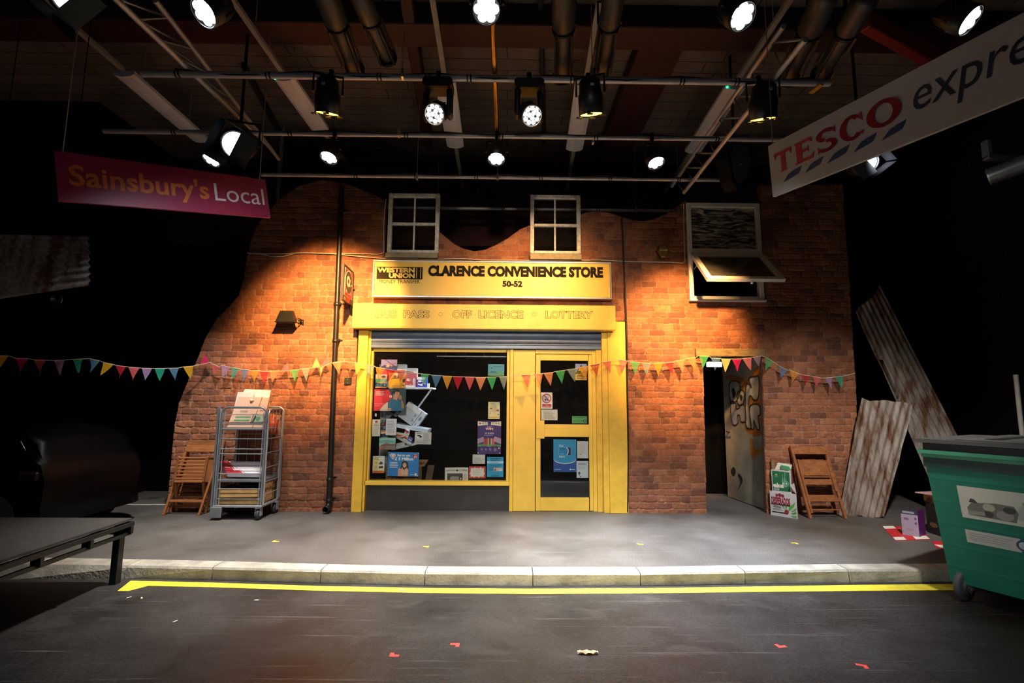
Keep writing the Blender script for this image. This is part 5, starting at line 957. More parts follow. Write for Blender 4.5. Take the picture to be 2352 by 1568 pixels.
mb = MB(); a, b = V((ax0+.05, yb_-.035, zb+.17)), V((ax1-.03, yb_-.035, zb+.17)); mb.add([a, b, b+V((0, .0, .10)), a+V((.03, .0, .12))], [(0, 1, 2, 3), (3, 2, 1, 0)], CB); part(mb, 'flap', tr_)
def lump(label, name, cat, c, sx, sy, sz, mt, n=16, am=.22, seed=1):
    mb = MB(); r_ = random.Random(seed); ph = [r_.uniform(0, 6) for _ in range(8)]; mb.ball((0, 0, 0), 1, mt, n)
    for p in mb.v:
        k = 1+am*(math.sin(3*p.x+ph[0])*math.sin(4*p.y+ph[1])+.6*math.sin(7*p.z+ph[2]+2*p.x)+.35*math.sin(11*p.x+ph[3]+5*p.z))
        p.x, p.y, p.z = c[0]+p.x*k*sx, c[1]+p.y*k*sy, c[2]+p.z*k*sz
    return solo(mb, name, label, cat)
c = q5(1322, 450, -.17)
lump('crumpled orange plastic bag hanging in the back corner of the roller cage', 'plastic_bag', 'bag', (c.x-.035, c.y, c.z), .065, .085, .11, mat('d8552a', .35, 0, .3, 14, .3), 20, .2, 5)
pb = [q5(1185, 1310, -.43), q5(1310, 1250, -.2), q5(1345, 1045, -.2), q5(1215, 1030, -.43)]
f = Fr(pb[0], pb[1]-pb[0], pb[3]-pb[0]); mb = MB(); n_ = 8; vs_ = []; fs = []
for i in range(n_+1):
    for j in range(n_+1):
        a, b = i/n_, j/n_; p = (pb[0].lerp(pb[1], a)).lerp(pb[3].lerp(pb[2], a), b); vs_.append(V((min(p.x, xr-.005)-.012*abs(math.sin(a*9+b*4)), p.y, p.z+.008*math.sin(a*7+b*3))))
for i in range(n_):
    for j in range(n_): fs.append((i*(n_+1)+j, (i+1)*(n_+1)+j, (i+1)*(n_+1)+j+1, i*(n_+1)+j+1))
mb.add(vs_, fs, mat('a8794f', .85, 0, .25, 14, .3)); mb.add([p+V((-.05, .0, 0)) for p in vs_], [tuple(reversed(q)) for q in fs], mat('a8794f', .85, 0, .25, 14, .3)); solo(mb, 'paper_bag', 'creased brown paper bag at the right side of the roller cage base', 'bag')
# ================================================================== beer cartons
def carton(name, label, q, depth_px, els, side, base, group='beer cartons by the alley door'):
    pass
zc = lambda x, y: (1750+x/8.255, 1010+y/8.255)
b0 = PZ(*zc(170, 1420), 0); b1 = PZ(*zc(680, 1500), 0); t0 = PY(*zc(142, 972), b0.y).z; t1 = PY(*zc(655, 1035), b1.y).z; tz = (t0+t1)/2
d_ = V((.09, .15, 0))
LC = thing('beer_carton', 'white beer carton with red lettering and green leaves on the pavement by the door', 'box', (b0+b1)/2, 'beer cartons by the alley door')
LF = Fr(b0, b1-b0, (0, 0, tz)); SF_ = Fr(b1, d_, (0, 0, tz)); WC_ = mat('c9c7cb', .6, 0, .08)
mb = MB(); mb.hexa([b0, b1, b1+d_, b0+d_]+[p+V((0, 0, tz)) for p in (b0, b1, b1+d_, b0+d_)], WC_)
draw(mb, LF, [('c', .27, .87, .05, .07, '8a2030'), ('c', .38, .89, .06, .08, '8a2030'), ('c', .49, .87, .06, .07, '8a2030'), ('r', .04, .46, .76, .52, '3a2028'), ('t', 'DESPERADOS', .05, .5, .76, .80, '8f2234', .05), ('t', 'ORIGINAL', .1, .345, .42, .44, '33302f', .02), ('l', .1, .25, .5, .33, 2, '7a7674'), ('r', .06, .14, .54, .185, '1d1c1c'),
    ('p', [(.56, .3), (.42, .48), (.5, .46)], '4f9a48'), ('p', [(.6, .3), (.56, .48), (.64, .48)], '4f9a48'), ('p', [(.66, .25), (.72, .45), (.95, .68), (.9, .5), (.78, .35)], '5aa64e'), ('p', [(.76, .25), (.86, .36), (.97, .44), (.97, .34)], '67ad5a'), ('p', [(.78, .2), (.97, .3), (.97, .2), (.85, .16)], '4f9a48'), ('p', [(.75, .1), (.97, .13), (.97, .05), (.85, .05)], '67ad5a'), ('c', .61, .22, .075, .1, '8a1a24'), ('c', .62, .235, .035, .05, 'a5333a')])
draw(mb, SF_, [('p', [(.3, .5), (.6, .62), (.7, .5), (.5, .4)], '7a4046'), ('r', .2, .2, .8, .26, '8a868a')]); part(mb, 'carton_body', LC)
mb = MB(); p = b1+d_*.1+V((0, 0, tz)); mb.add([p, p+d_*.8, p+d_*.8+V((-.02, .0, .12)), p+V((-.075, .0, .11))], [(0, 1, 2, 3), (3, 2, 1, 0)], WC_); part(mb, 'open_flap', LC)
e = (b1-b0); u0 = b0+e*.1+d_*.15+V((0, 0, tz+.002)); u1 = b0+e*.84+d_*.15+V((0, 0, tz+.002)); uz = PY(*zc(200, 565), u0.y).z-tz; d2 = V((.06, .10, 0))
UC = thing('beer_carton', 'green beer carton with white letters standing on the white beer carton', 'box', (u0+u1)/2, 'beer cartons by the alley door')
UF = Fr(u0, u1-u0, (0, 0, uz)); mb = MB(); mb.hexa([u0, u1, u1+d2, u0+d2]+[p+V((0, 0, uz)) for p in (u0, u1, u1+d2, u0+d2)], WC_)
bt = lambda x, y, s: [(x-.05*s, y), (x-.05*s, y+.36*s), (x-.018*s, y+.48*s), (x-.018*s, y+.68*s), (x+.018*s, y+.68*s), (x+.018*s, y+.48*s), (x+.05*s, y+.36*s), (x+.05*s, y)]
draw(mb, UF, [('r', .045, .05, .93, .95, '1d6a40'), ('p', bt(.58, .26, .85), '7fae90'), ('p', [(.575, .3), (.575, .55), (.59, .6), (.59, .8), (.6, .8), (.6, .6), (.61, .3)], '2f7a50'), ('p', bt(.7, .26, .95), '8ab89a'), ('p', [(.69, .3), (.69, .6), (.70, .8), (.71, .8), (.725, .6), (.725, .3)], '2f7a50'), ('c', .6, .4, .06, .06, 'b9d0bf'), ('c', .75, .42, .12, .13, '8ab89a'), ('c', .75, .42, .085, .1, '2f7a50'), ('c', .75, .42, .05, .06, 'b9d0bf'),
    ('c', .26, .8, .06, .035, 'c9b98a'), ('l', .16, .68, .38, .76, 2, '8ab89a'), ('t', 'eke', .07, .2, .62, .41, W_, .05), ('r', .1, .06, .37, .19, 'b9bdb8')]+[('r', .13+.03*i, .08, .142+.03*i, .17, '3a3d3a') for i in range(7)])
part(mb, 'carton_body', UC)
mb = MB(); p0, p1 = u0+d2+V((0, 0, uz)), u1+d2+V((0, 0, uz)); mb.add([p0, p1, p1+V((.03, .01, .07)), p0+V((.04, .01, .09))], [(0, 1, 2, 3), (3, 2, 1, 0)], mat('d5d0c4', .7)); part(mb, 'open_flap', UC)
mb = MB(); p1 = u1+V((0, 0, uz)); p0 = u0.lerp(u1, .5)+V((0, 0, uz)); mb.add([p0+V((.02, .03, .012)), p1+V((.02, .02, .012)), p1+V((.03, .08, .05)), p0+V((.06, .1, .06))], [(0, 1, 2, 3), (3, 2, 1, 0)], mat('3a8a58', .6)); part(mb, 'green_flap', UC)
mb = MB(); a = PY(*zc(195, 560), -.06); mb.box((a.x-.01, -.07, .0), (a.x+.03, -.05, PY(*zc(205, 365), -.06).z), CB); solo(mb, 'cardboard_strip', 'upright strip of brown cardboard behind the green beer carton', 'cardboard')
# ================================================================== corrugated iron
RUST = rust_mat()
def corrugated(label, TL, TR, BR, BL, waves, amp, along='u', rag=.02, seed=3, bite=None, group='rusty corrugated iron sheets'):
    r_ = random.Random(seed); f = Fr(BL, BR-BL, TL-BL); nu, nv = (waves*8, 24) if along == 'u' else (36, waves*8)
    
    def soft(n_, s_, st):
        k_ = [r_.uniform(-s_, s_) for _ in range(n_//st+3)]; return [k_[i//st]*(1-i % st/st)+k_[i//st+1]*(i % st/st) for i in range(n_+1)]
    eb, et, el_, er_ = soft(nu, rag, 9), soft(nu, rag, 9), soft(nv, rag*.6, 3), soft(nv, rag*.6, 3)
    vs_, fs = [], []
    for j in range(nv+1):
        for i in range(nu+1):
            a, b = i/nu, j/nv
            aa, b2 = a, b
            if i == 0: aa += el_[j]+(bite(b) if bite else 0)
            if i == nu: aa += er_[j]
            if j == 0: b2 += max(0, eb[i])
            if j == nv: b2 += et[i]
            p = BL.lerp(BR, aa).lerp(TL.lerp(TR, aa), b2); k = a if along == 'u' else b
            vs_.append(p+f.n*amp*math.sin(2*math.pi*waves*k))
    for j in range(nv):
        for i in range(nu): o = j*(nu+1)+i; fs.append((o, o+1, o+nu+2, o+nu+1))
    mb = MB(); mb.add(vs_, fs, RUST, True); mb.add([p-f.n*.002 for p in vs_], [tuple(reversed(q)) for q in fs], RUST, True)
    return solo(mb, 'corrugated_sheet', label, 'corrugated sheet', group)
corrugated('tall rusty corrugated sheet leaning beside the right end of the brick wall', PY(1964, 714, .06), PY(2022, 658, .06), PZ(2298, 1192, 0), PZ(2172, 1184, 0), 7, .011, 'u', .01, 4, lambda b: .35*(.55 < b < .72)*1+(.12 if .45 < b <= .55 else 0))
corrugated('short wide rusty corrugated sheet standing on the pavement right of the old chair', PY(1979, 914, -.34), PY(2098, 927, -.36), PZ(2031, 1190, 0), PZ(1926, 1182, 0), 7, .011, 'u', .018, 9)
sl = corrugated('rusty corrugated sheet hanging level at the left edge of the stage', PY(-70, 537, -2.5), PY(203, 543, -2.5), PY(206, 655, -2.5), PY(-70, 697, -2.5), 7, .012, 'v', .006, 12)
for a in (-20, 150):
    mb = MB(); p = PY(a, 540, -2.49); mb.tube([p, V((p.x, p.y, 5.55))], .004, BLK, 5); solo(mb, 'hanging_wire', 'thin dark wire holding up the %s of the left corrugated sheet' % ('outer end' if a < 0 else 'inner end'), 'wire', 'wires of the left corrugated sheet')
# ================================================================== green bin
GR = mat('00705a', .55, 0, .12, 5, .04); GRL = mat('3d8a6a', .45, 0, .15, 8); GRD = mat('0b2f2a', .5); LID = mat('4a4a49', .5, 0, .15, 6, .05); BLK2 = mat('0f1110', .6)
bd = V((.47, -.883, 0)).normalized(); be = V((bd.y*-1, bd.x, 0)); c0 = PZ(2183, 1333, .035)
B0 = V((c0.x, c0.y, 0)); BLn, BWd, tp = 1.30, .95, .075
gb = thing('wheelie_bin', 'large green four wheeled bin at the right edge of the road', 'bin', B0+bd*.65+be*.47+V((0, 0, -KH)))
zb0, zr = .035, Z(2137, 1040, (B0-bd*tp-be*tp).y)
lo = [B0, B0+bd*BLn, B0+bd*BLn+be*BWd, B0+be*BWd]; hi = [B0-bd*tp-be*tp, B0+bd*(BLn+tp)-be*tp, B0+bd*(BLn+tp)+be*(BWd+tp), B0-bd*tp+be*(BWd+tp)]
lo = [p+V((0, 0, zb0)) for p in lo]; hi = [V((p.x, p.y, zr)) for p in hi]
FB = Fr(lo[0], lo[1]-lo[0], hi[0]-lo[0])
def bl_(a, b, h=0):                          # point on the tapered road-side face
    p = lo[0].lerp(lo[1], a).lerp(hi[0].lerp(hi[1], a), b); return p+FB.n*h
mb = MB(); mb.add(lo+hi, [(0, 1, 5, 4), (1, 2, 6, 5), (2, 3, 7, 6), (3, 0, 4, 7), (3, 2, 1, 0)], GR)
for b_ in (.12, .28, .45, .62, .8):
    mb.add([bl_(0, b_, .0009), bl_(1, b_, .0009), bl_(1, b_+.006, .0009), bl_(0, b_+.006, .0009), bl_(0, b_-.008, 0), bl_(1, b_-.008, 0), bl_(1, b_+.02, 0), bl_(0, b_+.02, 0)], [(0, 1, 2, 3), (4, 5, 1, 0), (3, 2, 6, 7)], GR)
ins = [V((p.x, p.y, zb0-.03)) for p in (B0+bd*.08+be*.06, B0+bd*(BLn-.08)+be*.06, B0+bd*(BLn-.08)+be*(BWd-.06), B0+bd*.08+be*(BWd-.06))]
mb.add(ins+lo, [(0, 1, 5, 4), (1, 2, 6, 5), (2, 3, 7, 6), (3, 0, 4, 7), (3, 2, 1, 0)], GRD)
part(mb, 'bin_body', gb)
def ring_(z0, z1, out, mt, mb):
    A = [p.copy() for p in hi]; ctr = sum(A, V((0, 0, 0)))/4; Q = []
    for z_ in (z0, z1):
        for p in A:
            d = V((p.x-ctr.x, p.y-ctr.y, 0)); n1 = bd*(1 if d.dot(bd) > 0 else -1)+be*(1 if d.dot(be) > 0 else -1); q = p+n1*out; Q.append(V((q.x, q.y, z_)))
    mb.hexa(Q, mt)
mb = MB(); ring_(zr-.0, zr+.03, .03, GRL, mb); ring_(zr-.03, zr, .012, GRL, mb); part(mb, 'rim', gb, 'pale green rim')
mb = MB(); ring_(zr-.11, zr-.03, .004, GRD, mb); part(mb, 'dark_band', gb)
mb = MB(); ring_(zr+.03, zr+.09, .0, BLK2, mb); ring_(zr+.09, zr+.12, .04, LID, mb)
for t in (.25, .5, .75): mb.bar(hi[0]+bd*(BLn*t)+be*.1+V((0, 0, .13)), hi[0]+bd*(BLn*t)+be*.95+V((0, 0, .13)), .1, .03, LID, V((0, 0, 1)), .008)
mb.bar(hi[0]+bd*.2+be*.09+V((0, 0, .125)), hi[0]+bd*1.3+be*.09+V((0, 0, .125)), .06, .02, LID, V((0, 0, 1)), .006)
part(mb, 'lid', gb, 'dark grey lid')
def fb_inv(px, py):
    a, b = FB.inv(px, py)
    for _ in range(3):                       # allow for the taper
        p = bl_(a, b); q = CAM+(ray(px, py))*((p-CAM).dot(FW)); a += (q-p).dot(bd)/BLn; b += (q-p).z/(zr-zb0)
    return a, b
def bface(q, h, mt): mb.add([bl_(a, b, h) for a, b in q], [tuple(range(len(q)))], mt)
class BinFr:
    def pt(s, a, b, h=0): return bl_(s.a0+(s.a1-s.a0)*a, s.b0+(s.b1-s.b0)*b, h)
def bfr(p, q):
    s = BinFr(); (s.a0, s.b1), (s.a1, s.b0) = fb_inv(*p), fb_inv(*q); return s
z9 = lambda x, y: (2100+x/3.563, 960+y/3.563)
p_, q_ = fb_inv(*z9(358, 550)), fb_inv(*z9(383, 806)); s1 = BinFr(); s1.a0 = (p_[0]+q_[0])/2; s1.b1, s1.b0 = p_[1], q_[1]; s1.a1 = s1.a0+.52
mb = MB(); mb.add([s1.pt(0, 0, .003), s1.pt(1, 0, .003), s1.pt(1, 1, .003), s1.pt(0, 1, .003)], [(0, 1, 2, 3)], mat('bfc2b8', .6, 0, .06))
GA, GB, GC, GD = '6d6c66', '8f908a', '3c3c3a', 'a9aa96'
draw(mb, s1, [('p', [(.06, .12), (.06, .35), (.1, .5), (.3, .58), (.44, .56), (.47, .36), (.44, .08)], GA), ('p', [(.08, .52), (.1, .64), (.13, .62), (.16, .5)], GC), ('c', .24, .42, .05, .12, GD), ('c', .23, .22, .04, .1, GC), ('c', .36, .24, .07, .14, GB), ('p', [(.06, .12), (.2, .16), (.2, .26), (.06, .26)], GB), ('c', .4, .42, .05, .1, GC), ('p', [(.46, .16), (.47, .5), (.5, .62), (.53, .7), (.56, .62), (.6, .5), (.6, .16)], 'a3a8a4'), ('c', .53, .68, .025, .05, GB), ('p', [(.62, .2), (.62, .5), (.66, .56), (.66, .9), (.69, .9), (.69, .56), (.74, .5), (.74, .2)], 'b0b5b0')], .004)
part(mb, 'picture_label', gb, 'white label printed with a picture of glass and scrap')
p_, q_ = fb_inv(*z9(421, 907)), fb_inv(*z9(428, 1010)); r2 = fb_inv(*z9(862, 975)); s2 = BinFr(); s2.a0 = (p_[0]+q_[0])/2; s2.b1, s2.b0 = p_[1], q_[1]; s2.a1 = r2[0]
mb = MB(); mb.add([s2.pt(0, 0, .003), s2.pt(1, 0, .003), s2.pt(1, 1, .003), s2.pt(0, 1, .003)], [(0, 1, 2, 3)], mat('b9bcb6', .6, 0, .06))
draw(mb, s2, [('l', .05, .2, .92, .85, 4, '9da19c')], .004); part(mb, 'text_label', gb, 'white label of faint small print')
a_, b_ = fb_inv(2353, 1254); mb = MB(); mb.add([bl_(a_+.032*math.cos(t*math.pi/9), b_+.04*math.sin(t*math.pi/9), .004) for t in range(18)], [tuple(range(18))], ink('24406e')); mb.add([bl_(a_+.022*math.cos(t*math.pi/9), b_+.028*math.sin(t*math.pi/9), .005) for t in range(18)], [tuple(range(18))], ink('b9c2cc')); part(mb, 'round_label', gb, 'round blue label')
a_, b_ = fb_inv(*z9(145, 320)); mb = MB(); mb.add([bl_(a_+x, b_+y, .004) for x, y in ((0, -.03), (.05, -.03), (.05, 0), (0, 0))], [(0, 1, 2, 3)], ink('a8524c')); part(mb, 'red_sticker', gb)
for t, s_ in ((.06, .07), (.93, .07), (.06, .86), (.93, .86)):
    p = B0+bd*BLn*t+be*s_; zc_ = -KH+.115; mb = MB()
    mb.lathe((p.x, p.y, zb0-.05), (0, 0, 1), [(.05, 0), (.05, .03), (.02, .04)], ALU, 14)
    ax = (bd*.97+be*-.15).normalized(); sd_ = V((-ax.y, ax.x, 0))
    for k in (-1, 1): mb.bar(p+sd_*0+ax*(.035*k)+V((0, 0, zb0-.06)), p+ax*(.035*k)-sd_*.03+V((0, 0, zc_)), .008, .05, ALU, sd_)
    cs = part(mb, 'castor', gb); mb = MB(); mb.lathe(p-sd_*.03+V((0, 0, zc_))-ax*.025, ax, [(.02, 0), (.10, 0), (.115, .01), (.115, .04), (.10, .05), (.02, .05)], mat('4a4c50', .6, 0, .2), 20); mb.lathe(p-sd_*.03+V((0, 0, zc_))-ax*.03, ax, [(.001, 0), (.06, 0), (.06, .06), (.001, .06)], mat('55585c', .5, .2), 16); part(mb, 'wheel', cs)
# ------------------------------------------------------------------ rubbish behind the bin
mb = MB(); q = [PZ(*p, 0) for p in ((2057, 1241.5), (2136, 1239), (2112, 1209), (2027, 1209.5))]; f = Fr(q[0], q[1]-q[0], q[3]-q[0])
mb.hexa(q+[p+V((0, 0, .006)) for p in q], ink('c4252c')); draw(mb, f, [('r', 0, .0, .32, .2, W_), ('r', .6, 0, 1, .22, W_), ('r', 0, .8, .35, 1, W_), ('r', .45, .55, .62, .8, W_)], .0075); solo(mb, 'striped_board', 'red and white striped board lying flat on the pavement near the green bin', 'board')
mb = MB(); q = [PZ(*p, 0) for p in ((2150, 1257), (2185, 1265), (2185, 1246), (2140, 1243))]; mb.hexa(q+[p+V((0, 0, .006)) for p in q], ink('c4252c')); mb.add([p+V((0, 0, .007)) for p in (q[0].lerp(q[1], .4), q[1], q[1].lerp(q[2], .5), q[0].lerp(q[3], .4))], [(0, 1, 2, 3)], ink(W_)); solo(mb, 'striped_board', 'scrap of red and white board half hidden by the green bin', 'board')
def streetbox(name, label, p0, p1, zpy, dep, base, side, els=(), zlift=0.0, p2=None):
    a, b = PZ(p0[0], p0[1], zlift), PZ(p1[0], p1[1], zlift); hgt = PY(p0[0], zpy, a.y).z-zlift; f = Fr(a, b-a, (0, 0, hgt)); d = (PZ(p2[0], p2[1], zlift)-b) if p2 else -f.n*dep; mb = MB()
    Q = [a, b, b+d, a+d]; Q += [p+V((0, 0, hgt)) for p in Q]; mb.hexa(Q, mat(base, .6, 0, .08)); g_ = Fr(b, d, (0, 0, hgt)); mb.face(g_, [(0, 0), (1, 0), (1, 1), (0, 1)], .001, ink(side)); draw(mb, f, els); return solo(mb, name, label, 'box'), Q
streetbox('ink_carton', 'white and purple carton standing on the striped board by the bin', (2073, 1227), (2112, 1233), 1168, .16, '2a2630', '651a70', [('r', 0, 0, 1, .82, '9a8a9e'), ('r', .1, .86, .8, .94, '8d8d98'), ('c', .3, .64, .16, .05, '6a5a78'), ('c', .85, .68, .06, .05, '5a3a50'), ('c', .85, .5, .06, .05, '5a3a50'), ('l', .3, .2, .7, .28, 1, '8a7490')], .008, (2127, 1226))
_, Qb = streetbox('black_box', 'black box squeezed between the purple carton and the green bin', (2131, 1222), (2178, 1238), 1150, .22, '141316', '0e0d0f', [('c', .35, .3, .2, .08, '6a4a34')], .0)
za = Qb[4].z
sa_, sb_ = Qb[4].lerp(Qb[5], .02)+V((0, .02, .001)), Qb[4].lerp(Qb[5], .95)+V((0, .02, .001)); sh_ = max(.06, PY(2125, 1131, sa_.y).z-za); f = Fr(sa_, sb_-sa_, (0, 0, sh_)); mb = MB()
Q = [sa_, sb_, sb_-f.n*.16, sa_-f.n*.16]; Q += [p+V((0, 0, sh_)) for p in Q]; mb.hexa(Q, mat('8a5a20', .6, 0, .08)); draw(mb, f, [('r', .0, .8, 1, 1, 'b98a70'), ('p', [(.1, 0), (.3, .7), (.5, .2), (.6, .7), (.8, 0)], '4a2d10')]); solo(mb, 'snack_carton', 'orange brown carton on top of the black box beside the bin', 'box')
zc2 = za+sh_+.001
mb = MB(); q = [Q[4]+V((-.12, -.03, .002)), Q[5]+V((.04, -.03, .002)), Q[6]+V((.04, .02, .002)), Q[7]+V((-.05, .02, .002))]; mb.hexa(q+[p+V((0, 0, .012)) for p in q], mat('b58a8a', .6, 0, .2)); solo(mb, 'card_sheet', 'flat pinkish sheet of card on top of the orange brown carton', 'card')
# right wall standpipe, duct
mb = MB(); p0, p1 = PX(2343, 955, 5.56), PX(2333, 860, 5.56); mb.tube([V((5.56, p0.y, 0)), V((5.56, p0.y, p0.z)), V((5.56, p1.y+.0, p1.z))], .022, mat('9b978f', .5), 8); solo(mb, 'wall_pipe', 'pale thin pipe standing against the right wall behind the bin', 'pipe')
du = thing('air_duct', 'ribbed silver air duct high on the right wall', 'duct', PX(2310, 370, 5.3))
SIL = mat('9a9a98', .35, .8, .15, 10); a, b = PY(2268, 408, -1.5), PY(2420, 350, -1.9); mb = MB(); n_ = 30; P_ = [a.lerp(b, i/n_) for i in range(n_+1)]; mb.tube(P_, [.10 if i % 2 else .085 for i in range(n_+1)], SIL, 14); part(mb, 'hose', du)
mb = MB(); c = PY(2300, 362, -1.55); mb.box((c.x-.17, c.y-.03, c.z-.0), (c.x-.12, c.y+.05, c.z+.2), SIL, .004); mb.box((c.x-.17, c.y-.03, c.z-.02), (c.x+.6, c.y+.05, c.z+.02), SIL, .004); part(mb, 'bracket', du)
# ================================================================== black platform at the left
DKP = mat('121212', .5, 0, .2, 8); TOPM = mat('3a3734', .75, 0, .2, 14, .1)
lp = PZ(288, 1334, -KH); ztp = PY(303, 1189, lp.y).z; A = PZ(303, 1189, ztp); Bn = PZ(0, 1287, ztp); dirn = (Bn-A).normalized(); 
pl = thing('stage_platform', 'low black stage platform on legs at the left edge of the road', 'platform', (lp.x, lp.y, -KH))
E = A+dirn*2.6; lf = V((-2.6, 0, 0)); SFp = Fr(E, A-E, (0, 0, .02))
mb = MB(); q = [A+lf, E+lf, E, A]; mb.hexa([p-V((0, 0, .02)) for p in q]+q, TOPM); part(mb, 'top', pl)
side = Fr(V((A.x, A.y, A.z-.02)), E-A, (0, 0, -.11)); mb = MB()
ln = side.u.length; nslot = 6
mb.bar(side.pt(0, .25), side.pt(1, .25), .03, .055, DKP, side.n); mb.bar(side.pt(0, .93), side.pt(1, .93), .03, .022, DKP, side.n)
for i in range(nslot+1): mb.bar(side.pt(i/nslot*.97+.012, .4), side.pt(i/nslot*.97+.012, .95), .03, .07, DKP, side.n)
part(mb, 'side_frame', pl)
mb = MB(); bk = Fr(V((A.x, A.y, A.z-.02)), lf, (0, 0, -.11)); mb.bar(bk.pt(0, .25), bk.pt(1, .25), .03, .055, DKP, bk.n); mb.bar(bk.pt(0, .93), bk.pt(1, .93), .03, .022, DKP, bk.n); part(mb, 'back_frame', pl)
for p in (A+dirn*.06+V((-.05, 0, 0)), E-dirn*.06+V((-.05, 0, 0)), A+lf+V((.08, -.05, 0)), E+lf+V((.08, .05, 0))):
    mb = MB(); mb.box((p.x-.03, p.y-.03, -KH if p.y < kf[1].y-.03 or True else 0), (p.x+.03, p.y+.03, A.z-.02), DKP, .004); part(mb, 'leg', pl)
# ================================================================== dark parked car behind the platform
CP = mat('020203', .4, 0, .1, 4, spec=.15); TY = mat('0a0a0a', .8); GLC = mat('040405', .3)
cx0, cy0, cy1 = -4.46, -1.72, -.45; car = thing('car', 'small black hatchback in the dark behind the platform at far left', 'car', (cx0-1.5, (cy0+cy1)/2, 0))
pr = [(0, .22), (-.02, .42), (-.0, .62), (-.06, .80), (-.12, .84), (-.2, 1.02), (-.42, 1.13), (-.9, 1.17), (-1.5, 1.15), (-1.95, .86), (-2.75, .76), (-2.95, .6), (-2.98, .3), (-2.9, .2)]
def section(k, y): return [V((cx0+x*1, y, z)) for x, z in pr]
mb = MB(); n_ = len(pr); rows = []
for y_, sx_, sz_ in ((cy0+.10, .97, .96), (cy0+.02, .99, .99), (cy0, 1, 1), (cy1, 1, 1), (cy1-.02, .99, .99), (cy1-.10+.0, .97, .96)):
    rows.append(y_)
ys_ = [cy0, cy0+.06, cy0+.16, cy1-.16, cy1-.06, cy1]; ks = [.0, .6, 1, 1, .6, .0]; vs_ = []
for y_, k in zip(ys_, ks):
    for x, z in pr:
        zz = z if z < .8 else .8+(z-.8)*(.82+.18*k); xx = -1.5+(x+1.5)*(.975+.025*k); vs_.append(V((cx0+xx, y_+(.10 if k == 0 and z > .84 else 0)*(1 if y_ < -1 else -1), zz)))
fs = []
for r in range(5):
    for i in range(n_): fs.append((r*n_+i, r*n_+(i+1) % n_, (r+1)*n_+(i+1) % n_, (r+1)*n_+i))
mb.add(vs_, fs, CP, True); mb.add(vs_[:n_], [tuple(range(n_))], CP); mb.add(vs_[-n_:], [tuple(range(n_-1, -1, -1))], CP); part(mb, 'body', car)
mb = MB(); mb.add([V((cx0+x, cy0+.06, z)) for x, z in ((-.30, .86), (-.36, 1.02), (-.5, 1.07), (-.85, 1.08), (-.78, .86))], [(0, 1, 2, 3, 4), (4, 3, 2, 1, 0)], GLC); part(mb, 'side_window', car)
mb = MB(); mb.add([V((cx0+x, cy0+.06, z)) for x, z in ((-.84, .86), (-.91, 1.08), (-1.45, 1.07), (-1.75, .86))], [(0, 1, 2, 3), (3, 2, 1, 0)], GLC); part(mb, 'side_window', car)
for x_ in (-.55, -2.4):
    for y_ in (cy0-.02, cy1-.16): mb = MB(); mb.lathe((cx0+x_, y_, .27), (0, 1, 0), [(.02, 0), (.16, 0), (.17, .01), (.25, .01), (.27, .03), (.27, .17), (.02, .18)], TY, 22); part(mb, 'wheel', car)
CHR = mat('8a8d90', .2, .9); mb = MB(); mb.tube([V((cx0-.80, cy0+.05, .86)), V((cx0-.87, cy0+.05, 1.08))], .008, CHR, 6); part(mb, 'window_trim', car)
mb = MB(); mb.tube([V((cx0-.29, cy0+.05, .86)), V((cx0-.31, cy0+.05, .94)), V((cx0-.37, cy0+.05, 1.03))], .008, CHR, 6); part(mb, 'window_trim', car)
mb = MB(); mb.obox((cx0-.2, cy0+.0, .70), (.2, .05, .09), mat('2a1212', .25), None, .02); part(mb, 'tail_lamp', car)
mb = MB(); mb.obox((cx0-.62, cy0-.0, .78), (.14, .03, .025), CHR, None, .01); part(mb, 'door_handle', car)
# small things on the left wall
mb = MB(); p = PX(498, 680, -5.6); mb.box((-5.71, p.y-.05, p.z-.07), (-5.69, p.y+.05, p.z+.07), mat('5a564f', .5), .004)
q = PY(498, 680, .8); mb = MB(); mb.box((q.x-.035, 1.33, q.z-.06), (q.x+.035, 1.35, q.z+.06), mat('8a857c', .5), .004); o = solo(mb, 'wall_switch', 'small pale switch plate on the black back wall left of the bricks', 'switch')
q = PY(131, 688, -.26); mb = MB(); mb.lathe((q.x, -.25, q.z), (0, -1, 0), [(.075, 0), (.085, .02), (.07, .03), (.066, .018), (.001, .016)], CHR, 18); solo(mb, 'wall_dial', 'small chrome ringed dial on the black wall below the left corrugated sheet', 'dial')
# ================================================================== marks and litter on the ground
def mark(label, c, z, s, ang, mt, cat='tape mark', gr='red tape corners on the road'):
    p = PZ(c[0], c[1], z); ca, sa_ = math.cos(ang), math.sin(ang); mb = MB(); f = Fr((p.x, p.y, z), (ca, sa_, 0), (-sa_, ca, 0)); w_ = .024
    mb.poly(f, [(0, 0), (s, 0), (s, w_), (w_, w_), (w_, s*.8), (0, s*.8)], 0, .0015, mt); solo(mb, 'tape_mark', label, cat, gr)
RT_ = mat('d8463c', .6); YT = mat('d6b53a', .6)
mark('red tape corner in the road, the lowest left of the four', (893, 1508), -KH, .06, 0, RT_); mark('red tape corner in the road below the shop window', (1056, 1477), -KH, .06, math.pi, RT_)
mark('red tape corner in the road below the alley doorway', (1790, 1488), -KH, .06, .2, RT_); mark('red tape corner in the road, farthest right of the four', (1990, 1527), -KH, .06, math.pi*.9, RT_)
G2 = 'yellow tape corners on the pavement'
mark('yellow tape corner on the pavement in front of the roller cage', (624, 1244), 0, .07, -.0, YT, gr=G2); mark('yellow tape corner on the pavement in front of the shop window', (986, 1254), 0, .06, math.pi, YT, gr=G2)
mark('yellow tape corner on the pavement in front of the brick pier', (1467, 1251), 0, .06, .2, YT, gr=G2); mark('yellow tape corner on the pavement in front of the beer cartons', (1829, 1246), 0, .06, math.pi, YT, gr=G2)
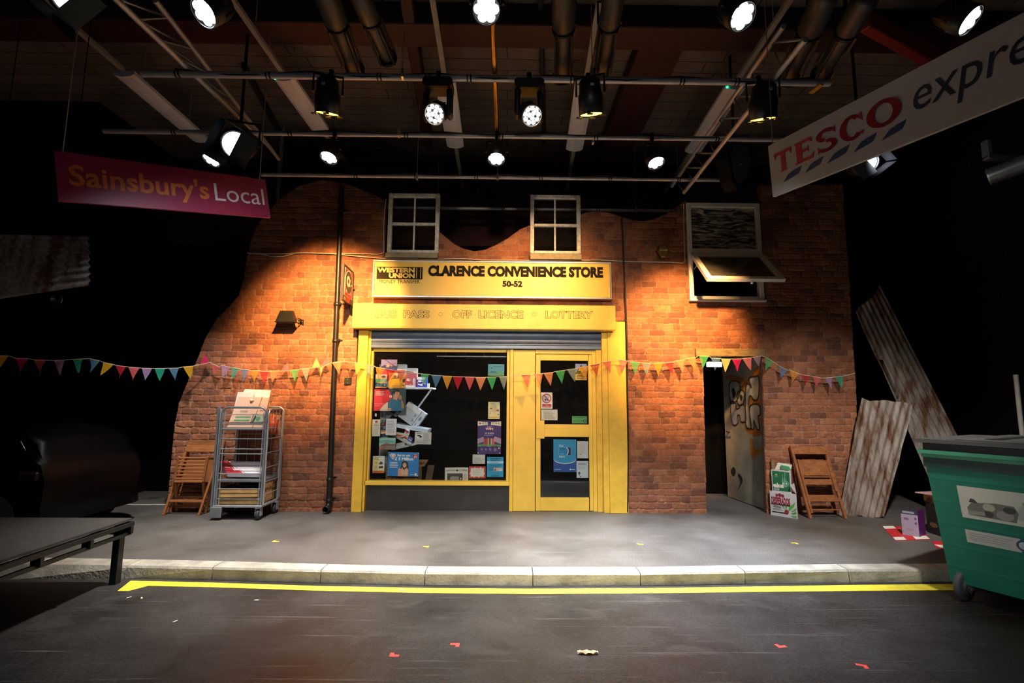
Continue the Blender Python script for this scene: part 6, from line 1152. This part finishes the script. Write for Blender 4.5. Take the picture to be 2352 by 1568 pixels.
p = PZ(1350, 1502, -KH); mb = MB(); n_ = 9; vs_ = []; fs = []
for i in range(n_):
    for j in range(4): vs_.append(p+V((-.065+.13*i/(n_-1), (-.02+.04*j/3)*(1-.5*abs(i/4-1)), .006+.014*abs(math.sin(i*1.1+j*1.3)))))
for i in range(n_-1):
    for j in range(3): fs.append((i*4+j, (i+1)*4+j, (i+1)*4+j+1, i*4+j+1))
mb.add(vs_, fs, mat('d9b893', .7, 0, .3, 30)); mb.add([q-V((0, 0, .002)) for q in vs_], [tuple(reversed(f_)) for f_ in fs], mat('d9b893', .7, 0, .3, 30)); solo(mb, 'dry_leaf', 'curled pale dry leaf lying in the road below the shop door', 'leaf')
for i, (a, b, lb) in enumerate(((589, 1379, 'tiny pale paper scrap on the road below the roller cage'), (296, 1373, 'small white paper scrap on the road near the platform leg'), (325, 1374, 'second white paper scrap right of the platform leg'), (922, 1356, 'tiny brown crumb on the yellow line'), (402, 1428, 'pale oblong scuffed scrap on the road at left'))):
    p = PZ(a, b, -KH); mb = MB(); mb.obox(p+V((0, 0, .004)), (.035, .012, .006), mat('c4b49c', .8), Matrix.Rotation(i*1.1, 3, 'Z'), .002); solo(mb, 'paper_scrap', lb, 'scrap', 'litter scraps on the road')
# ================================================================== lighting rig overhead
GZ = CZ+2.85; PIPE = mat('b6b3b6', .4, .35, .12, 10); BODY = mat('141416', .45, .2, .15, 10); YK = mat('1b1b1d', .45, .3)
def gpipe(label, a, b, r=.026, z=GZ, bands=()):
    A, B = PZ(*a, z), PZ(*b, z); y = (A.y+B.y)/2; A.y = B.y = y; root = thing('lighting_bar', label, 'lighting bar', (A+B)/2, 'lighting bars of the stage rig'); mb = MB(); mb.tube([A, A.lerp(B, .33), A.lerp(B, .67), B], r, PIPE, 12); part(mb, 'tube', root)
    for t in bands:
        c = A.lerp(B, t); mb = MB(); d = V((.006, 0, 0)); mb.tube([c-d, c+d], r+.004, BODY, 10); mb.tube([c-d+V((.03, 0, 0)), c+d+V((.032, 0, 0))], r+.004, BODY, 10); part(mb, 'cable_tie', root)
    return A, B
p1 = gpipe('nearest long lighting bar, the highest in view across the stage', (325, 168.5), (1905, 191.5), .03, bands=(.05, .18, .34, .41, .47, .62, .78, .86))
p2 = gpipe('second long lighting bar, carrying the row of white lamps', (228, 294), (1790, 327.5), .026, bands=(.1, .27, .44, .58, .72, .9))
p3 = gpipe('third lighting bar, just above the wavy top of the brick wall', (600, 400), (1660, 414.5), .024, bands=(.2, .33, .46, .6, .75, .9))
p4 = gpipe('farthest lighting bar, behind the sash windows', (860, 477), (1590, 484), .024, bands=(.2, .4, .7))
# hanging droppers of the bars
for (x, y), (x2, y2) in (((925, 168), (931, 0)), ((916, 304), (925, 180)), ((958, 404), (966, 190)), ((1362, 320), (1362, 270)), ((1360, 170), (1356, 0)), ((1143, 405), (1142, 390)), ((1005, 479), (0, 0)), ((1460, 482), (0, 0))):
    a = PZ(x, y, GZ); mb = MB(); mb.tube([a, V((a.x, a.y, 5.55))], .004, ALU, 5); mb.box(a+V((-.012, -.03, -.05)), a+V((.012, .03, .035)), ALU, .004); solo(mb, 'hanging_wire', 'steel wire holding a bar above %s' % ({925: 'the left sash window, nearest bar', 916: 'the left sash window, second bar', 958: 'the gap right of the left sash window, third bar', 1362: 'the right sash window, second bar', 1360: 'the right sash window, nearest bar', 1143: 'the sign middle, third bar', 1005: 'the left sash window, farthest bar', 1460: 'the dip in the wall, farthest bar'}[x]), 'wire', 'suspension wires of the lighting bars')
a, b = PZ(1122, 60, GZ+.06), PZ(1141, 300, GZ+.06); a.x = b.x; a.y = p1[0].y-1.1
mb = MB(); mb.tube([a, b], .026, mat('b08a4a', .25, .8), 12); solo(mb, 'scaffold_tube', 'shiny scaffold tube running in depth over the middle of the stage', 'tube')
a = PY(641, 420, .35); mb = MB(); mb.tube([V((a.x, .35, 3.2)), V((a.x, .35, 5.55))], .032, mat('8d8a92', .45, .3), 12); solo(mb, 'steel_post', 'grey steel post rising behind the highest hump of the brick wall', 'post')
HOT = emit('fffdf8', 4.5); HOTB = emit('e4eeff', 4); HOTY = emit('ffc23c', 14)
def lamp(root, loc, aim, watts, col, deg):
    o = spot(loc-ORG[root.name], V(aim)-ORG[root.name], watts, col, deg, 1, .08); o.parent = root
def frame_of(d):
    d = V(d).normalized(); x = d.cross(V((0, 0, 1))); x = x.normalized() if x.length > 1e-3 else V((1, 0, 0)); return d, x, d.cross(x)
def clamp(mb, p, z=GZ): mb.box(p+V((-.02, -.04, -.045)), p+V((.02, .04, .045)), BODY, .006)
def led_head(label, lens, zl, aim, r, bar_y, group, n_led=12, length=.2, moving=False, beam=None):
    c = PZ(*lens, zl); d, x, y = frame_of(aim); root = thing('led_stage_light', label, 'stage light', c, group)
    mb = MB(); mb.lathe(c-d*length, d, [(.001, 0), (r*.7, 0), (r*.95, .04), (r*1.08, length*.45), (r*1.08, length-.005), (r*.95, length), (r*.95, length-.02), (.001, length-.02)], BODY, 22)
    for k in range(8): a = k*math.pi/4; mb.bar(c-d*(length*.85)+(x*math.cos(a)+y*math.sin(a))*r*.96, c-d*(length*.4)+(x*math.cos(a)+y*math.sin(a))*r*1.08, .012, .014, BODY, d)
    part(mb, 'body', root)
    mb = MB(); P_ = [c+(x*math.cos(t*math.pi/14)+y*math.sin(t*math.pi/14))*r*1.04+d*.004 for t in range(28)]; mb.tube(P_, .006, YK if not moving else ALU, 6, False, True); part(mb, 'rim', root)
    spots = [(0, 0)]+[(r*.40, k*math.pi/2+.3) for k in range(4)] if n_led == 5 else ([(r*.28, k*math.pi*2/3) for k in range(3)]+[(r*.72, k*math.pi*2/9) for k in range(9)] if n_led == 12 else [(0, 0)]+[(r*.6, k*math.pi/3) for k in range(6)])
    er = r*.235 if n_led == 12 else r*.36
    for rr, a in spots:
        q = c+(x*math.cos(a)+y*math.sin(a))*rr; mb = MB(); mb.lathe(q-d*.012, d, [(er, 0), (er*.9, er*.35), (er*.55, er*.62), (.001, er*.72)], HOT, 12); part(mb, 'led_lens', root)
    if beam: lamp(root, c+d*.05, c+V(beam[3] if len(beam) > 3 else d), *beam[:3])
    top = V((c.x-d.x*length*.5, bar_y, GZ)); mb = MB(); s_ = r*1.25; h = c-d*length*.5
    mb.tube([h+x*s_, h+x*s_+V((0, 0, .10)), V((top.x+x.x*s_*.7, (top.y+h.y)/2, max(h.z+.14, GZ-.09))), V((top.x-x.x*s_*.7, (top.y+h.y)/2, max(h.z+.14, GZ-.09))), h-x*s_+V((0, 0, .10)), h-x*s_], .012, YK, 6)
    mb.tube([V((top.x, (top.y+h.y)/2, max(h.z+.14, GZ-.09))), top], .016, YK, 6); clamp(mb, top); part(mb, 'yoke', root)
    if moving:
        mb = MB(); mb.obox(V((top.x, top.y, GZ-.085)), (.26, .2, .09), BODY, None, .02); part(mb, 'base_box', root)
        for k in (-1, 1): mb = MB(); mb.obox(h+x*(r*1.32*k)+V((0, 0, .06)), (.05, .12, .26), BODY, None, .02); part(mb, 'arm', root)
    return c
y1, y2 = p1[0].y, p2[0].y
g1, g2, g3 = 'moving head lamps on the nearest bar', 'white lamps on the second bar', 'large white lamps overhead nearest the camera'
led_head('moving head lamp with twelve white leds, left of the central scaffold tube', (998, 262), 3.93, (-.15, -.75, -.65), .083, y1, g1, 12, .22, True, BEAMS['mh'][0])
led_head('moving head lamp with twelve white leds, right of the central scaffold tube', (1222, 266), 3.93, (.22, -.68, -.7), .083, y1, g1, 12, .22, True, BEAMS['mh'][1])
for bm_, ((x, y), lb, ax) in zip(BEAMS['b2'], (((485, 368), 'white lamp above the right end of the hanging magenta sign', -.25), ((755, 362), 'white lamp high above the drainpipe', -.12), ((1140, 365), 'white lamp above the gap between the sash windows', 0), ((1507, 374), 'white lamp above the dip in the wall top left of the upstairs window', .15))):
    led_head(lb, (x, y), 3.99, (ax, -.35, -.93), .088, y2, g2, 7, .2, False, bm_)
for bm_, ((x, y), lb, ax) in zip(BEAMS['b0'], (((468, 29), 'glaring white lamp overhead at the top left', -.3), ((1117, 22), 'glaring white lamp overhead at the top middle', 0), ((1706, 38), 'glaring white lamp overhead at the top right, left of the hanging white sign', .25), ((2228, 47), 'glaring white lamp overhead at the far top right corner', .45))):
    c = PZ(x, y, 4.02); led_head(lb, (x, y), 4.02, (ax, -.55, -.8), .088, c.y-.1, g3, 7, .22, False, bm_)
A0, B0_ = PZ(60, -20, GZ), PZ(2340, -20, GZ); yy = PZ(1117, 22, 4.02).y-.1
mb = MB(); mb.tube([V((-3.9, yy, GZ)), V((3.9, yy, GZ))], .026, PIPE, 12); solo(mb, 'lighting_bar', 'lighting bar directly overhead that carries the four glaring lamps', 'lighting bar', 'lighting bars of the stage rig')
def par_can(label, mouth, zl, aim, r, bar_y, ln=.30, beam=None):
    c = PZ(*mouth, zl); d, x, y = frame_of(aim); root = thing('par_can', label, 'stage light', c, 'black can lamps with a yellow glow on the nearest bar')
    mb = MB(); mb.lathe(c-d*ln, d, [(.001, 0), (r*.55, 0), (r*.85, .03), (r*.9, .12), (r, .14), (r, ln), (r*.93, ln), (r*.93, ln-.10), (.001, ln-.1)], BODY, 20); part(mb, 'can', root)
    lamp(root, c+d*.07, beam[3], *beam[:3])
    mb = MB(); mb.disc(c-d*.012, d, r*.92, HOTY, 20, .003); part(mb, 'lens', root, 'glowing yellow lens')
    for k in range(4):
        mb = MB(); a = k*math.pi/2; u = x*math.cos(a)+y*math.sin(a); mb.obox(c+u*(r*1.02)+d*.01, (.05, .02, .008), YK); part(mb, 'gel_clip', root)
    mb = MB(); mb.obox(c-d*ln*.62+V((0, -r*1.0, 0)), (.03, .004, .025), mat('9fb4d0', .5)); part(mb, 'sticker', root)
    h = c-d*ln*.55; tp_ = V((h.x, bar_y, GZ)); mb = MB(); s_ = r*1.15
    mb.tube([h+x*s_, h+x*s_+V((0, 0, .17)), h-x*s_+V((0, 0, .17)), h-x*s_], .011, YK, 6); mb.tube([h+V((0, 0, .17)), tp_], .014, YK, 6); clamp(mb, tp_); part(mb, 'yoke', root); return c
par_can('black can lamp with a yellow glow above the left sash window', (752, 262), 3.95, (-.1, .36, -.93), .105, y1, beam=BEAMS['can'][0])
par_can('black can lamp with a yellow glow above the right sash window', (1358, 264), 3.95, (.1, .34, -.93), .105, y1, beam=BEAMS['can'][1])
par_can('black can lamp with a yellow glow beside the top corner of the hanging white sign', (1752, 275), 3.95, (.1, .36, -.93), .115, y1, beam=BEAMS['can'][2])
def barn(label, c, face, r, edge, hot, beam=None):
    d, x, y = frame_of(face); root = thing('fresnel_lamp', label, 'stage light', c, 'barn door lamps at the sides')
    mb = MB(); mb.lathe(c-d*.30, d, [(.001, 0), (r*.9, 0), (r*1.25, .05), (r*1.3, .28), (r*1.12, .30), (r*1.1, .27), (.001, .27)], BODY, 20); part(mb, 'body', root)
    mb = MB(); mb.disc(c-d*.02, d, r, hot, 24, .003); part(mb, 'lens', root, 'glaring blue white lens')
    if beam: lamp(root, c+d*.2, beam[3], *beam[:3])
    e = x*math.cos(edge)+y*math.sin(edge); t_ = d.cross(e)
    mb = MB(); q0 = c+e*(r*1.3)+d*.01; q1 = c+e*(r*.02)+d*.055; mb.add([q0-t_*r*1.35, q0+t_*r*1.35, q1+t_*r*1.5, q1-t_*r*1.5]+[p+d*.004 for p in (q0-t_*r*1.35, q0+t_*r*1.35, q1+t_*r*1.5, q1-t_*r*1.5)], [(3, 2, 1, 0), (4, 5, 6, 7), (0, 1, 5, 4), (1, 2, 6, 5), (2, 3, 7, 6), (3, 0, 4, 7)], BODY); part(mb, 'barn_door', root)
    for k in (1, 2, 3):
        ee = x*math.cos(edge+k*math.pi/2)+y*math.sin(edge+k*math.pi/2); tt = d.cross(ee); q0 = c+ee*(r*1.3); q1 = c+ee*(r*1.62)+d*.15; mb = MB()
        Q = [q0-tt*r*1.2, q0+tt*r*1.2, q1+tt*r*1.5, q1-tt*r*1.5]; mb.add(Q+[p+d*.004 for p in Q], [(3, 2, 1, 0), (4, 5, 6, 7), (0, 1, 5, 4), (1, 2, 6, 5), (2, 3, 7, 6), (3, 0, 4, 7)], mat('040405', .95, 0, .1, spec=.05)); part(mb, 'barn_door', root)
    mb = MB(); h = c-d*.15; s_ = r*1.45; top = V((h.x, h.y, h.z+.36)); mb.tube([h+x*s_, h+x*s_+V((0, 0, .24)), h-x*s_+V((0, 0, .24)), h-x*s_], .014, YK, 6); mb.tube([h+V((0, 0, .24)), V((h.x, h.y, 5.55))], .016, YK, 6); part(mb, 'yoke', root)
def tocam(p, dx=0, dz=0): return (CAM-p).normalized()+V((dx, 0, dz))
def edge_for(c, face, px, py):                # which way, around the lens, a photo direction points
    d, x, y = frame_of(face); g_ = RT*px-UP*py; return math.atan2(g_.dot(y), g_.dot(x))
for lb, (px, py), yv, rr, eg, ds, bm_ in (('barn door lamp glaring blue white above the hanging magenta sign', (541, 334), -2.0, .125, (.8, .6), (-.25, -.1), None), ('barn door lamp glaring blue white at the top left corner', (163, -4), -3.45, .11, (.6, .8), (-.2, -.1), None), ('barn door lamp glaring blue white under the hanging white sign', (1990, 372), -2.0, .095, (-.75, .66), (.3, .1), BEAMS['barn'])):
    c = PY(px, py, yv); fc = tocam(c, *ds); barn(lb, c, fc, rr, edge_for(c, fc, *eg), HOTB, bm_)
# ellipsoidal spots pointing up and away: ribbed tubes
TB = mat('3f3c37', .45, .2, .15, 6); TBD = mat('2b2927', .45, .2)
def profile(label, a, b, r):
    a, b = V(a), V(b); d, x, y = frame_of(b-a); ln = (b-a).length; root = thing('profile_spot', label, 'stage light', (a+b)/2, 'long ribbed profile lamps overhead')
    mb = MB(); mb.lathe(a, d, [(.001, 0), (r*1.1, 0), (r*1.25, ln*.06), (r*1.25, ln*.38), (r*1.0, ln*.42)], TB, 18); part(mb, 'lamp_house', root)
    mb = MB(); mb.lathe(a, d, [(r*.9, ln*.40), (r*.9, ln*.96), (r*.8, ln), (.001, ln)], TB, 18); part(mb, 'lens_tube', root)
    for k in range(4): ang = k*math.pi/2+math.pi/4; q = (x*math.cos(ang)+y*math.sin(ang))*r*1.28; mb = MB(); mb.bar(a+d*ln*.42+q, b-d*.01+q, .014, .022, TBD, q, .003); part(mb, 'rail', root)
    for t in (.42, .97):
        mb = MB(); mb.lathe(a+d*(ln*t-.012), d, [(r*.9, 0), (r*1.25, 0), (r*1.25, .024), (r*.9, .024)], BODY, 18); part(mb, 'collar', root)
    mb = MB(); m_ = a+d*ln*.4; mb.tube([m_+x*r*1.3, m_+x*r*1.35+V((0, 0, .2)), m_-x*r*1.35+V((0, 0, .2)), m_-x*r*1.3], .012, YK, 6); mb.tube([m_+V((0, 0, .2)), V((m_.x, m_.y, 5.55))], .016, YK, 6); part(mb, 'yoke', root)
zu = GZ+.13
for lb, q0, q1, r in (('long ribbed lamp overhead, left one of the left pair', (738, -40), (816, 164), .074), ('long ribbed lamp overhead, right one of the left pair', (818, -30), (893, 138), .066), ('long ribbed lamp overhead, left one of the middle pair', (1296, -45), (1292, 182), .076), ('long ribbed lamp overhead, right one of the middle pair', (1415, -45), (1382, 172), .068), ('long ribbed lamp overhead, left one of the right pair', (1905, -30), (1808, 186), .08), ('long ribbed lamp overhead, right one of the right pair', (1998, -20), (1884, 176), .075)):
    profile(lb, PZ(*q0, zu+.05), PZ(*q1, zu), r)
# flat ceiling luminaires, unlit
LUM = mat('d5d3d8', .5, 0, .06, 4); LZ = 5.0
def luminaire(label, far, near, wpx=0, led=False):
    f_, n_ = PZ(*far, LZ), PZ(*near, LZ); xm = (f_.x+n_.x)/2; wd = .235; root = thing('ceiling_luminaire', label, 'ceiling light', ((xm), (f_.y+n_.y)/2, LZ), 'unlit flat luminaires under the ceiling')
    prof = [(-wd/2, .05), (-wd/2, .012), (-wd*.3, -.012), (0, -.02), (wd*.3, -.012), (wd/2, .012), (wd/2, .05)]; mb = MB(); k = len(prof)
    P_ = [V((f_.x+a, f_.y, LZ+b)) for a, b in prof]+[V((n_.x+a, n_.y, LZ+b)) for a, b in prof]
    mb.add(P_, [(i, i+1, k+i+1, k+i) for i in range(k-1)]+[tuple(range(k-1, -1, -1)), tuple(range(k, 2*k))]+[(k-1, 0, k, 2*k-1)], LUM); part(mb, 'diffuser', root)
    mb = MB(); u = (n_-f_).normalized(); mb.bar(f_-u*1.6+V((0, 0, .06)), n_+u*2.6+V((0, 0, .06)), .05, .04, mat('8f8a84', .5), V((0, 0, 1))); part(mb, 'trunking', root)
    for t in (-.5, .2, .8, 1.6): q = f_.lerp(n_, t); mb = MB(); mb.tube([V((q.x, q.y, LZ+.08)), V((q.x, q.y, 5.55))], .006, ALU, 5); part(mb, 'hanger', root)
    if led: mb = MB(); mb.ball(n_+V((-wd*.42, -.005, .005)), .012, emit('20ffa0', 6), 8); part(mb, 'indicator', root, 'tiny green indicator')
luminaire('unlit ceiling luminaire above the hanging magenta sign', (462, 325), (283, 172)); luminaire('unlit ceiling luminaire above the left hump of the brick wall', (735, 300), (652, 182), led=True)
luminaire('unlit ceiling luminaire left of the central scaffold tube', (1046, 338), (1022, 190)); luminaire('unlit ceiling luminaire right of the central scaffold tube', (1319, 345), (1345, 195)); luminaire('unlit ceiling luminaire left of the hanging white sign', (1592, 350), (1690, 202), led=True)
# trusses
def truss(label, c1, c2, c3, n_, r=.024):
    root = thing('truss', label, 'truss', (c1[0]+c1[1])/2, 'lattice trusses of the rig'); 
    for a, b in (c1, c2): mb = MB(); mb.tube([a, b], r, PIPE, 10); part(mb, 'chord', root)
    for i in range(n_):
        t0, t1 = i/n_, (i+.5)/n_
        for A, B in ((c1, c2),):
            mb = MB(); mb.tube([A[0].lerp(A[1], t0), B[0].lerp(B[1], t1), A[0].lerp(A[1], (i+1)/n_)], r*.45, PIPE, 6); part(mb, 'lacing', root)
def trl(xa, z_): return None
l1 = (PZ(544, 265, GZ+.05), PZ(262, -6, GZ+.05)); l2 = (PZ(640, 365, GZ+.28), PZ(356, 0, GZ+.28)); 
off = V((.25, 0, .0)); l3 = (l1[0]+V((.02, 0, .42)), l1[1]+V((.02, 0, .42)))
truss('lattice truss running in depth at the upper left', l1, l2, l3, 7)
r1 = (PZ(1571, 442, GZ-.1), PZ(1850, 90, GZ-.1)); r2 = (PZ(1543, 428, GZ+.2), PZ(1800, 60, GZ+.2)); r3 = (r1[0]+V((.03, 0, .42)), r1[1]+V((.03, 0, .42)))
truss('lattice truss running in depth at the upper right, beside the hanging speaker', r1, r2, r3, 8)
# speaker
spk = thing('speaker', 'black wedge shaped speaker hanging left of the white supermarket sign', 'speaker', PY(1692, 380, -1.3)); c = PY(1692, 382, -1.3); SPK = mat('0b0b0b', .8, 0, .15, 20, spec=.15)
u = V((.93, .36, 0)); v = V((-.1, -.25, .96)).normalized(); n_ = u.cross(v).normalized(); f = Fr(c, u, v)
prof = [(-.15, .26), (.17, .26), (.21, .05), (.10, -.20), (-.06, -.29), (-.14, -.20), (-.19, .05)]
mb = MB(); mb.poly(f, prof, -.12, .06, SPK); part(mb, 'cabinet', spk); mb = MB(); mb.poly(f, [(-.11, .22), (.13, .22), (.16, .05), (.07, -.14), (-.04, -.22), (-.10, -.14), (-.14, .05)], .06, .066, mat('343431', .8, 0, .1, 80)); part(mb, 'grille', spk)
mb = MB(); mb.tube([f.pt(0, .26, -.03), V((f.pt(0, .26, -.03).x, f.pt(0, .26, -.03).y, 5.55))], .015, YK, 6); mb.box(f.pt(-.02, .0, .066), f.pt(.0, .015, .07), mat('b3a040', .5)); part(mb, 'bracket', spk)
# ceiling beams in dark red
RB = mat('340e0d', .6, 0, .2, 5); RB2 = mat('8a2416', .6, 0, .2, 5)
def beam(label, a, b, wd, hg, mt): mb = MB(); mb.bar(a, b, wd, hg, mt, V((0, 0, 1)), .01); solo(mb, 'ceiling_beam', label, 'beam', 'dark red ceiling beams')
bz = 5.42
pa = PZ(1176, 62, bz); beam('dark red ceiling beam crossing from side to side overhead', V((-5.6, pa.y, bz)), V((5.6, pa.y, bz)), .34, .24, RB)
a, b = PZ(958, 0, bz-.02), PZ(985, 330, bz-.02); beam('dark red ceiling beam running in depth left of the central scaffold tube', V((a.x-.05, a.y-.6, bz)), V((b.x, b.y, bz)), .12, .22, RB)
a, b = PZ(1490, 160, bz), PZ(1400, 330, bz); beam('dark red ceiling beam running in depth right of the middle pair of ribbed lamps', V((a.x, a.y-.8, bz)), V((a.x, b.y+.5, bz)), .5, .2, RB)
a, b = PZ(1985, 48, 5.1), PZ(2165, 150, 5.1); beam('bright red slanting ceiling beam above the hanging white sign', a, b, .10, .18, RB2)
for (p, q, lb) in (((1250, 330), (1240, -40), 'middle'), ((690, 395), (560, 150), 'left')):
    a, b = PZ(*p, 5.5), PZ(*q, 5.5); beam('thin dark ceiling joist at the %s of the boarded ceiling' % lb, a, b, .06, .08, mat('1a1210', .7))
# small orange tags and cables on the bars
mb = MB(); a, b = PZ(1862, 214, GZ-.05), PZ(1888, 194, GZ-.05); mb.bar(a, b, .012, .04, mat('b8802a', .5), V((0, -1, 0))); solo(mb, 'bar_tag', 'orange tag strip hanging at the end of the nearest bar', 'tag')
def swag(label, A, B, n_, sag, r=.008):
    P_ = [A.lerp(B, t/24)+V((0, -.02, .035-sag*abs(math.sin(math.pi*n_*t/24)))) for t in range(25)]; mb = MB(); mb.tube(P_, r, BODY, 6); solo(mb, 'power_cable', label, 'cable', 'black power cables along the lighting bars')
swag('black power cable draped along the nearest lighting bar', p1[0].lerp(p1[1], .05), p1[0].lerp(p1[1], .97), 5, .05, .009); swag('black power cable draped along the second lighting bar', p2[0].lerp(p2[1], .18), p2[0].lerp(p2[1], .95), 5, .035); swag('black power cable draped along the third lighting bar', p3[0].lerp(p3[1], .1), p3[0].lerp(p3[1], .95), 4, .03)
# ================================================================== hanging supermarket signs
def qfr(TL, TR, BR, BL): return Fr(BL, BR-BL, ((TL-BL)+(TR-BR))/2)
MG = mat('8f1247', .45, 0, .08, 3); MGE = mat('5e0c30', .5)
yl_, yr_ = -3.06, -1.86; f = qfr(PY(120.7, 344.6, yl_), PY(612, 413, yr_), PY(621.4, 500, yr_), PY(134, 461, yl_))
hs = thing('hanging_sign', 'hanging magenta shop sign with orange and white lettering at the upper left', 'sign', f.pt(.5, 0))
mb = MB(); mb.rect(f, 0, 0, 1, 1, -.02, 0, MG); part(mb, 'panel', hs)
mb = MB(); OG = mat('d9722c', .5); mb.text(f, "Sainsbury's", .045, .19, .66, .775, .002, OG, off=.02); part(mb, 'lettering', hs, 'orange word'); mb = MB(); mb.text(f, 'Local', .69, .315, .975, .735, .002, mat('e4e2ee', .5), off=.0); part(mb, 'lettering', hs, 'white word Local')
for a, lb in ((.03, ''), (.965, '')): mb = MB(); p = f.pt(a, .97, -.01); mb.tube([p, V((p.x, p.y, 5.55))], .0045, mat('a39a90', .4, .5), 5); part(mb, 'hanging_cord', hs)
TW = mat('b3b1b3', .5, 0, .06, 3); yl_, yr_ = -3.06, -4.46
f0 = qfr(PY(1745, 340, yl_), PY(2352, 37, yr_), PY(2352, 221, yr_), PY(1775, 452, yl_)); f = Fr(f0.o, f0.u*1.25, f0.v); S_ = .8
ht = thing('hanging_sign', 'hanging white shop sign with red and blue lettering at the upper right', 'sign', f.pt(.3, 0))
mb = MB(); mb.rect(f, 0, 0, 1, 1, -.025, 0, TW); part(mb, 'panel', ht)
RDT = mat('b01e2c', .5); BLT = mat('1c3a6a', .5); mb = MB()
def glyph(pts): mb.poly(f, [(a*S_, b) for a, b in pts], .001, .004, RDT)
y0_, y1_ = .40, .78; hgt = y1_-y0_
lett = [(.032, .135), (.15, .255), (.27, .37), (.385, .495), (.505, .645)]
def gp(i, pts): a, b = lett[i]; glyph([(a+(b-a)*x, y0_+hgt*y) for x, y in pts])
gp(0, [(.30, 0), (.70, 0), (.62, .08), (.62, .86), (.86, .86), (.97, .70), (1, 1), (0, 1), (.03, .70), (.14, .86), (.38, .86), (.38, .08)])
gp(1, [(0, 0), (.92, 0), (1, .27), (.82, .13), (.38, .13), (.38, .45), (.66, .45), (.74, .38), (.74, .66), (.66, .58), (.38, .58), (.38, .87), (.78, .87), (.94, .74), (.9, 1), (0, 1), (.1, .9), (.1, .1)])
def ring_glyph(i, t0, t1, flip=False, wdx=.26, wdy=.15, cx=.5, cy=.5, rx=.5, ry=.54):
    n2 = 28; O = []; I = []
    for k in range(n2+1):
        t = math.radians(t0+(t1-t0)*k/n2); O.append((cx+rx*math.cos(t), cy+ry*math.sin(t))); I.append((cx+(rx-wdx)*math.cos(t), cy+(ry-wdy)*math.sin(t)))
    a, b = lett[i]
    for k in range(n2):
        q = [O[k], O[k+1], I[k+1], I[k]]; mb.add([f.pt((a+(b-a)*x)*S_, y0_+hgt*y, .004) for x, y in q], [(0, 1, 2, 3), (3, 2, 1, 0)], RDT)
ring_glyph(2, 28, 262, wdx=.26, wdy=.15, cy=.745, ry=.28); ring_glyph(2, -150, 92, wdx=.26, wdy=.15, cy=.255, ry=.28); gp(2, [(.82, .80), (.96, .68), (.96, 1.0)]); gp(2, [(.18, .2), (.04, .34), (.04, .0)])
ring_glyph(3, 45, 318, wdx=.27); gp(3, [(.72, .86), (.95, .62), (.93, 1.0)]); gp(3, [(.8, .2), (.96, .22), (.9, .05)])
ring_glyph(4, 0, 360, wdx=.24)
part(mb, 'lettering', ht, 'red serif capitals')
for a, b in ((.072, .182), (.195, .298), (.312, .423), (.437, .54), (.555, .655)):
    mb = MB(); mb.poly(f, [(x*S_, y) for x, y in ((a, .19), (a+.055, .215), (b-.02, .235), (b, .345), (a+.06, .325), (a+.035, .30))], .001, .003, BLT); part(mb, 'stripe', ht, 'slanting blue stripe')
mb = MB(); mb.text(f, 'express', .685*S_, .25, 1.17*S_, .72, .002, mat('121d33', .5), off=.0, shear=.28); part(mb, 'lettering', ht, 'dark blue slanting word')
for a in (.02, .97): mb = MB(); p = f.pt(a, .98, -.01); mb.tube([p, V((p.x, p.y, 5.55))], .004, mat('a39a90', .4, .5), 5); part(mb, 'hanging_cord', ht)
